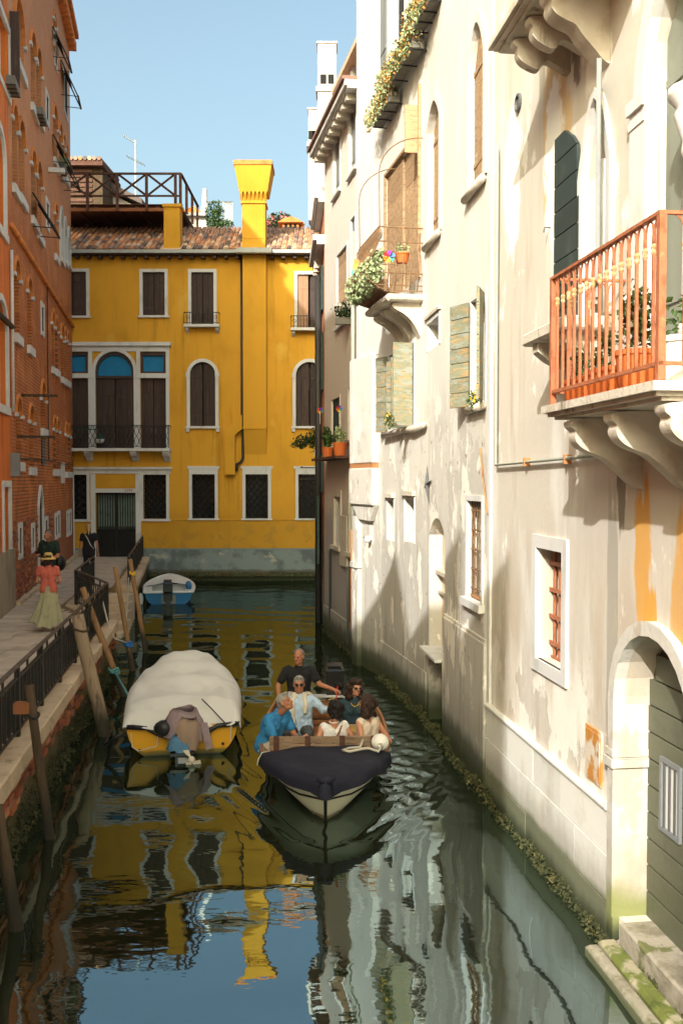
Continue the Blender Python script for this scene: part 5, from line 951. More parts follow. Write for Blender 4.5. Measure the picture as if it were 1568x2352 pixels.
e = fbox(wO, .25, wO.uv(20, 205)[1], .8, 'dark flower box below the shuttered window at the left edge', m_leaf)
u, z = wL.uv(165, 985); u = .5; a = AT(230, 1005, wL.P(u, 1.2, 0).y); lz = a.z
lp = empty('street_lamp', 'green bracket street lamp with a white shade, reaching out from the brick corner', 'street lamp', wL.M @ MX.Translation((u, 0, lz)))
lx = (MX(wL.M).inverted() @ V((a.x, a.y, 0))).y
part('arm', MB().tube([(0, .01, .32), (0, lx, .32), (0, lx, .2)], .025, 6), m_lampg, lp); part('brace', MB().tube([(0, .02, .02), (0, lx * .4, .2), (0, lx * .6, .3)], .015, 5), m_lampg, lp)
part('hood', MB().lathe([(.04, .2), (.06, .12), (.10, .02), (.18, -.02), (.19, -.06)], (0, lx, 0), 14), m_lampg, lp, None, True); part('lamp_shade', MB().lathe([(.18, -.06), (.19, -.10), (.12, -.20), (.02, -.23)], (0, lx, 0), 14), m_lamp, lp, None, True)
# ---------------------------------------------------------------- left bank, beside and behind the camera: the roofs that throw the shade
def cast(p):
    s_ = (p.x + 3.69 + .182 * p.y) / (SUN.x / SUN.y + .182); return p.y - s_, p.z - SUN.z / SUN.y * s_
def tgt(w, px, py): u, z = w.uv(px, py); return cast(w.P(u, 0, z))
def house(name, lab, y0, y1, z, m, prof=None):
    w = Wall((xb(y1), y1), (xb(y0), y0)); e = empty(name, lab, 'house', w.M)
    part('wall', MB().box(0, w.len, -7, 0, .3, z), m, e); part('cornice', MB().box(-.05, w.len + .05, -7.1, .02, z + .001, z + .15), m_white, e)
    return w, e
def yu_(w, y): return (w.O.y - y) / abs(w.e.y)
T = [tgt(w1, 1059, 1218), tgt(w1, 1032, 1262), tgt(w1, 988, 1402), tgt(w2, 972, 1412), tgt(w2, 942, 1466), tgt(w2, 909, 1273), tgt(w3, 866, 1440), tgt(w3, 852, 1505)]
tb = [tgt(wB, 1165, 1500), tgt(wB, 1168, 1272), tgt(wB, 1135, 1325), tgt(w1, 1106, 1372)]
wh, eh = house('low_house', 'low ochre house behind the camera on the left bank', -26, tb[0][0] - .01, 7.6, m_pink)
wh, eh = house('gabled_house', 'ochre house with stepped gables on the left bank beside the bridge', tb[0][0], 6.55, 8.2, m_orng)
P = [(yu_(wh, y), z) for y, z in tb]; part('chimney', MB().prism([(P[0][0], 8.1), (P[0][0], P[1][1] - .35), P[1], P[2], P[3], (P[3][0], 8.1)], -.9, -.01), m_orng, eh)
P = [(yu_(wh, y), z) for y, z in T]; part('gable', MB().prism([(P[0][0] + .06, 8.1), *P, (P[-1][0], 8.1)], -2.5, -.012), m_orng, eh)
a, b = tgt(w3, 849, 1500), T[5]; part('railing', MB().tube([(yu_(wh, a[0]) + .0, -.05, a[1]), (yu_(wh, b[0]), -.05, b[1])], .09, 5), m_alt, eh)
house('tall_house', 'tall plain house on the left bank above the walkway', 6.6, 18.58, 17.0, m_pink)
# ---------------------------------------------------------------- iron fence on the quay
FH = .84
def fence(a, b, lab, nposts, dens=.125, loops=True, group=None):
    w = Wall(a, b); L = w.len; z = ZQ + .012; e = empty('quay_fence', lab, 'fence', w.M @ MX.Translation((0, 0, z)))
    part('handrail', MB().box(0, L, -.03, .03, FH - .03, FH, .006), m_railw, e); part('upper_rail', MB().box(0, L, -.018, .018, FH - .16, FH - .135), m_fence, e); part('lower_rail', MB().box(0, L, -.018, .018, .06, .085), m_fence, e)
    pm = MB().box(-.035, .035, -.028, .028, 0, FH - .03).mesh('post', m_fence)
    st = MB().box(-.008, .008, -.012, .012, .085, FH - .16).mesh('baluster', m_fence)
    lp = MB()
    lp.tube([(.036 * math.sin(t), 0, .39 - .27 * math.cos(t)) for t in np.linspace(0, 2 * PI, 19)], .009, 4, False, 1.3); lp = lp.mesh('baluster', m_fence)
    ring = MB().tube([(.035 * math.cos(t), 0, FH - .083 + .05 * math.sin(t)) for t in np.linspace(0, 2 * PI, 11)], .009, 4, False, 1.3).mesh('ring', m_fence)
    for i in range(nposts): put('post', pm, e, (L * i / (nposts - 1), 0, 0))
    n = int(L / dens)
    for i in range(1, n):
        u = L * i / n; put('baluster', lp if i % 2 and loops else st, e, (u, 0, 0))
        if i % 6 == 3: put('ring', ring, e, (u, 0, 0))
    return e
xf = lambda y: -2.34 - .13 * y
fence((xf(6.6), 6.6), (xf(20.2), 20.2), 'long black iron fence of looped bars along the near quay edge', 10, .115)
w_ = fence((xf(20.3), 20.3), (-6.42, 23.15), 'short fence panel with hoops across the top of the water steps', 3, .2, False)
Lc = 3.2
for i in range(3): part('hoop', MB().tube([(.5 + i * 1.1 + .28 * math.cos(t), 0, .3 + .3 * math.sin(t)) for t in np.linspace(0, PI, 10)], .012, 5), m_fence, w_); part('ring', MB().tube([(1.05 + i * 1.0 + .08 * math.cos(t), 0, .2 + .08 * math.sin(t)) for t in np.linspace(0, 2 * PI, 12)], .012, 5, False), m_fence, w_)
fence((-6.45, 23.2), (-7.1, 27.4), 'fence panel running back along the landward side of the water steps', 4, .13)
fence((-6.1, 27.4), (-7.85, 37.8), 'farther fence on the quay edge leading to the yellow house', 7, .13)
# ---------------------------------------------------------------- mooring poles
def pole(bx, by, tx, ty, dd, r0, r1, m, lab, grp=True, knots=0):
    b = G(bx, by); t = AT(tx, ty, b.y + dd); d = (t - b).normalized(); b2 = b - d * 1.2; n = 9; rr = np.random.default_rng(int(bx))
    e = empty('mooring_pole', lab, 'mooring pole', loc=b, group='wooden mooring poles beside the quay' if grp else None)
    pts = [b2.lerp(t, i / n) - b + V((*(rr.normal(size=2) * r0 * .05), 0)) for i in range(n + 1)]
    rad_ = [r0 + (r1 - r0) * i / n for i in range(n + 1)]; k = MB(); k.tube(pts, [x * (1 + rr.normal() * .035) for x in rad_], 12)
    part('pole_shaft', k, m, e, None, True); e['base'] = ''; del e['base']
    return e, b, t, d
P1 = pole(305, 1540, 265, 1302, .3, .066, .050, m_pole, 'smooth brown mooring pole tied with a bright blue rope')
P2 = pole(335, 1500, 299, 1284, .2, .066, .050, m_pole, 'slim brown mooring pole farthest from the camera, with a small yellow tag')
P3 = pole(285, 1600, 190, 1350, .4, .070, .056, m_pole, 'strongly leaning brown mooring pole with a turquoise rope near the covered boat')
P4 = pole(243, 1690, 178, 1413, .25, .118, .098, m_poleg, 'thick weathered grey mooring pole, barkless and cracked')
P5 = pole(115, 1925, 67, 1574, .15, .062, .050, m_poled, 'thin dark mooring pole with a wooden block nailed near its top')
P6 = pole(38, 2135, -6, 1850, .1, .066, .055, m_poled, 'dark mooring pole in the bottom left corner')
def ropering(P, f, r, m, turns=3):
    e, b, t, d = P; c = b.lerp(t, f) - b; k = MB()
    for i in range(turns): k.tube([c + d * (.035 * i) + V((r * math.cos(a), r * math.sin(a), .02 * math.sin(a * 2 + i))) for a in np.linspace(0, 2 * PI, 15)], .018, 6, False)
    return part('rope', k, m, e, None, True)
m_rblue = M('blue_rope', (.02, .15, .42), bump=0); m_rturq = M('turquoise_rope', (.09, .30, .30), bump=0); m_rwh = M('pale_rope', (.50, .46, .38), bump=0)
ropering(P1, .24, .080, m_rblue); ropering(P3, .22, .084, m_rturq); ropering(P4, .88, .112, m_poled, 1); ropering(P2, .84, .060, m_cye, 2)
c = P5[1].lerp(P5[2], .82) - P5[1]; part('block', MB().box(c.x - .19, c.x - .02, c.y - .08, c.y + .04, c.z - .0, c.z + .12), m_altf, P5[0]); ropering(P5, .80, .062, m_iron, 1)
def rope(name, lab, pts, m, r=.012): return tag(ob(name, MB().tube(pts, r, 5).mesh(name, m, True)), lab, 'rope')
# weed and shells along the water line
def weed(name, w, u0, u1, v0, v1, zt, n, seed, par=None, m=m_weed):
    r = np.random.default_rng(seed); mb = MB()
    for i in range(n):
        u = r.uniform(u0, u1); zt_ = zt * (.8 + .2 * math.sin(u * 2.3 + seed) + .2 * math.sin(u * 7.1)); z = zt_ * (1 - r.random() ** .7) - .05; s_ = .006 + .03 * r.random() ** 3; v = v0 + r.uniform(0, v1 - v0) * (1 - max(0, z) / zt) * 1.0
        a = V(r.normal(size=3)).normalized() * s_; b = V(r.normal(size=3)).normalized() * s_ * .8; c = V((u, v, z)); t = a.cross(b).normalized() * s_ * .6
        mb.add([c + a, c + b, c - a, c - b, c + t, c - t], [(0, 1, 4), (1, 2, 4), (2, 3, 4), (3, 0, 4), (1, 0, 5), (2, 1, 5), (3, 2, 5), (0, 3, 5)])
    o = ob(name, mb.mesh(name, m), None, w.M); stuff(o); o['label'] = 'weed and shells crusted along the water line'; return o
weed('waterline_weed', wB, .0, wB.len, .02, .16, .20, 7800, 1); weed('waterline_weed', w1, 0, w1.len, .03, .16, .22, 2700, 2); weed('waterline_weed', w2, 0, w2.len, .02, .16, .24, 2100, 3)
weed('waterline_weed', w4, 0, w4.len, .02, .14, .3, 500, 4); weed('waterline_weed', Wall((xq(20.6), 20.6), (xq(5), 5)), 0, 15.6, -.06, .10, .55, 7800, 5); weed('waterline_weed', wY, -1, 8, .05, .2, .3, 500, 6)
# ---------------------------------------------------------------- boats
m_hullc = M('cream_hull_paint', (.68, .63, .47), [('n', (.54, .49, .35), 3, .5, .75, .5), ('z', (.16, .12, .07), .03, .08, .02, .8)], rough=.35, bump=.06, spec=.4)
m_navy = M('navy_canvas', (.012, .013, .026), [('n', (.028, .030, .045), 5, .5, .75, .7)], rough=.8, bump=.25, bs=90)
m_varn = M('varnished_wood', (.30, .125, .040), [('n', (.17, .07, .025), (5, 28, 28), .48, .7, .8)], rough=.35, bump=.1, bs=(8, 40, 40), rnd=.12, spec=.4)
m_greyw = M('weathered_coaming', (.24, .165, .105), [('n', (.13, .085, .055), (4, 20, 30), .48, .7, .8), ('n', (.36, .27, .18), (5, 20, 20), .58, .7, .5)], bump=.4, rnd=.12)
m_inn = M('boat_floor', (.26, .20, .14), bump=.2); m_black = M('black_rubber', (.012, .012, .013), rough=.4, bump=0); m_motor = M('black_motor_cowl', (.014, .015, .017), rough=.25, spec=.5, bump=0)
m_tarp = M('beige_tarpaulin', (.56, .545, .51), [('n', (.42, .405, .375), 2.2, .5, .75, .6), ('n', (.28, .22, .16), 9, .68, .8, .4)], rough=.9, bump=.3, bs=9)
m_yhull = M('yellow_hull_paint', (.62, .30, .012), [('n', (.40, .18, .01), 5, .55, .75, .6), ('z', (.10, .09, .02), .05, .10, .03, .9), ('z', (.02, .022, .01), .0, .04, .02, 1.)], rough=.4, bump=.1)
m_mauve = M('mauve_cloth', (.26, .19, .20), [('n', (.18, .12, .12), 6, .5, .7, .6)], bump=.4, bs=18); m_brownc = M('brown_cloth', (.28, .195, .14), bump=.4, bs=18); m_bluec = M('blue_cloth', (.07, .17, .28), [('n', (.22, .34, .42), 7, .5, .7, .6)], bump=.3)
m_prop = M('pale_propeller', (.55, .47, .36), rough=.4, bump=0); m_wgel = M('white_gelcoat', (.62, .64, .64), [('n', (.45, .46, .45), 4, .55, .75, .5)], rough=.35, bump=.05); m_bgel = M('blue_gelcoat', (.012, .12, .27), [('n', (.03, .06, .09), 5, .55, .75, .5)], rough=.35, bump=.05)
def hullmesh(L, beam, sheer, trans=.8, full=.55, rake=.25, keel=-.18, bowz=.12, n=18, m=8, flare=1.25, pw=2.1, pe=.75):
    """stern at y=0, bow at y=L; returns (mesh builder, gunwale points right side stern->bow)"""
    mb = MB(); rows = []; gun = []
    for i in range(n + 1):
        s_ = i / n; b = beam / 2 * (trans + (1 - trans) * math.sin(min(1, s_ / .45) * PI / 2)) * ((1 - max(0, (s_ - full) / (1 - full)) ** pw) ** pe if s_ > full else 1); b = max(b, .012)
        zt = sheer + bowz * max(0, (s_ - .35) / .65) ** 2; row = []
        for j in range(m + 1):
            t = j / m; yy = s_ * (L - rake) + rake * s_ ** 3 * (t ** 1.2); fin = 1 + (flare - 1) * s_ * (1 - t)
            row.append((b * (math.sin(t * PI / 2) ** (.5 + .34 * s_)), yy, keel * (1 - .2 * s_) + (zt - keel * (1 - .2 * s_)) * (t ** (1.35 - .35 * s_))))
        rows.append(row); gun.append(row[-1])
    w_ = m + 1
    for sg in (1, -1):
        vs = [(sg * x, y, z) for r in rows for x, y, z in r]; fs = [(i * w_ + j, i * w_ + j + 1, (i + 1) * w_ + j + 1, (i + 1) * w_ + j) for i in range(n) for j in range(m)]
        mb.add(vs, [f if sg > 0 else f[::-1] for f in fs])
    tr = [(x, y, z) for x, y, z in rows[0]] + [(-x, y, z) for x, y, z in reversed(rows[0])]; mb.add(tr, [tuple(range(len(tr)))])
    return mb, gun, rows
# ---- the moving boat: cream clinker boat with navy foredeck cover
BY = 15.75; bt = empty('passenger_boat', 'cream wooden motor boat with a navy cover over its bow, full of people', 'boat', MX.Translation((-.29, BY, 0)) @ MX.Rotation(PI + .022, 4, 'Z'))
BM = bt.matrix_basis.copy(); BL = 5.0
hm, gun, rows = hullmesh(BL, 1.72, .42, .82, .52, .36, -.2, .10, 22, 9, 1.25, 2.2, .58)
part('hull', hm, m_hullc, bt, None, True)
def strip(rows, j0, off, r, mats, name, par, f0=0):
    for sg in (1, -1): part(name, MB().tube([(sg * (rw[j0][0] + off), rw[j0][1], rw[j0][2]) for rw in rows[f0:]], r, 6), mats, par, None, True)
strip(rows, 9, .012, .028, m_varn, 'gunwale', bt); strip(rows, 6, .006, .013, m_black, 'rubbing_strake', bt, 6)
sx = rows[-1]; part('stem', MB().tube([(0, p[1] + .015, p[2]) for p in sx], .022, 6), m_black, bt, None, True)
FLOOR = lambda: part('floor', MB().add([(-max(.003, hx(r, .05) - .03), r[5][1], .06) for r in rows[:-1]] + [(max(.003, hx(r, .05) - .03), r[5][1], .06) for r in rows[:-1]], [(i, i + 22, i + 23, i + 1) for i in range(21)]), m_inn, bt)
def hx(r, z):
    for a, b in zip(r, r[1:]):
        if a[2] <= z <= b[2]: return a[0] + (b[0] - a[0]) * (z - a[2]) / (b[2] - a[2] + 1e-9)
    return r[-1][0]
inn = MB()
for sg in (1, -1):
    v = [(sg * (r[9][0] - .03), r[9][1], r[9][2]) for r in rows[:19]] + [(sg * max(.004, hx(r, .06) - .03), r[5][1], .06) for r in rows[:19]]; inn.add(v, [((i, i + 1, i + 20, i + 19) if sg < 0 else (i + 19, i + 20, i + 1, i)) for i in range(18)])
part('inner_planking', inn, m_varn, bt); FLOOR()
def gx(y): 
    for a, b in zip(gun, gun[1:]):
        if a[1] <= y <= b[1]: t = (y - a[1]) / (b[1] - a[1] + 1e-9); return a[0] + (b[0] - a[0]) * t, a[2] + (b[2] - a[2]) * t
    return gun[-1][0], gun[-1][2]
YC = 3.62
# cover: over the bow, hanging down the sides with a point at the stem
cv = MB(); ny, nx = 16, 22
for i in range(ny + 1):
    y = YC + (BL + .05 - YC) * (i / ny); gw_, gz = gx(min(y, BL - .03)); gw_ = gw_ + .04 if i < ny else .05
    for k in range(nx + 1):
        t = -1 + 2 * k / nx; a = abs(t); fl = .78
        if a < fl: x = t / fl * gw_; z = gz + .045 + .07 * (1 - (t / fl) ** 2) * (1 - (i / ny) ** 3) - .012 * math.sin(t * 9 + y * 4) + .010 * math.sin(y * 13 + t * 3)
        else: q = (a - fl) / (1 - fl); x = math.copysign(gw_ + .035 + .014 * math.sin(y * 11) * q + .012 * q, t); z = gz + .045 - q * (.145 + .03 * math.sin(y * 5 + 1))
        yy = y + (.03 if i == ny else 0) * 1
        cv.v.append((x, yy, z))
w_ = nx + 1; cv.f = [(i * w_ + k, i * w_ + k + 1, (i + 1) * w_ + k + 1, (i + 1) * w_ + k) for i in range(ny) for k in range(nx)]; cv.m = [0] * len(cv.f)
gz = gx(BL - .03)[1]
fr_ = len(cv.v); cv.v += [(-.10, BL - .02, gz + .06), (.10, BL - .02, gz + .06), (-.17, BL - .06, gz - .12), (.17, BL - .06, gz - .12), (.0, BL + .10, gz + .06), (0, BL + .075, gz - .17)]
cv.f += [(fr_, fr_ + 4, fr_ + 5, fr_ + 2), (fr_ + 4, fr_ + 1, fr_ + 3, fr_ + 5), (fr_, fr_ + 1, fr_ + 4)]; cv.m += [0, 0, 0]
part('bow_cover', cv, m_navy, bt, None, True); part('cover_knot', MB().ball((0, BL + .03, gz + .06), (.10, .07, .055)), m_navy, bt, None, True)
# coaming of grey planks behind the cover, wooden seat backs
g0, z0 = gx(YC - .06); z0 = gx(YC)[1]
co = part('coaming', MB().box(-g0 + .02, g0 - .02, YC - .07, YC - .05, z0 + .0, z0 + .04), m_varn, bt)
for k in range(2): part('plank', MB().box(-g0 + .06, g0 - .06, YC - .055, YC - .02, z0 + .045 + k * .095, z0 + .13 + k * .095, .006), m_greyw, co)
for x in (-.62, -.22, .22, .62): part('cleat', MB().box(x - .035, x + .035, YC - .02, YC + .012, z0 + .035, z0 + .24, .005), m_alt, co)
for sg in (1, -1):
    sb = part('side_bench', MB().box(*sorted((sg * .42, sg * .70)), 1.35, YC - .12, .14, .18), m_varn, bt)
sb = part('thwart_backrest', MB().box(-.44, -.40, 1.34, 1.38, .06, .50).box(.40, .44, 1.34, 1.38, .06, .50), m_varn, bt)
for k in range(4): part('slat', MB().box(-.5, .5, 1.38, 1.405, .18 + k * .092, .255 + k * .092, .006), m_varn, sb)
part('thwart', MB().box(-.72, .72, 1.40, 1.72, .16, .20), m_varn, bt); part('stern_seat', MB().box(-.68, .68, .12, .9, .30, .345), m_varn, bt); part('stern_deck', MB().box(-.66, .66, .01, .14, .40, .43), m_wgel, bt)
part('side_locker', MB().box(-.74, -.40, .9, 1.33, .06, .44), m_varn, bt)
# outboard motor with tiller
def motor(par, x, y, z, m, tilt=0., tiller=None, leg=True):
    k = MB(); k.box(x - .15, x + .15, y - .42, y - .05, z + .05, z + .44, .06); k.box(x - .13, x + .13, y - .38, y - .06, z + .441, z + .47, .012)
    e = part('motor_cowl', k, m, par, None, False); part('motor_leg', MB().box(x - .07, x + .07, y - .30, y - .10, z - .75, z + .05, .02).box(x - .13, x + .13, y - .36, y - .04, z - .42, z - .39), m, e)
    part('clamp', MB().box(x - .14, x + .14, y - .08, y + .08, z - .22, z + .08), m, e)
    if tiller: part('tiller', MB().tube(tiller, [.022, .02, .02, .026, .024], 7), m_black, e, None, True)
    return e
motor(bt, -.18, .02, .42, m_motor, tiller=[(-.18, .0, .62), (-.18, .22, .66), (-.22, .42, .68), (-.25, .52, .69), (-.27, .62, .69)])
part('tiller_cord', MB().tube([(-.22, .42, .66), (-.2, .44, .5), (-.19, .4, .38)], .012, 5), m_cre, bt)
fd = empty('fender', 'white ball fender lying on the boat gunwale beside the navy cover', 'fender', BM @ MX.Translation((-.70, YC + .05, z0 + .17)))
part('fender_ball', MB().ball((0, 0, 0), (.115, .115, .108), 16), m_potw, fd, None, True); part('eye', MB().tube([(-.0 + .03 * math.cos(t), .12, .03 * math.sin(t)) for t in np.linspace(0, 6.28, 9)], .014, 5), m_potw, fd, None, True)
BW = lambda x, y, z: BM @ V((x, y, z))
rope('mooring_line', 'thick white rope looped on the navy cover by the fender', [BW(-.72, YC + .16, z0 + .16), BW(-.66, YC + .3, z0 + .12), BW(-.55, YC + .22, z0 + .14), BW(-.46, YC + .28, z0 + .15), BW(-.30, YC + .40, z0 + .15), BW(-.22, YC + .34, z0 + .15), BW(-.30, YC + .24, z0 + .15), BW(-.44, YC + .2, z0 + .15), BW(-.48, YC + .05, z0 + .2)], m_rwh, .018)
rope('cover_cord', 'thin pale cord tying the navy cover on the left side', [BW(.70, YC + .02, z0 + .06), BW(.80, YC + .08, z0 + .05), BW(.84, YC + .1, z0 - .02), BW(.86, YC + .12, z0 - .1)], m_rwh, .008)
# ---- covered yellow boat
ct = empty('covered_boat', 'moored yellow boat under a beige tarpaulin with its motor wrapped in cloths', 'boat', MX.Translation((AT(424, 1700, 13.9).x, 13.7, 0)) @ MX.Rotation(.14, 4, 'Z')); CM = ct.matrix_basis.copy()
hm, cg, crows = hullmesh(4.7, 1.70, .44, .92, .34, .35, -.12, .14, 18, 8, 1.25, 1.7); part('hull', hm, m_yhull, ct, None, True)
for sg in (1, -1): part('rub_rail', MB().tube([(sg * (p[0] + .01), p[1], p[2]) for p in cg], .036, 7), m_black, ct, None, True)
part('transom_rail', MB().tube([(-cg[0][0], -.03, .44), (-.5, -.04, .42), (-.33, -.04, .32), (-.2, -.04, .28)], .036, 7), m_black, ct, None, True); part('transom_rail', MB().tube([(cg[0][0], -.03, .44), (.5, -.04, .42), (.33, -.04, .32), (.2, -.04, .28)], .036, 7), m_black, ct, None, True)
tp = MB(); ny, nx = 44, 48; rr = np.random.default_rng(11)
hoops = (.42, 1.5, 2.6, 3.6)
for i in range(ny + 1):
    s_ = i / ny; y = -.05 + 4.78 * s_; k_ = min(range(len(cg) - 1), key=lambda q: abs(cg[q][1] - y) if cg[q][1] <= y + .3 else 9); hw = np.interp(y, [p[1] for p in cg], [p[0] for p in cg]); gz = np.interp(y, [p[1] for p in cg], [p[2] for p in cg])
    nearest = min(abs(y - h_) for h_ in hoops); sag = .15 * min(1, nearest / .42) ** .85
    H0 = np.interp(y, [-.06, .12, .42, 1.45, 2.5, 3.4, 4.1, 4.75], [.06, .26, .36, .44, .46, .42, .34, .16])
    for j in range(nx + 1):
        t = -1 + 2 * j / nx; a = abs(t); c = math.cos(t * PI / 2)
        x = (hw + .055) * math.copysign(math.sin(a * PI / 2) ** .9, t); prof_ = c ** .72
        fold = .045 * math.sin(9 * t + 3.1 * math.sin(y * 1.7)) * (1 - a * .3) * min(1, nearest / .3) + .022 * math.sin(17 * t + 5 * y) * min(1, a * 2)
        z = gz + (H0 - sag * (1 - a ** 2) * c + fold * c) * prof_ - (.05 + .03 * math.sin(y * 6 + t)) * (a > .97)
        if y < .1: z = gz + (z - gz) * (1 - .12 * math.sin(t * 14) * c)
        tp.v.append((x, y - (.05 * math.sin(13 * t) if i == 0 else 0), z))
w_ = nx + 1; tp.f = [(i * w_ + j, i * w_ + j + 1, (i + 1) * w_ + j + 1, (i + 1) * w_ + j) for i in range(ny) for j in range(nx)]; tp.m = [0] * len(tp.f)
part('tarpaulin', tp, m_tarp, ct, None, True)
part('tarp_end', MB().add([(x, y - .0, z) for x, y, z in tp.v[:w_]] + [(x * .97, y + .05, .43) for x, y, z in tp.v[:w_]], [(j, j + 1, w_ + j + 1, w_ + j) for j in range(nx)]), m_tarp, ct, None, True)
part('tarp_seam', MB().tube([(.28, .03, .80), (.42, -.0, .66), (.62, -.05, .45), (.74, -.07, .40), (.82, -.05, .42)], .010, 5), m_black, ct)
mo = part('motor', MB().box(-.09, .09, -.34, -.06, -.2, .42, .03).box(-.16, .16, -.42, -.02, .10, .14).prism([(-.14, .25), (-.32, .20), (-.52, -.18), (-.42, -.22), (-.20, .02)], -.05, .13, 'x'), m_motor, ct)
pr = part('propeller', MB().ball((.14, -.46, .06), (.05, .06, .05), 10).add([(.14, -.48, .08), (.05, -.5, .16), (.02, -.48, .20), (.10, -.46, .20)], [(0, 1, 2, 3)]).add([(.14, -.5, .04), (.26, -.48, .06), (.28, -.46, -.05), (.2, -.48, -.07)], [(0, 1, 2, 3)]).add([(.14, -.5, .04), (.06, -.5, .03), (.07, -.48, -.07), (.15, -.47, -.08)], [(0, 1, 2, 3)]), m_prop, mo)
def drape(cx, cy, cz, pts_top, rows_, m, name, seed):
    r = np.random.default_rng(seed); k = MB(); n = len(pts_top); prev = pts_top; k.v += [tuple(p) for p in pts_top]
    for q, (dz, sp) in enumerate(rows_):
        cur = []
        for j, p in enumerate(pts_top):
            ph = math.sin(j * 1.9 + q * .7 + seed); cur.append((cx + (p[0] - cx) * sp + .03 * ph * q * .5, cy + (p[1] - cy) * sp - .03 * ph * q * .4, p[2] - dz + r.uniform(-.02, .02)))
        k.v += cur; o = q * n
        k.f += [(o + j, o + (j + 1) % n, o + n + (j + 1) % n, o + n + j) for j in range(n)]
    k.f.append(tuple(range(n))); k.m = [0] * len(k.f); return part(name, k, m, None if 0 else mo, None, True)
ring_ = lambda cx, cy, z, rx, ry, n=18, e=0.: [(cx + rx * math.cos(a), cy + ry * math.sin(a), z + .03 * math.sin(a * 2 + e)) for a in np.linspace(0, 2 * PI, n, False)]
drape(.02, -.14, .66, ring_(.02, -.10, .70, .15, .14), [(.05, 1.35), (.16, 1.75), (.30, 1.95), (.40, 2.05)], m_mauve, 'mauve_cloth', 1)
drape(.10, -.22, .55, ring_(.08, -.20, .60, .12, .12), [(.06, 1.4), (.20, 1.7), (.36, 1.6), (.42, 1.5)], m_brownc, 'brown_cloth', 2)
drape(-.02, -.22, .36, ring_(-.02, -.24, .36, .12, .1), [(.06, 1.3), (.14, 1.5), (.22, 1.6)], m_bluec, 'blue_cloth', 3)
part('cloth_strip', MB().add([(.26, -.2, .52), (.36, -.16, .5), (.44, -.2, .14), (.34, -.24, .12)], [(0, 1, 2, 3)]), m_mauve, mo); part('bag', MB().ball((-.24, -.16, .44), (.16, .12, .12), 12), m_black, mo, None, True)
part('cord', MB().tube([(-.72, -.05, .36), (-.70, -.06, .16), (-.62, -.06, .10), (-.36, -.07, .16), (-.34, -.06, .34)], .008, 5), m_rwh, ct); part('cord', MB().tube([(.70, -.07, .44), (.69, -.08, .2)], .008, 5), m_rwh, ct)
part('drain_plug', MB().ball((.58, -.03, .15), .022), m_black, ct); part('eye_bolt', MB().ball((-.6, -.03, .10), .022), m_black, ct)
CW = lambda x, y, z: CM @ V((x, y, z)); q = P3[1].lerp(P3[2], .23); q4 = P4[1].lerp(P4[2], .02)
rope('stern_line', 'dark mooring line from the covered boat to the thick pole', [CW(-.82, .0, .36), CW(-1.1, .1, .16), q4 + V((.1, 0, .05))], m_black, .022)
rope('side_line', 'turquoise mooring line between the covered boat and the leaning pole', [CW(-.80, 1.9, .46), CW(-.95, 2.3, .40), q], m_rturq, .022)
# ---- white and blue boat at the far end
ft = empty('white_motorboat', 'small white and blue motorboat moored below the yellow house', 'boat', MX.Translation((AT(390, 1375, 30.8).x, 30.6, 0)) @ MX.Rotation(.165, 4, 'Z'))
hm, fg, frow = hullmesh(4.4, 1.62, .40, .92, .40, .4, -.12, .14, 16, 7); part('hull', hm, m_bgel, ft, None, True)
for sg in (1, -1): part('rub_rail', MB().tube([(sg * (p[0] + .02), p[1], p[2] + .0) for p in fg], .05, 7), m_wgel, ft, None, True)
dk = MB(); n = len(fg); i0 = 6
dk.add([(-p[0], p[1], p[2] + .03) for p in fg[i0:]] + [(0, p[1], p[2] + .16 * (1 - (k / (n - i0)))) for k, p in enumerate(fg[i0:])] + [(p[0], p[1], p[2] + .03) for p in fg[i0:]], [f for k in range(n - i0 - 1) for f in ((k, k + n - i0, k + n - i0 + 1, k + 1), (k + n - i0, k + 2 * (n - i0), k + 2 * (n - i0) + 1, k + n - i0 + 1))])
part('foredeck', dk, m_wgel, ft, None, False)
sd = MB()
for sg in (1, -1):
    v = [(sg * p[0], p[1], p[2] + .02) for p in fg[:i0 + 1]] + [(sg * (p[0] - .24), p[1], p[2] + .03) for p in fg[:i0 + 1]] + [(sg * (p[0] - .26), p[1], .1) for p in fg[:i0 + 1]]; m_ = i0 + 1
    sd.add(v, [f for k in range(i0) for f in ((k, k + 1, m_ + k + 1, m_ + k), (m_ + k, m_ + k + 1, 2 * m_ + k + 1, 2 * m_ + k))])
part('side_deck', sd, m_wgel, ft); part('cockpit_floor', MB().box(-.62, .62, .02, 2.0, .06, .09), m_wgel, ft); part('stern_bench', MB().box(-.55, .55, .35, .6, .26, .30), m_wgel, ft); part('cockpit_bulkhead', MB().box(-.6, .6, 1.92, 1.96, .09, .44), m_wgel, ft)
for x in (-.45, .45): part('transom_cap', MB().box(x - .32, x + .32, -.04, .08, .36, .42, .015), m_wgel, ft)
part('transom_well', MB().box(-.22, .22, -.03, .05, .02, .30), m_grys, ft); motor(ft, -.02, -.02, .34, m_motor)
for k in range(3): part('fender', MB().ball((.64, .45 + .42 * k, .50), (.10, .11, .11), 10), m_bgel, ft, None, True)
part('fender', MB().ball((-.88, .15, .15), (.09, .09, .22), 10), m_wgel, ft, None, True)
p = P2[1].lerp(P2[2], .8)
rope('pale_line', 'pale rope hanging from the fence end by the white boat', [V((-6.05, 27.2, 1.2)), V((-5.9, 26.4, .7)), V((-5.7, 25.4, .5)), V((-5.55, 24.6, .2))], m_rwh, .018)
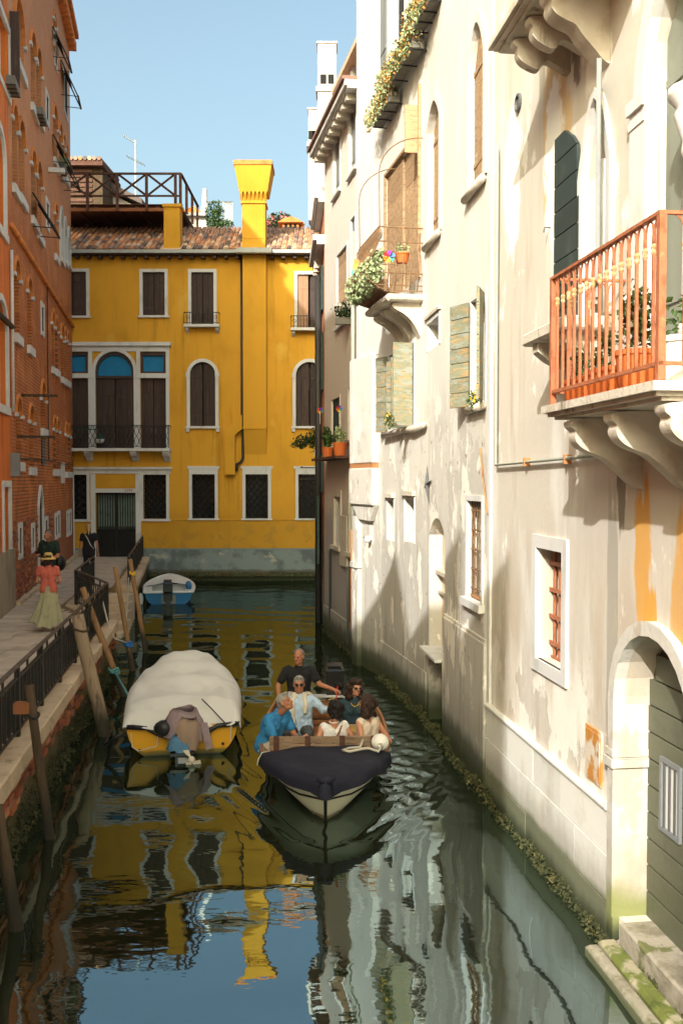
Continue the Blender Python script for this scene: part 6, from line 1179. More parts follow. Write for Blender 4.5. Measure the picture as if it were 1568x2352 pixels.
rope('hanging_rope', 'white rope looped from the long fence to the blue rope on the pole', [V((xf(19.5), 19.5, 1.5)), V((xf(19.5) + .12, 19.5, 1.0)), V((xf(19.4) + .25, 19.4, .75)), P1[1].lerp(P1[2], .26)], m_rwh, .018)
# ---------------------------------------------------------------- pots, plants, flower boxes on the right bank
def pot(w, u, v, z, r, h, m, lab, cat='flower pot', sq_=False, n=0, lm=m_leaf, lh=.25, ls=.04, grp=None, seed=3, fl=None):
    e = empty('flower_pot', lab, cat, w.M @ MX.Translation((u, v, z)), group=grp)
    if sq_: part('pot', MB().add([(-r * .86, -.085, 0), (r * .86, -.085, 0), (r * .86, .085, 0), (-r * .86, .085, 0), (-r, -.1, h), (r, -.1, h), (r, .1, h), (-r, .1, h)], [(0, 1, 5, 4), (1, 2, 6, 5), (2, 3, 7, 6), (3, 0, 4, 7), (3, 2, 1, 0)]).box(-r - .012, r + .012, -.112, .112, h - .035, h, .004), m, e)
    else: part('pot', MB().lathe([(r * .7, 0), (r * .93, h * .88), (r, h * .88), (r, h), (r * .88, h), (r * .85, h * .93), (0, h * .93)], (0, 0, 0), 18), m, e, None, False)
    if n: part('foliage', leaves(n, [((0, 0, h + lh * .5), (r * .95, min(r, .14), lh * .62)), ((r * .3, .02, h + lh * .8), (r * .5, .1, lh * .5))], ls, seed), lm, e)
    if fl: part('flowers', leaves(24, [((0, 0, h + lh * .7), (r, .12, lh * .4))], .03, seed + 1, 1.), fl, e)
    return e
L_ = BU1 - BU0
pot(wB, BU1 - .27, BP - .18, BZ + .002, .22, .20, m_terra, 'terracotta trough at the far end of the rust red balcony', sq_=True, n=90, lh=.2, ls=.026)
pot(wB, BU1 - .75, BP - .18, BZ + .002, .21, .22, m_terra, 'middle terracotta trough behind the rust red bars', sq_=True, n=140, lh=.26, ls=.026, seed=5)
pot(wB, BU1 - 1.22, BP - .20, BZ + .002, .17, .29, m_terra, 'tall square terracotta pot with a leafy white flowering plant', n=380, lh=.40, ls=.030, seed=7, fl=m_petalw)
pot(wB, BU0 + .22, BP - .26, BZ + .002, .19, .30, m_potw, 'large round white pot at the near end of the rust red balcony', n=70, lh=.22, ls=.03, seed=9)
for a, b, lab, n, off in (((868, 285), (905, 243), 'lowest flower box of trailing plants high on the cream house', 420, 0), ((896, 216), (960, 112), 'long middle flower box trailing orange and pale green plants', 900, 1), ((960, 74), (1004, 0), 'topmost flower box, at the upper edge of the picture', 420, 2)):
    ua, za = w2.uv(*a, .16); ub_, zb_ = w2.uv(*b, .16); z = (za + zb_) / 2 + .16; u = (ua + ub_) / 2; W_ = abs(ua - ub_)
    e = fbox(w2, u, z, W_, lab, m_leaf); bl = [((x, .24, .10), (.26, .2, .2)) for x in np.linspace(-W_ / 2 + .1, W_ / 2 + .1, 5)] + [((x, .34, -.06), (.2, .1, .2)) for x in np.linspace(-W_ / 2 + .2, W_ / 2, 4)]
    part('foliage', leaves(int(n * 1.8), bl, .030, 20 + off, .9), m_leafp, e); part('flowers', leaves(n, bl, .027, 40 + off), m_leafo, e)
# basket balcony contents
e = empty('balcony_planting', 'pale green succulents spilling through the bars of the basket balcony', 'plants', w2.M @ MX.Translation((0, 0, 0)))
part('trough', MB().box(ub0 + .1, ub1 - .1, .55, .74, zb + .05, zb + .22), m_bask, e)
part('foliage', leaves(2900, [((ub0 + (ub1 - ub0) * f, .84, zb + .33), (.20, .19, .28)) for f in (.05, .2, .35, .5, .65, .8, .95)] + [((ub0 + .2, .72, zb + .62), (.2, .16, .12)), ((ub1 - .1, .85, zb + .2), (.25, .15, .2)), (((ub0 + ub1) / 2, .84, zb + .13), (.8, .12, .12))], .034, 31, .95), m_leafp, e)
pot(w2, ub0 + .05, .35, zb + .48, .13, .16, m_terra, 'small hanging terracotta pot inside the basket balcony', n=70, lm=m_leafp, lh=.16, ls=.03)
def pinwheel(M_, r, lab, stick=.35):
    e = empty('pinwheel', lab, 'pinwheel', M_, group='colourful pinwheels among the plants')
    part('stick', MB().tube([(0, .01, -stick), (0, .01, 0)], .007, 5), m_potw, e)
    for i, m in enumerate((m_cbl, m_cpu, m_cre, m_cor, m_cye, m_ctq)):
        a = i * PI / 3; part('blade', MB().add([(0, -.01, 0), (r * math.cos(a), -.04, r * math.sin(a)), (r * .9 * math.cos(a + .8), -.01, r * .9 * math.sin(a + .8)), (r * .4 * math.cos(a + .8), -.05, r * .4 * math.sin(a + .8))], [(0, 1, 2), (0, 2, 3)]), m, e)
    return e
def at_(px, py, d): return MX.Translation(AT(px, py, d))
pinwheel(at_(893, 590, 16.05), .11, 'large rainbow pinwheel in the basket balcony', .5); pinwheel(at_(862, 585, 16.4), .09, 'smaller pinwheel beside it behind the basket bars', .5)
pinwheel(at_(779, 939, 22.4), .085, 'pinwheel on the plant ledge of the pinkish house'); pinwheel(at_(735, 943, 24.8), .085, 'pinwheel at the far end of the plant ledge')
fg_ = empty('rainbow_flag', 'little rainbow flag stuck to the far corner of the basket balcony', 'flag', at_(818, 600, 17.55)); part('stick', MB().tube([(.03, 0, -.45), (0, 0, .05)], .01, 5), m_old, fg_)
for i, m in enumerate((m_cor, m_cye, m_ctq, m_cbl, m_cpu)): part('stripe', MB().add([(-.03 - .02 * i, -.02, .04 - .10 * i), (.10, -.03, -.0 - .07 * i), (.12, -.03, -.07 - .07 * i), (-.05 - .02 * i, -.02, -.06 - .10 * i)], [(0, 1, 2, 3)]), m, fg_)
# plants on the ledge of the far pinkish house
zl_ = w4.uv(785, 1050)[1] + .002
pot(w4, w4.uv(808, 1050)[0], .28, zl_, .17, .30, m_terra, 'round terracotta pot at the near end of the plant ledge', n=160, lh=.3, ls=.05, lm=m_leafp)
pot(w4, w4.uv(778, 1050)[0], .28, zl_, .15, .24, m_terra, 'terracotta pot with big leaves in the middle of the plant ledge', n=120, lh=.4, ls=.07, lm=m_leaf)
a = AT(702, 1015, 27.2); e = empty('hanging_plant', 'dark green bushy plant leaning out over the water in front of the yellow house', 'plant', loc=a); part('foliage', leaves(800, [((0, 0, 0), (.42, .25, .22)), ((.25, 0, .1), (.3, .25, .3)), ((-.22, 0, -.1), (.25, .2, .12)), ((.3, 0, -.2), (.2, .2, .2))], .05, 51, .4), m_leafd, e); part('trough', MB().box(.25, .75, -.15, .15, -.42, -.22), m_potw, e)
e = empty('window_plant', 'white flowering plant in the upper window of the pinkish house', 'plant', at_(790, 715, 21.9)); part('foliage', leaves(160, [((0, 0, 0), (.22, .2, .2))], .05, 52), m_leafd, e); part('flowers', leaves(40, [((-.1, -.05, .08), (.2, .15, .15))], .04, 53, 1.), m_petalw, e); part('pot', MB().box(-.2, .2, -.08, .08, -.3, -.15), m_wbox, e)
for px, py, d, lab in ((893, 965, 16.5, 'small yellow flowering plant on the sill between the peeling shutters'), (1087, 920, 12.4, 'little agave pot on the sill of the open peeling shutters')):
    e = empty('sill_plant', lab, 'plant', at_(px, py, d)); part('foliage', leaves(130, [((0, 0, .0), (.10, .08, .15))], .03, int(px), .4), m_leaf, e); part('flowers', leaves(14, [((0, -.03, .05), (.10, .08, .10))], .018, int(px) + 1, 1.), m_cye, e); part('stem', MB().tube([(0, 0, -.1), (0, 0, .1)], .006, 4), m_leafd, e)
# ---------------------------------------------------------------- people
m_skin = M('skin', (.46, .21, .125), [('n', (.36, .15, .085), 9, .5, .75, .4)], rough=.5, bump=.06, spec=.35)
m_skind = M('tanned_skin', (.36, .15, .08), [('n', (.28, .11, .055), 9, .5, .75, .4)], rough=.5, bump=.06, spec=.35)
m_lip = M('lip', (.30, .09, .07), rough=.5, bump=0); m_eye = M('eye_dark', (.015, .012, .010), rough=.2, bump=0)
def cloth(n, c, c2=None, b=.45): return M(n, c, [('n', c2 or tuple(x * .72 for x in c), 7, .48, .7, .7)], rough=.9, bump=b, bs=13)
c_blk = cloth('black_polo_cloth', (.012, .012, .014)); c_pb = cloth('pale_blue_shirt', (.40, .52, .66)); c_bl = cloth('bright_blue_polo', (.035, .20, .42)); c_teal = cloth('dark_teal_top', (.022, .045, .058)); c_wh = cloth('white_top', (.72, .71, .68))
c_fl = M('floral_cream_top', (.62, .52, .42), [('n', (.42, .10, .06), 38, .62, .68, .9)], rough=.9, bump=.3); c_sh = cloth('beige_shorts', (.52, .47, .39)); c_gr = cloth('grey_trousers', (.06, .065, .065)); c_dk = cloth('dark_trousers', (.012, .012, .014)); c_co = cloth('coral_shirt', (.52, .125, .085))
c_sk = cloth('sage_skirt', (.36, .34, .205), None, .6); c_dg = cloth('dark_green_polo', (.018, .035, .026)); c_scarf = cloth('cream_scarf', (.58, .53, .43), None, .8); c_den = cloth('blue_denim', (.05, .09, .15))
m_hg = M('grey_hair', (.30, .28, .25), [('n', (.14, .125, .11), (40, 40, 12), .48, .65, .8)], rough=.7, bump=.6, bs=60); m_hb = M('dark_brown_hair', (.030, .015, .010), [('n', (.07, .032, .018), (40, 40, 10), .52, .7, .8)], rough=.5, bump=.7, bs=50)
m_hk = M('black_hair', (.010, .008, .008), [('n', (.03, .022, .018), (40, 40, 10), .52, .7, .8)], rough=.45, bump=.7, bs=50); m_hbl = M('blond_hair', (.50, .33, .16), [('n', (.30, .18, .08), (40, 40, 10), .5, .7, .8)], rough=.6, bump=.6, bs=50); m_hs = M('cropped_hair', (.16, .13, .115), rough=.8, bump=.4, bs=70)
m_straw = M('straw', (.60, .40, .13), [('n', (.42, .26, .08), 30, .5, .7, .7)], rough=.8, bump=.7, bs=60); m_leath = M('brown_leather', (.20, .07, .03), rough=.5, bump=.1)
def cap(mb, a, b, ra, rb, n=12):
    """closed tapered capsule"""
    a = V(a); b = V(b); d = b - a; L = d.length
    if L < 1e-5: return mb.ball(a, ra, n)
    d.normalize(); pts = []; rs = []
    for t in (-.98, -.75, -.4): pts.append(a + d * ra * t); rs.append(ra * math.sqrt(1 - t * t))
    pts += [a, b]; rs += [ra, rb]
    for t in (.4, .75, .98): pts.append(b + d * rb * t); rs.append(rb * math.sqrt(1 - t * t))
    return mb.tube(pts, rs, n)
def hand(mb, wr, dirn, nrm, curl=.5, sc=1., thumb=1):
    d = V(dirn).normalized(); n = V(nrm); n = (n - d * n.dot(d)).normalized(); s_ = d.cross(n)
    cap(mb, V(wr), V(wr) + d * .045 * sc, .026 * sc, .03 * sc, 8); c = V(wr) + d * .05 * sc
    for k in (-1, 1): cap(mb, c + s_ * .017 * k * sc, c + d * .04 * sc + s_ * .021 * k * sc, .02 * sc, .017 * sc, 8)
    for k, L in zip((-1.5, -.5, .5, 1.5), (.062, .078, .083, .07)):
        b0 = c + d * .045 * sc + s_ * .0205 * k * sc; d1 = (d * math.cos(curl * .6) - n * math.sin(curl * .6) + s_ * .09 * k).normalized(); b1 = b0 + d1 * L * .5 * sc; d2 = (d * math.cos(curl * 1.7) - n * math.sin(curl * 1.7) + s_ * .09 * k).normalized()
        cap(mb, b0, b1, .0098 * sc, .0092 * sc, 7); cap(mb, b1, b1 + d2 * L * .5 * sc, .0092 * sc, .008 * sc, 7)
    t0 = V(wr) + d * .03 * sc - s_ * .024 * sc * thumb; t1 = t0 + (d * .6 - s_ * thumb * .75 - n * .25).normalized() * .045 * sc
    cap(mb, t0, t1, .014 * sc, .0115 * sc, 7); cap(mb, t1, t1 + (d * .85 - s_ * thumb * .2 - n * .4 * (curl + .2)).normalized() * .034 * sc, .0115 * sc, .0095 * sc, 7)
def head_m(c, yaw, pitch, roll=0.): return MX.Translation(c) @ MX.Rotation(yaw, 4, 'Z') @ MX.Rotation(-pitch, 4, 'X') @ MX.Rotation(roll, 4, 'Y')
def headgeo(mb, T, fem=False, sc=1.):
    """face looks along +Y; centre of skull at origin"""
    def E(c, r, n=14):
        k = MB().ball(c, r, n); mb.add([T @ (V(p) * sc) for p in k.v], k.f)
    def Cp(a, b, ra, rb, n=8):
        k = MB(); cap(k, a, b, ra, rb, n); mb.add([T @ (V(p) * sc) for p in k.v], k.f)
    E((0, -.012, .028), (.076, .094, .088)); E((0, .018, -.028), (.065, .074, .085)); E((0, .046, -.078), (.042 if fem else .048, .042, .036)); Cp((-.04, .03, -.075), (.04, .03, -.075), .028, .028)
    for s_ in (-1, 1):
        E((.078 * s_, -.008, -.008), (.011, .022, .032), 8); E((.042 * s_, .058, -.030), (.024, .022, .022), 8); Cp((.012 * s_, .080, .030), (.045 * s_, .070, .028), .0115, .009, 6)
    Cp((0, .086, .020), (0, .106, -.024), .010, .0155); E((.011, .096, -.030), (.010, .010, .008), 6); E((-.011, .096, -.030), (.010, .010, .008), 6)
    Cp((-.018, .083, -.060), (.018, .083, -.060), .0085, .0085, 6); Cp((-.015, .081, -.073), (.015, .081, -.073), .0085, .0085, 6); E((0, .080, -.096), (.018, .014, .014), 8)
def hairgeo(T, style, seed=1):
    mb = MB(); r = np.random.default_rng(seed)
    def E(c, rd, n=12): k = MB().ball(c, rd, n); mb.add([T @ V(p) for p in k.v], k.f)
    if style == 'short':
        E((0, -.022, .044), (.084, .098, .088)); E((0, -.06, .0), (.074, .055, .075)); E((0, .05, .105), (.055, .035, .025))
        for i in range(26): a = r.uniform(0, 2 * PI); q = r.uniform(.2, 1); E((.07 * q * math.cos(a), -.01 + .08 * q * math.sin(a), .112 - .03 * q), (.018, .022, .018), 6)
    if style == 'fringe': E((0, -.03, .035), (.083, .085, .085)); E((0, -.075, -.02), (.07, .035, .06))
    if style == 'long':
        E((0, -.022, .046), (.090, .104, .094)); E((0, -.07, -.03), (.092, .06, .11)); 
        for s_ in (-1, 1):
            E((.082 * s_, -.01, -.03), (.030, .055, .10)); E((.095 * s_, -.03, -.11), (.042, .06, .09)); E((.06 * s_, .035, .095), (.05, .05, .03))
            for i in range(16): E((.09 * s_ + r.normal() * .018, -.03 + r.normal() * .04, -.04 + r.uniform(-.14, .1)), (.026, .026, .034), 6)
        for i in range(22): E((r.normal() * .05, -.09 + r.normal() * .02, r.uniform(-.15, .06)), (.03, .03, .035), 6)
    if style == 'bob':
        E((0, -.026, .044), (.090, .104, .094)); E((0, -.066, -.02), (.088, .062, .095)); E((0, -.085, -.07), (.07, .04, .05))
        for s_ in (-1, 1): E((.078 * s_, -.02, -.01), (.026, .06, .07))
        for i in range(20): E((r.normal() * .05, -.085 + r.normal() * .02, r.uniform(-.10, .10)), (.026, .026, .032), 6)
    if style == 'pony':
        E((0, -.022, .042), (.083, .1, .088)); E((0, -.06, .0), (.075, .05, .07)); E((0, -.10, .10), (.035, .035, .035)); k = MB(); cap(k, (0, -.115, .09), (0.01, -.13, -.08), .034, .03, 10); cap(k, (.01, -.13, -.08), (.01, -.12, -.19), .03, .012, 10); mb.add([T @ V(p) for p in k.v], k.f)
    return mb
def person(lab, loc, rz, J, skin, shirt, pants, hair, style, sleeve=.6, leg=1., fem=False, glasses=None, hem=.0, skirt=None, strap=False, bulk=1.):
    """J: joints in the person's own frame (x right, y forward, z up)"""
    e = empty('person', lab, 'person', loc=loc, rz=rz, group=None); g = {k: V(v) for k, v in J.items() if not isinstance(v, (int, float)) and k[0] != '_'}
    pe, ch, nk, hd_ = g['pe'], g['ch'], g['nk'], g['hd']; sR, sL = g['sR'], g['sL']; ax = (sR - sL).normalized(); px_ = (g['hR'] - g['hL']).normalized(); b = bulk
    T = head_m(hd_, J.get('yaw', 0), J.get('pitch', 0), J.get('roll', 0))
    wa = pe.lerp(ch, .48)
    def torso(mb, x):
        for s_ in (-1, 1):
            cap(mb, pe + px_ * .068 * s_, wa + ax * .058 * s_, (.108 * b if not fem else .105) + x, (.102 * b if not fem else .085) + x); cap(mb, wa + ax * .058 * s_, ch + ax * .074 * s_, (.102 * b if not fem else .085) + x, (.112 * b if not fem else .096) + x)
            if fem:
                f = ax.cross(nk - pe).normalized(); f = -f if f.dot(T.to_3x3() @ V((0, 1, 0))) < -1 else f; cap(mb, ch + ax * .07 * s_ - V((0, 0, .02)), ch + ax * .07 * s_ - V((0, 0, .03)) + J.get('_f', V((0, 1, 0))) * .06, .06 + x, .052 + x)
        for s_, S_ in ((1, sR), (-1, sL)): cap(mb, ch + ax * .06 * s_, S_ - ax * .03 * s_, .088 + x, .060 * (b if not fem else .88) + x)
    mb = MB(); torso(mb, 0.); cap(mb, ch, nk, .06, .055); cap(mb, nk - V((0, 0, .02)), hd_ + T.to_3x3() @ V((0, -.015, -.06)), .056 if not fem else .048, .052 if not fem else .045); headgeo(mb, T, fem)
    for q, S_ in (('R', sR), ('L', sL)):
        k = 1. if not fem else .84
        cap(mb, S_, g['e' + q], .052 * k, .041 * k); cap(mb, g['e' + q], g['w' + q], .041 * k, .027 * k)
        hdir = J.get('_hd' + q) or (g['w' + q] - g['e' + q]).normalized(); hand(mb, g['w' + q], hdir, J.get('_hn' + q) or V((0, 0, 1)), J.get('_cu' + q, .5), .95 if not fem else .86, 1 if q == 'R' else -1)
        cap(mb, g['h' + q], g['k' + q], .085 * k, .058 * k); cap(mb, g['k' + q], g['a' + q], .056 * k, .036 * k); cap(mb, g['a' + q] + V((0, -.03, -.03)), g['a' + q] + (J.get('_foot') or V((0, 1, 0))) * .15 - V((0, 0, .045)), .036, .030)
    bo = ob('body', mb.mesh('body', skin), e); remesh(bo, .0085, 3, .4)
    for s_ in (-1, 1): ev = part('eye', MB().ball(T @ V((.031 * s_, .0765, .006)), (.0125, .0095, .0075), 8), m_eye, e, None, True)
    part('mouth', MB().ball(T @ V((0, .0885, -.066)), (.019, .008, .0055), 8), m_lip, e, None, True)
    if style:
        ho = ob('hair', hairgeo(T, style, len(lab)).mesh('hair', hair), e); remesh(ho, .010, 2, .4); folds(ho, .018, .022)
    mb = MB(); torso(mb, .017)
    if hem:
        for s_ in (-1, 1): cap(mb, pe + px_ * .07 * s_, pe + px_ * .07 * s_ - V((0, 0, hem)), .122 * b, .118 * b)
    for q, S_ in (('R', sR), ('L', sL)):
        if sleeve <= 0: continue
        k = 1. if not fem else .84; m1 = S_.lerp(g['e' + q], min(1, sleeve)); cap(mb, S_, m1, .062 * k + .008, .058 * k + (.010 if sleeve < .9 else .003))
        if sleeve > 1: cap(mb, m1, g['e' + q].lerp(g['w' + q], sleeve - 1), .055 * k, .042 * k)
    if sleeve > 0: cap(mb, ch + (nk - ch) * .5, nk - (nk - ch) * .05, .085, .064)
    else: pass
    so_ = ob('shirt', mb.mesh('shirt', shirt), e); remesh(so_, .011, 4, .45); folds(so_, .075, .030)
    if skirt is None:
        mb = MB()
        for s_, q in ((1, 'R'), (-1, 'L')):
            cap(mb, pe + px_ * .07 * s_, g['h' + q], .112 * (b if not fem else 1), .1); kk = 1. if not fem else .88; cap(mb, g['h' + q], g['h' + q].lerp(g['k' + q], min(1, leg)), .098 * kk, (.070 if leg >= 1 else .088) * kk)
            if leg > 1: cap(mb, g['k' + q], g['k' + q].lerp(g['a' + q], leg - 1), .07 * kk, .052 * kk)
        po = ob('trousers' if leg > 1.3 else 'shorts', mb.mesh('trousers', pants), e); remesh(po, .012, 4, .45); folds(po, .08, .032)
        if leg > 1.3: 
            for q in 'RL': part('shoe', MB().ball(g['a' + q] + (J.get('_foot') or V((0, 1, 0))) * .06 - V((0, 0, .045)), (.048, .12, .045) if abs((J.get('_foot') or V((0, 1, 0))).y) > .5 else (.12, .048, .045), 10), J.get('_shoe', m_black), e, None, True)
    if glasses:
        for s_ in (-1, 1):
            k = MB().tube([T @ V((.034 * s_ + .024 * math.cos(t), .096 - .012 * abs(math.cos(t)) * (s_ * math.cos(t) > 0), .006 + .021 * math.sin(t))) for t in np.linspace(0, 2 * PI, 13)], .0038, 5, False); k.tube([T @ V((.056 * s_, .088, .012)), T @ V((.080 * s_, .0, .012))], .003, 4)
            part('glasses_frame', k, glasses, e); part('lens', MB().ball(T @ V((.034 * s_, .094, .006)), (.022, .004, .019), 10), m_glass, e)
    e['_'] = 1; del e['_']; return e, T, g
def sit(lean=0., side=0., yaw=0., pitch=0., w_=.185, thigh=.43, hz=0., zk=.06, ins=.16, **kw):
    """a seated pose; pelvis at (0,0,.11)"""
    pe = V((0, 0, .11)); up = V((math.sin(side), math.sin(lean), math.cos(lean))).normalized(); ch = pe + up * .34; nk = pe + up * .50; hd_ = pe + up * .655 + V((0, math.sin(lean) * .06 + .02, 0))
    a = V((1, 0, 0)); sR = pe + up * .425 + a * w_; sL = pe + up * .425 - a * w_
    J = dict(pe=pe, ch=ch, nk=nk, hd=hd_, sR=sR, sL=sL, hR=pe + a * .09 - V((0, 0, .01)), hL=pe - a * .09 - V((0, 0, .01)), kR=V((ins, thigh, zk + .09)), kL=V((-ins, thigh, zk + .09)), aR=V((ins, thigh + .02, zk - .28)), aL=V((-ins, thigh + .02, zk - .28)), yaw=yaw, pitch=pitch)
    J.update(kw); return J
def bperson(bx, by, z, face, *a, **k): q = BM @ V((bx, by, z)); return person(a[0], q, BM.to_euler().z + face, *a[1:], **k)
FWD = 0.                                                     # face 0: looks towards the bow, so at the camera
# helmsman on the stern seat: black polo, bald, hand on the tiller
w3_ = lambda e, g, q: g['w' + q]
e, T, g = bperson(.40, .55, .40, FWD, 'bald man in a black polo shirt steering from the stern', sit(.05, 0, -.5, .14, .20, zk=.10, eR=(.33, .10, .30), wR=(.30, .30, .15), eL=(-.33, .12, .33), wL=(-.55, .22, .27), _hnL=V((0, 0, 1)), _cuL=1.0), m_skind, c_blk, c_sh, m_hs, 'fringe', .62, .85, bulk=1.08)
# man in the pale blue shirt with a scarf and glasses
e, T, g = bperson(.36, 1.78, .20, FWD - .05, 'grey haired man in a pale blue shirt with a cream scarf and glasses', sit(-.06, .02, .10, -.04, .20, eR=(.30, .10, .28), wR=(.20, .32, .14), eL=(-.34, .02, .40), wL=(-.56, -.06, .38), _hnL=V((0, 0, 1))), m_skind, c_pb, c_gr, m_hg, 'short', 1.75, 1.9, glasses=m_iron, bulk=1.05)
nk = g['nk']; k = MB()
cap(k, nk + V((-.075, .02, -.02)), nk + V((.075, .02, -.02)), .045, .045); cap(k, nk + V((.075, .03, -.03)), nk + V((.10, .135, -.16)), .042, .045); cap(k, nk + V((.10, .135, -.16)), nk + V((.085, .17, -.36)), .045, .05); cap(k, nk + V((-.075, .03, -.03)), nk + V((-.10, .13, -.13)), .042, .045); cap(k, nk + V((-.10, .13, -.13)), nk + V((-.095, .155, -.22)), .045, .035); cap(k, nk + V((0, -.06, 0)), nk + V((.07, .0, 0)), .04, .04); cap(k, nk + V((0, -.06, 0)), nk + V((-.07, .0, 0)), .04, .04)
remesh(ob('scarf', k.mesh('scarf', c_scarf), e), .009, 3)
# man in the bright blue polo, leaning over, turned to the middle of the boat
e, T, g = bperson(.78, 2.90, .29, FWD + 1.0, 'grey haired man in a bright blue polo leaning forward with his hands together', sit(.40, 0, .10, -.42, .20, thigh=.45, eR=(.25, .30, .20), wR=(.06, .50, .16), eL=(-.24, .28, .22), wL=(-.02, .52, .19), _hnR=V((-.3, 0, 1)), _hnL=V((.3, 0, 1)), _cuR=.8), m_skind, c_bl, c_sh, m_hg, 'short', .6, .84, bulk=1.1)
# woman with sunglasses, dark teal top
e, T, g = bperson(-.42, 1.85, .18, FWD + .10, 'woman with round sunglasses and long brown hair in a dark teal top', sit(.03, -.03, .38, .02, .165, eR=(.25, .06, .26), wR=(.14, .30, .19), eL=(-.26, .06, .26), wL=(-.12, .30, .20), _hnR=V((0, 0, 1))), m_skin, c_teal, c_den, m_hb, 'long', 1.8, 1.9, fem=True, glasses=m_old)
part('necklace', MB().tube([g['nk'] + V((.055 * math.cos(t), .05 + .035 * math.sin(t) + .0, -.06 - .05 * math.sin(t))) for t in np.linspace(0, PI, 10)], .004, 4), m_cye, e)
bg_ = empty('handbag', 'small tan handbag on the lap of the woman with sunglasses', 'bag', loc=BM @ V((-.38, 2.22, .40))); part('bag_body', MB().box(-.10, .10, -.06, .06, -.08, .08, .02), m_old, bg_); part('bag_flap', MB().box(-.102, .102, -.066, -.06, -.0, .082), m_straw, bg_)
# woman in the white top, seen from behind
e, T, g = bperson(-.12, 3.10, .15, FWD + PI + .3, 'black haired woman in a sleeveless white top, her back to the camera', sit(-.02, .0, .5, -.05, .165, eR=(.30, -.10, .24), wR=(.36, .16, .30), eL=(-.36, -.16, .16), wL=(-.34, .06, .30), _hdL=V((-.2, .3, 1)), _hnL=V((0, -1, 0)), _cuL=.2), m_skin, c_wh, c_wh, m_hk, 'bob', 0, 1.2, fem=True)
part('strap', MB().tube([g['sR'] + V((-.05, -.02, .06)), g['ch'] + V((.03, -.115, .02)), g['ch'] + V((-.06, -.12, -.12)), g['pe'] + V((-.14, -.10, .03))], .017, 5, True, .35), m_leath, e)
k = MB(); [k.tube([T @ V((.034 * s_ + .024 * math.cos(t), .045 + .02 * math.sin(t), .128 - .01 * math.sin(t))) for t in np.linspace(0, 2 * PI, 12)], .005, 5, False) for s_ in (-1, 1)]; part('sunglasses', k, m_straw, e)
part('wristband', MB().tube([g['eL'].lerp(g['wL'], .55) + V((.034 * math.cos(t), .034 * math.sin(t), 0)) for t in np.linspace(0, 6.28, 10)], .006, 4, False), m_black, e)
part('necklace', MB().tube([g['nk'] + V((.062 * math.cos(t), .062 * math.sin(t), -.01)) for t in np.linspace(0, 6.28, 14)], .008, 5, False), m_potw, e)
# woman in the floral top
e, T, g = bperson(-.57, 3.0, .20, FWD + PI + .8, 'dark haired woman in a floral strap top resting her arm along the planks', sit(.0, .0, .25, -.04, .165, eR=(.30, -.14, .22), wR=(.22, .10, .14), eL=(-.30, -.22, .20), wL=(-.42, -.36, .12), _hdL=V((-.6, -.5, -.1)), _hnL=V((0, 0, 1)), _cuL=.5), m_skin, c_fl, c_den, m_hb, 'long', 0, 1.4, fem=True)
for s_ in (-1, 1): part('strap', MB().tube([g['ch'] + V((.08 * s_, .09, .06)), g['sR' if s_ > 0 else 'sL'].lerp(g['nk'], .45) + V((0, 0, .06)), g['ch'] + V((.07 * s_, -.10, .04))], .011, 5, True, .4), c_fl, e)
part('watch', MB().tube([g['wL'] + V((0, .03 * math.cos(t), .03 * math.sin(t))) for t in np.linspace(0, 6.28, 10)], .008, 5, False), m_potw, e)
# ---- on the walkway
def stand(stride=.12, **kw):
    J = dict(pe=(0, 0, .95), ch=(0, .0, 1.27), nk=(0, .0, 1.44), hd=(0, .02, 1.585), sR=(.185, 0, 1.385), sL=(-.185, 0, 1.385), hR=(.09, 0, .92), hL=(-.09, 0, .92), kR=(.10, stride * .6, .50), kL=(-.10, -stride * .1, .50), aR=(.10, stride, .09), aL=(-.10, -stride, .10), eR=(.24, -.02, 1.10), eL=(-.24, -.02, 1.10), wR=(.27, .04, .86), wL=(-.27, .04, .86)); J.update(kw); return J
p = G(113, 1448, ZQ)
e, T, g = person('woman in a straw hat, coral shirt and long sage skirt walking away', p, .12, stand(.10, wR=(.14, .20, 1.02), eR=(.25, .02, 1.10), wL=(-.14, .2, 1.02), eL=(-.25, .02, 1.1)), m_skin, c_co, None, m_hb, 'bob', .45, fem=True, skirt=1, hem=.06)
e.scale = (.90,) * 3; k = MB(); n = 72; rows_ = 14
for i in range(rows_ + 1):
    t = i / rows_
    for j in range(n):
        a = 2 * PI * j / n; r_ = .135 + .17 * t ** 1.1; f = 1 + (.03 + .15 * t) * math.sin(7 * a + 1.3 * t + math.sin(2 * a)) + .07 * t * math.sin(13 * a + 2 - t)
        k.v.append((r_ * f * math.cos(a) * 1.05 - .06 * t ** 2, r_ * f * math.sin(a) * .82 - .08 * t ** 2, 1.0 - .84 * t + .06 * t * t * math.sin(2 * a + 1) + .02 * t * math.sin(7 * a)))
k.f = [(i * n + j, i * n + (j + 1) % n, (i + 1) * n + (j + 1) % n, (i + 1) * n + j) for i in range(rows_) for j in range(n)]; k.m = [0] * len(k.f); part('skirt', k, c_sk, e, None, True)
for q in 'RL': part('shoe', MB().ball(g['a' + q] + V((0, .03, -.045)), (.045, .12, .04), 10), m_rwh, e, None, True)
hc_ = T @ V((0, -.01, .05)); k = MB().lathe([(.0, .112), (.06, .108), (.088, .085), (.098, .03), (.105, .005), (.14, -.01), (.175, -.035), (.172, -.042), (.10, -.005), (.08, .0)], hc_, 24); part('hat', k, m_straw, e, None, True)
p = G(205, 1334, ZQ)
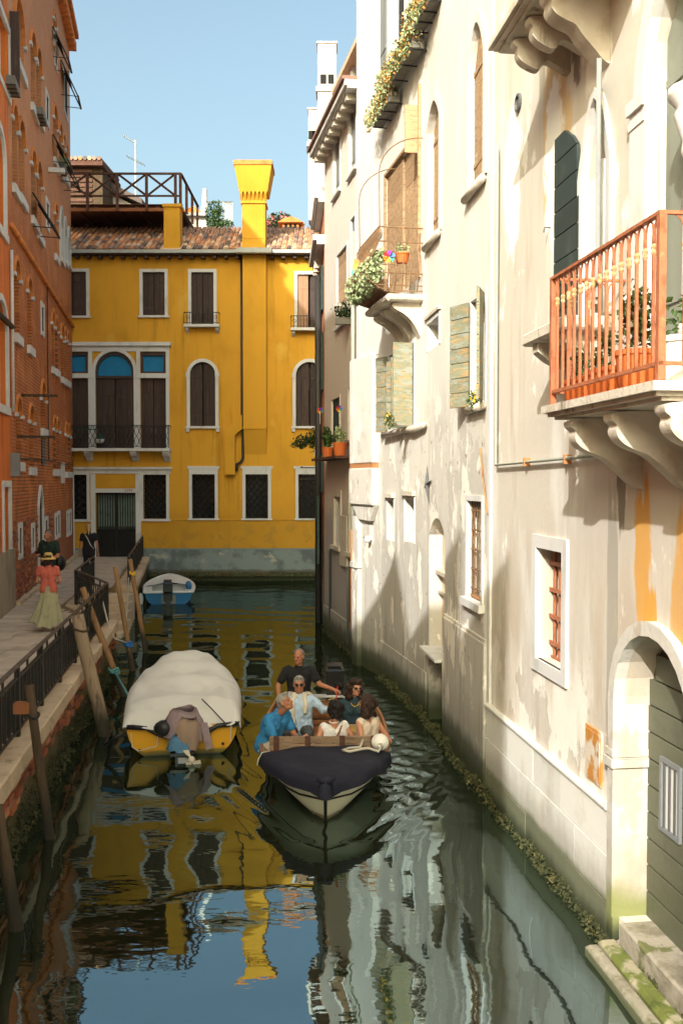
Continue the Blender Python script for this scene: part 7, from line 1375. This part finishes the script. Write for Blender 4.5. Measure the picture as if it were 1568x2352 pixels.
e, T, g = person('blonde woman in black with a pale cross-body strap walking to the gate', p, .15, stand(.16, eR=(.25, -.06, 1.10), wR=(.27, .02, .86), eL=(-.25, .02, 1.10), wL=(-.28, .10, .86)), m_skin, c_blk, c_dk, m_hbl, 'pony', .5, 1.85, fem=True, hem=.16)
part('strap', MB().tube([g['sL'] + V((.05, -.02, .06)), g['ch'] + V((-.03, -.115, .03)), g['pe'].lerp(g['ch'], .4) + V((.07, -.115, 0)), g['pe'] + V((.15, -.08, .03))], .016, 5, True, .4), m_rwh, e)
for q in 'RL': part('trainer', MB().ball(g['a' + q] + V((0, .03, -.045)), (.05, .13, .05), 10), m_petalw, e, None, True)
p = AT(118, 1250, 23.8); p = V((AT(114, 1300, 23.4).x, 23.4, ZQ))
e, T, g = person('man in a dark green polo looking at his phone, bag on his shoulder', p, PI - .25, stand(.14, hd=(0, .05, 1.585), pitch=-.35, eR=(.25, .02, 1.10), wR=(.16, .26, 1.16), eL=(-.25, .04, 1.10), wL=(-.10, .22, 1.06), _hnR=V((0, 0, 1)), _hdR=V((-.6, .7, .1)), _cuR=.8), m_skind, c_dg, c_sh, m_hs, 'short', .6, 1.9, bulk=1.1, hem=.08)
e.scale = (1.06,) * 3; part('phone', MB().box(-.035, .035, -.006, .006, -.07, .07, .004), m_black, e, MX.Translation(g['wR'] + V((-.06, .09, .035))) @ MX.Rotation(-1.0, 4, 'X'))
part('watch', MB().tube([g['wL'] + V((0, .032 * math.cos(t), .032 * math.sin(t))) for t in np.linspace(0, 6.28, 10)], .009, 5, False), m_black, e)
bg_ = empty('shoulder_bag', 'black bag hanging at the side of the man with the phone', 'bag', MX.Translation(p) @ MX.Rotation(PI - .25, 4, 'Z')); part('bag_body', MB().ball((-.26, -.10, 1.0), (.10, .17, .20), 14), m_black, bg_, None, True); part('strap', MB().tube([(-.22, -.12, 1.12), (-.15, -.10, 1.42), (-.14, .02, 1.46), (-.16, .12, 1.35), (-.24, .05, 1.1)], .018, 5, True, .4), m_black, bg_)
flush_remesh()
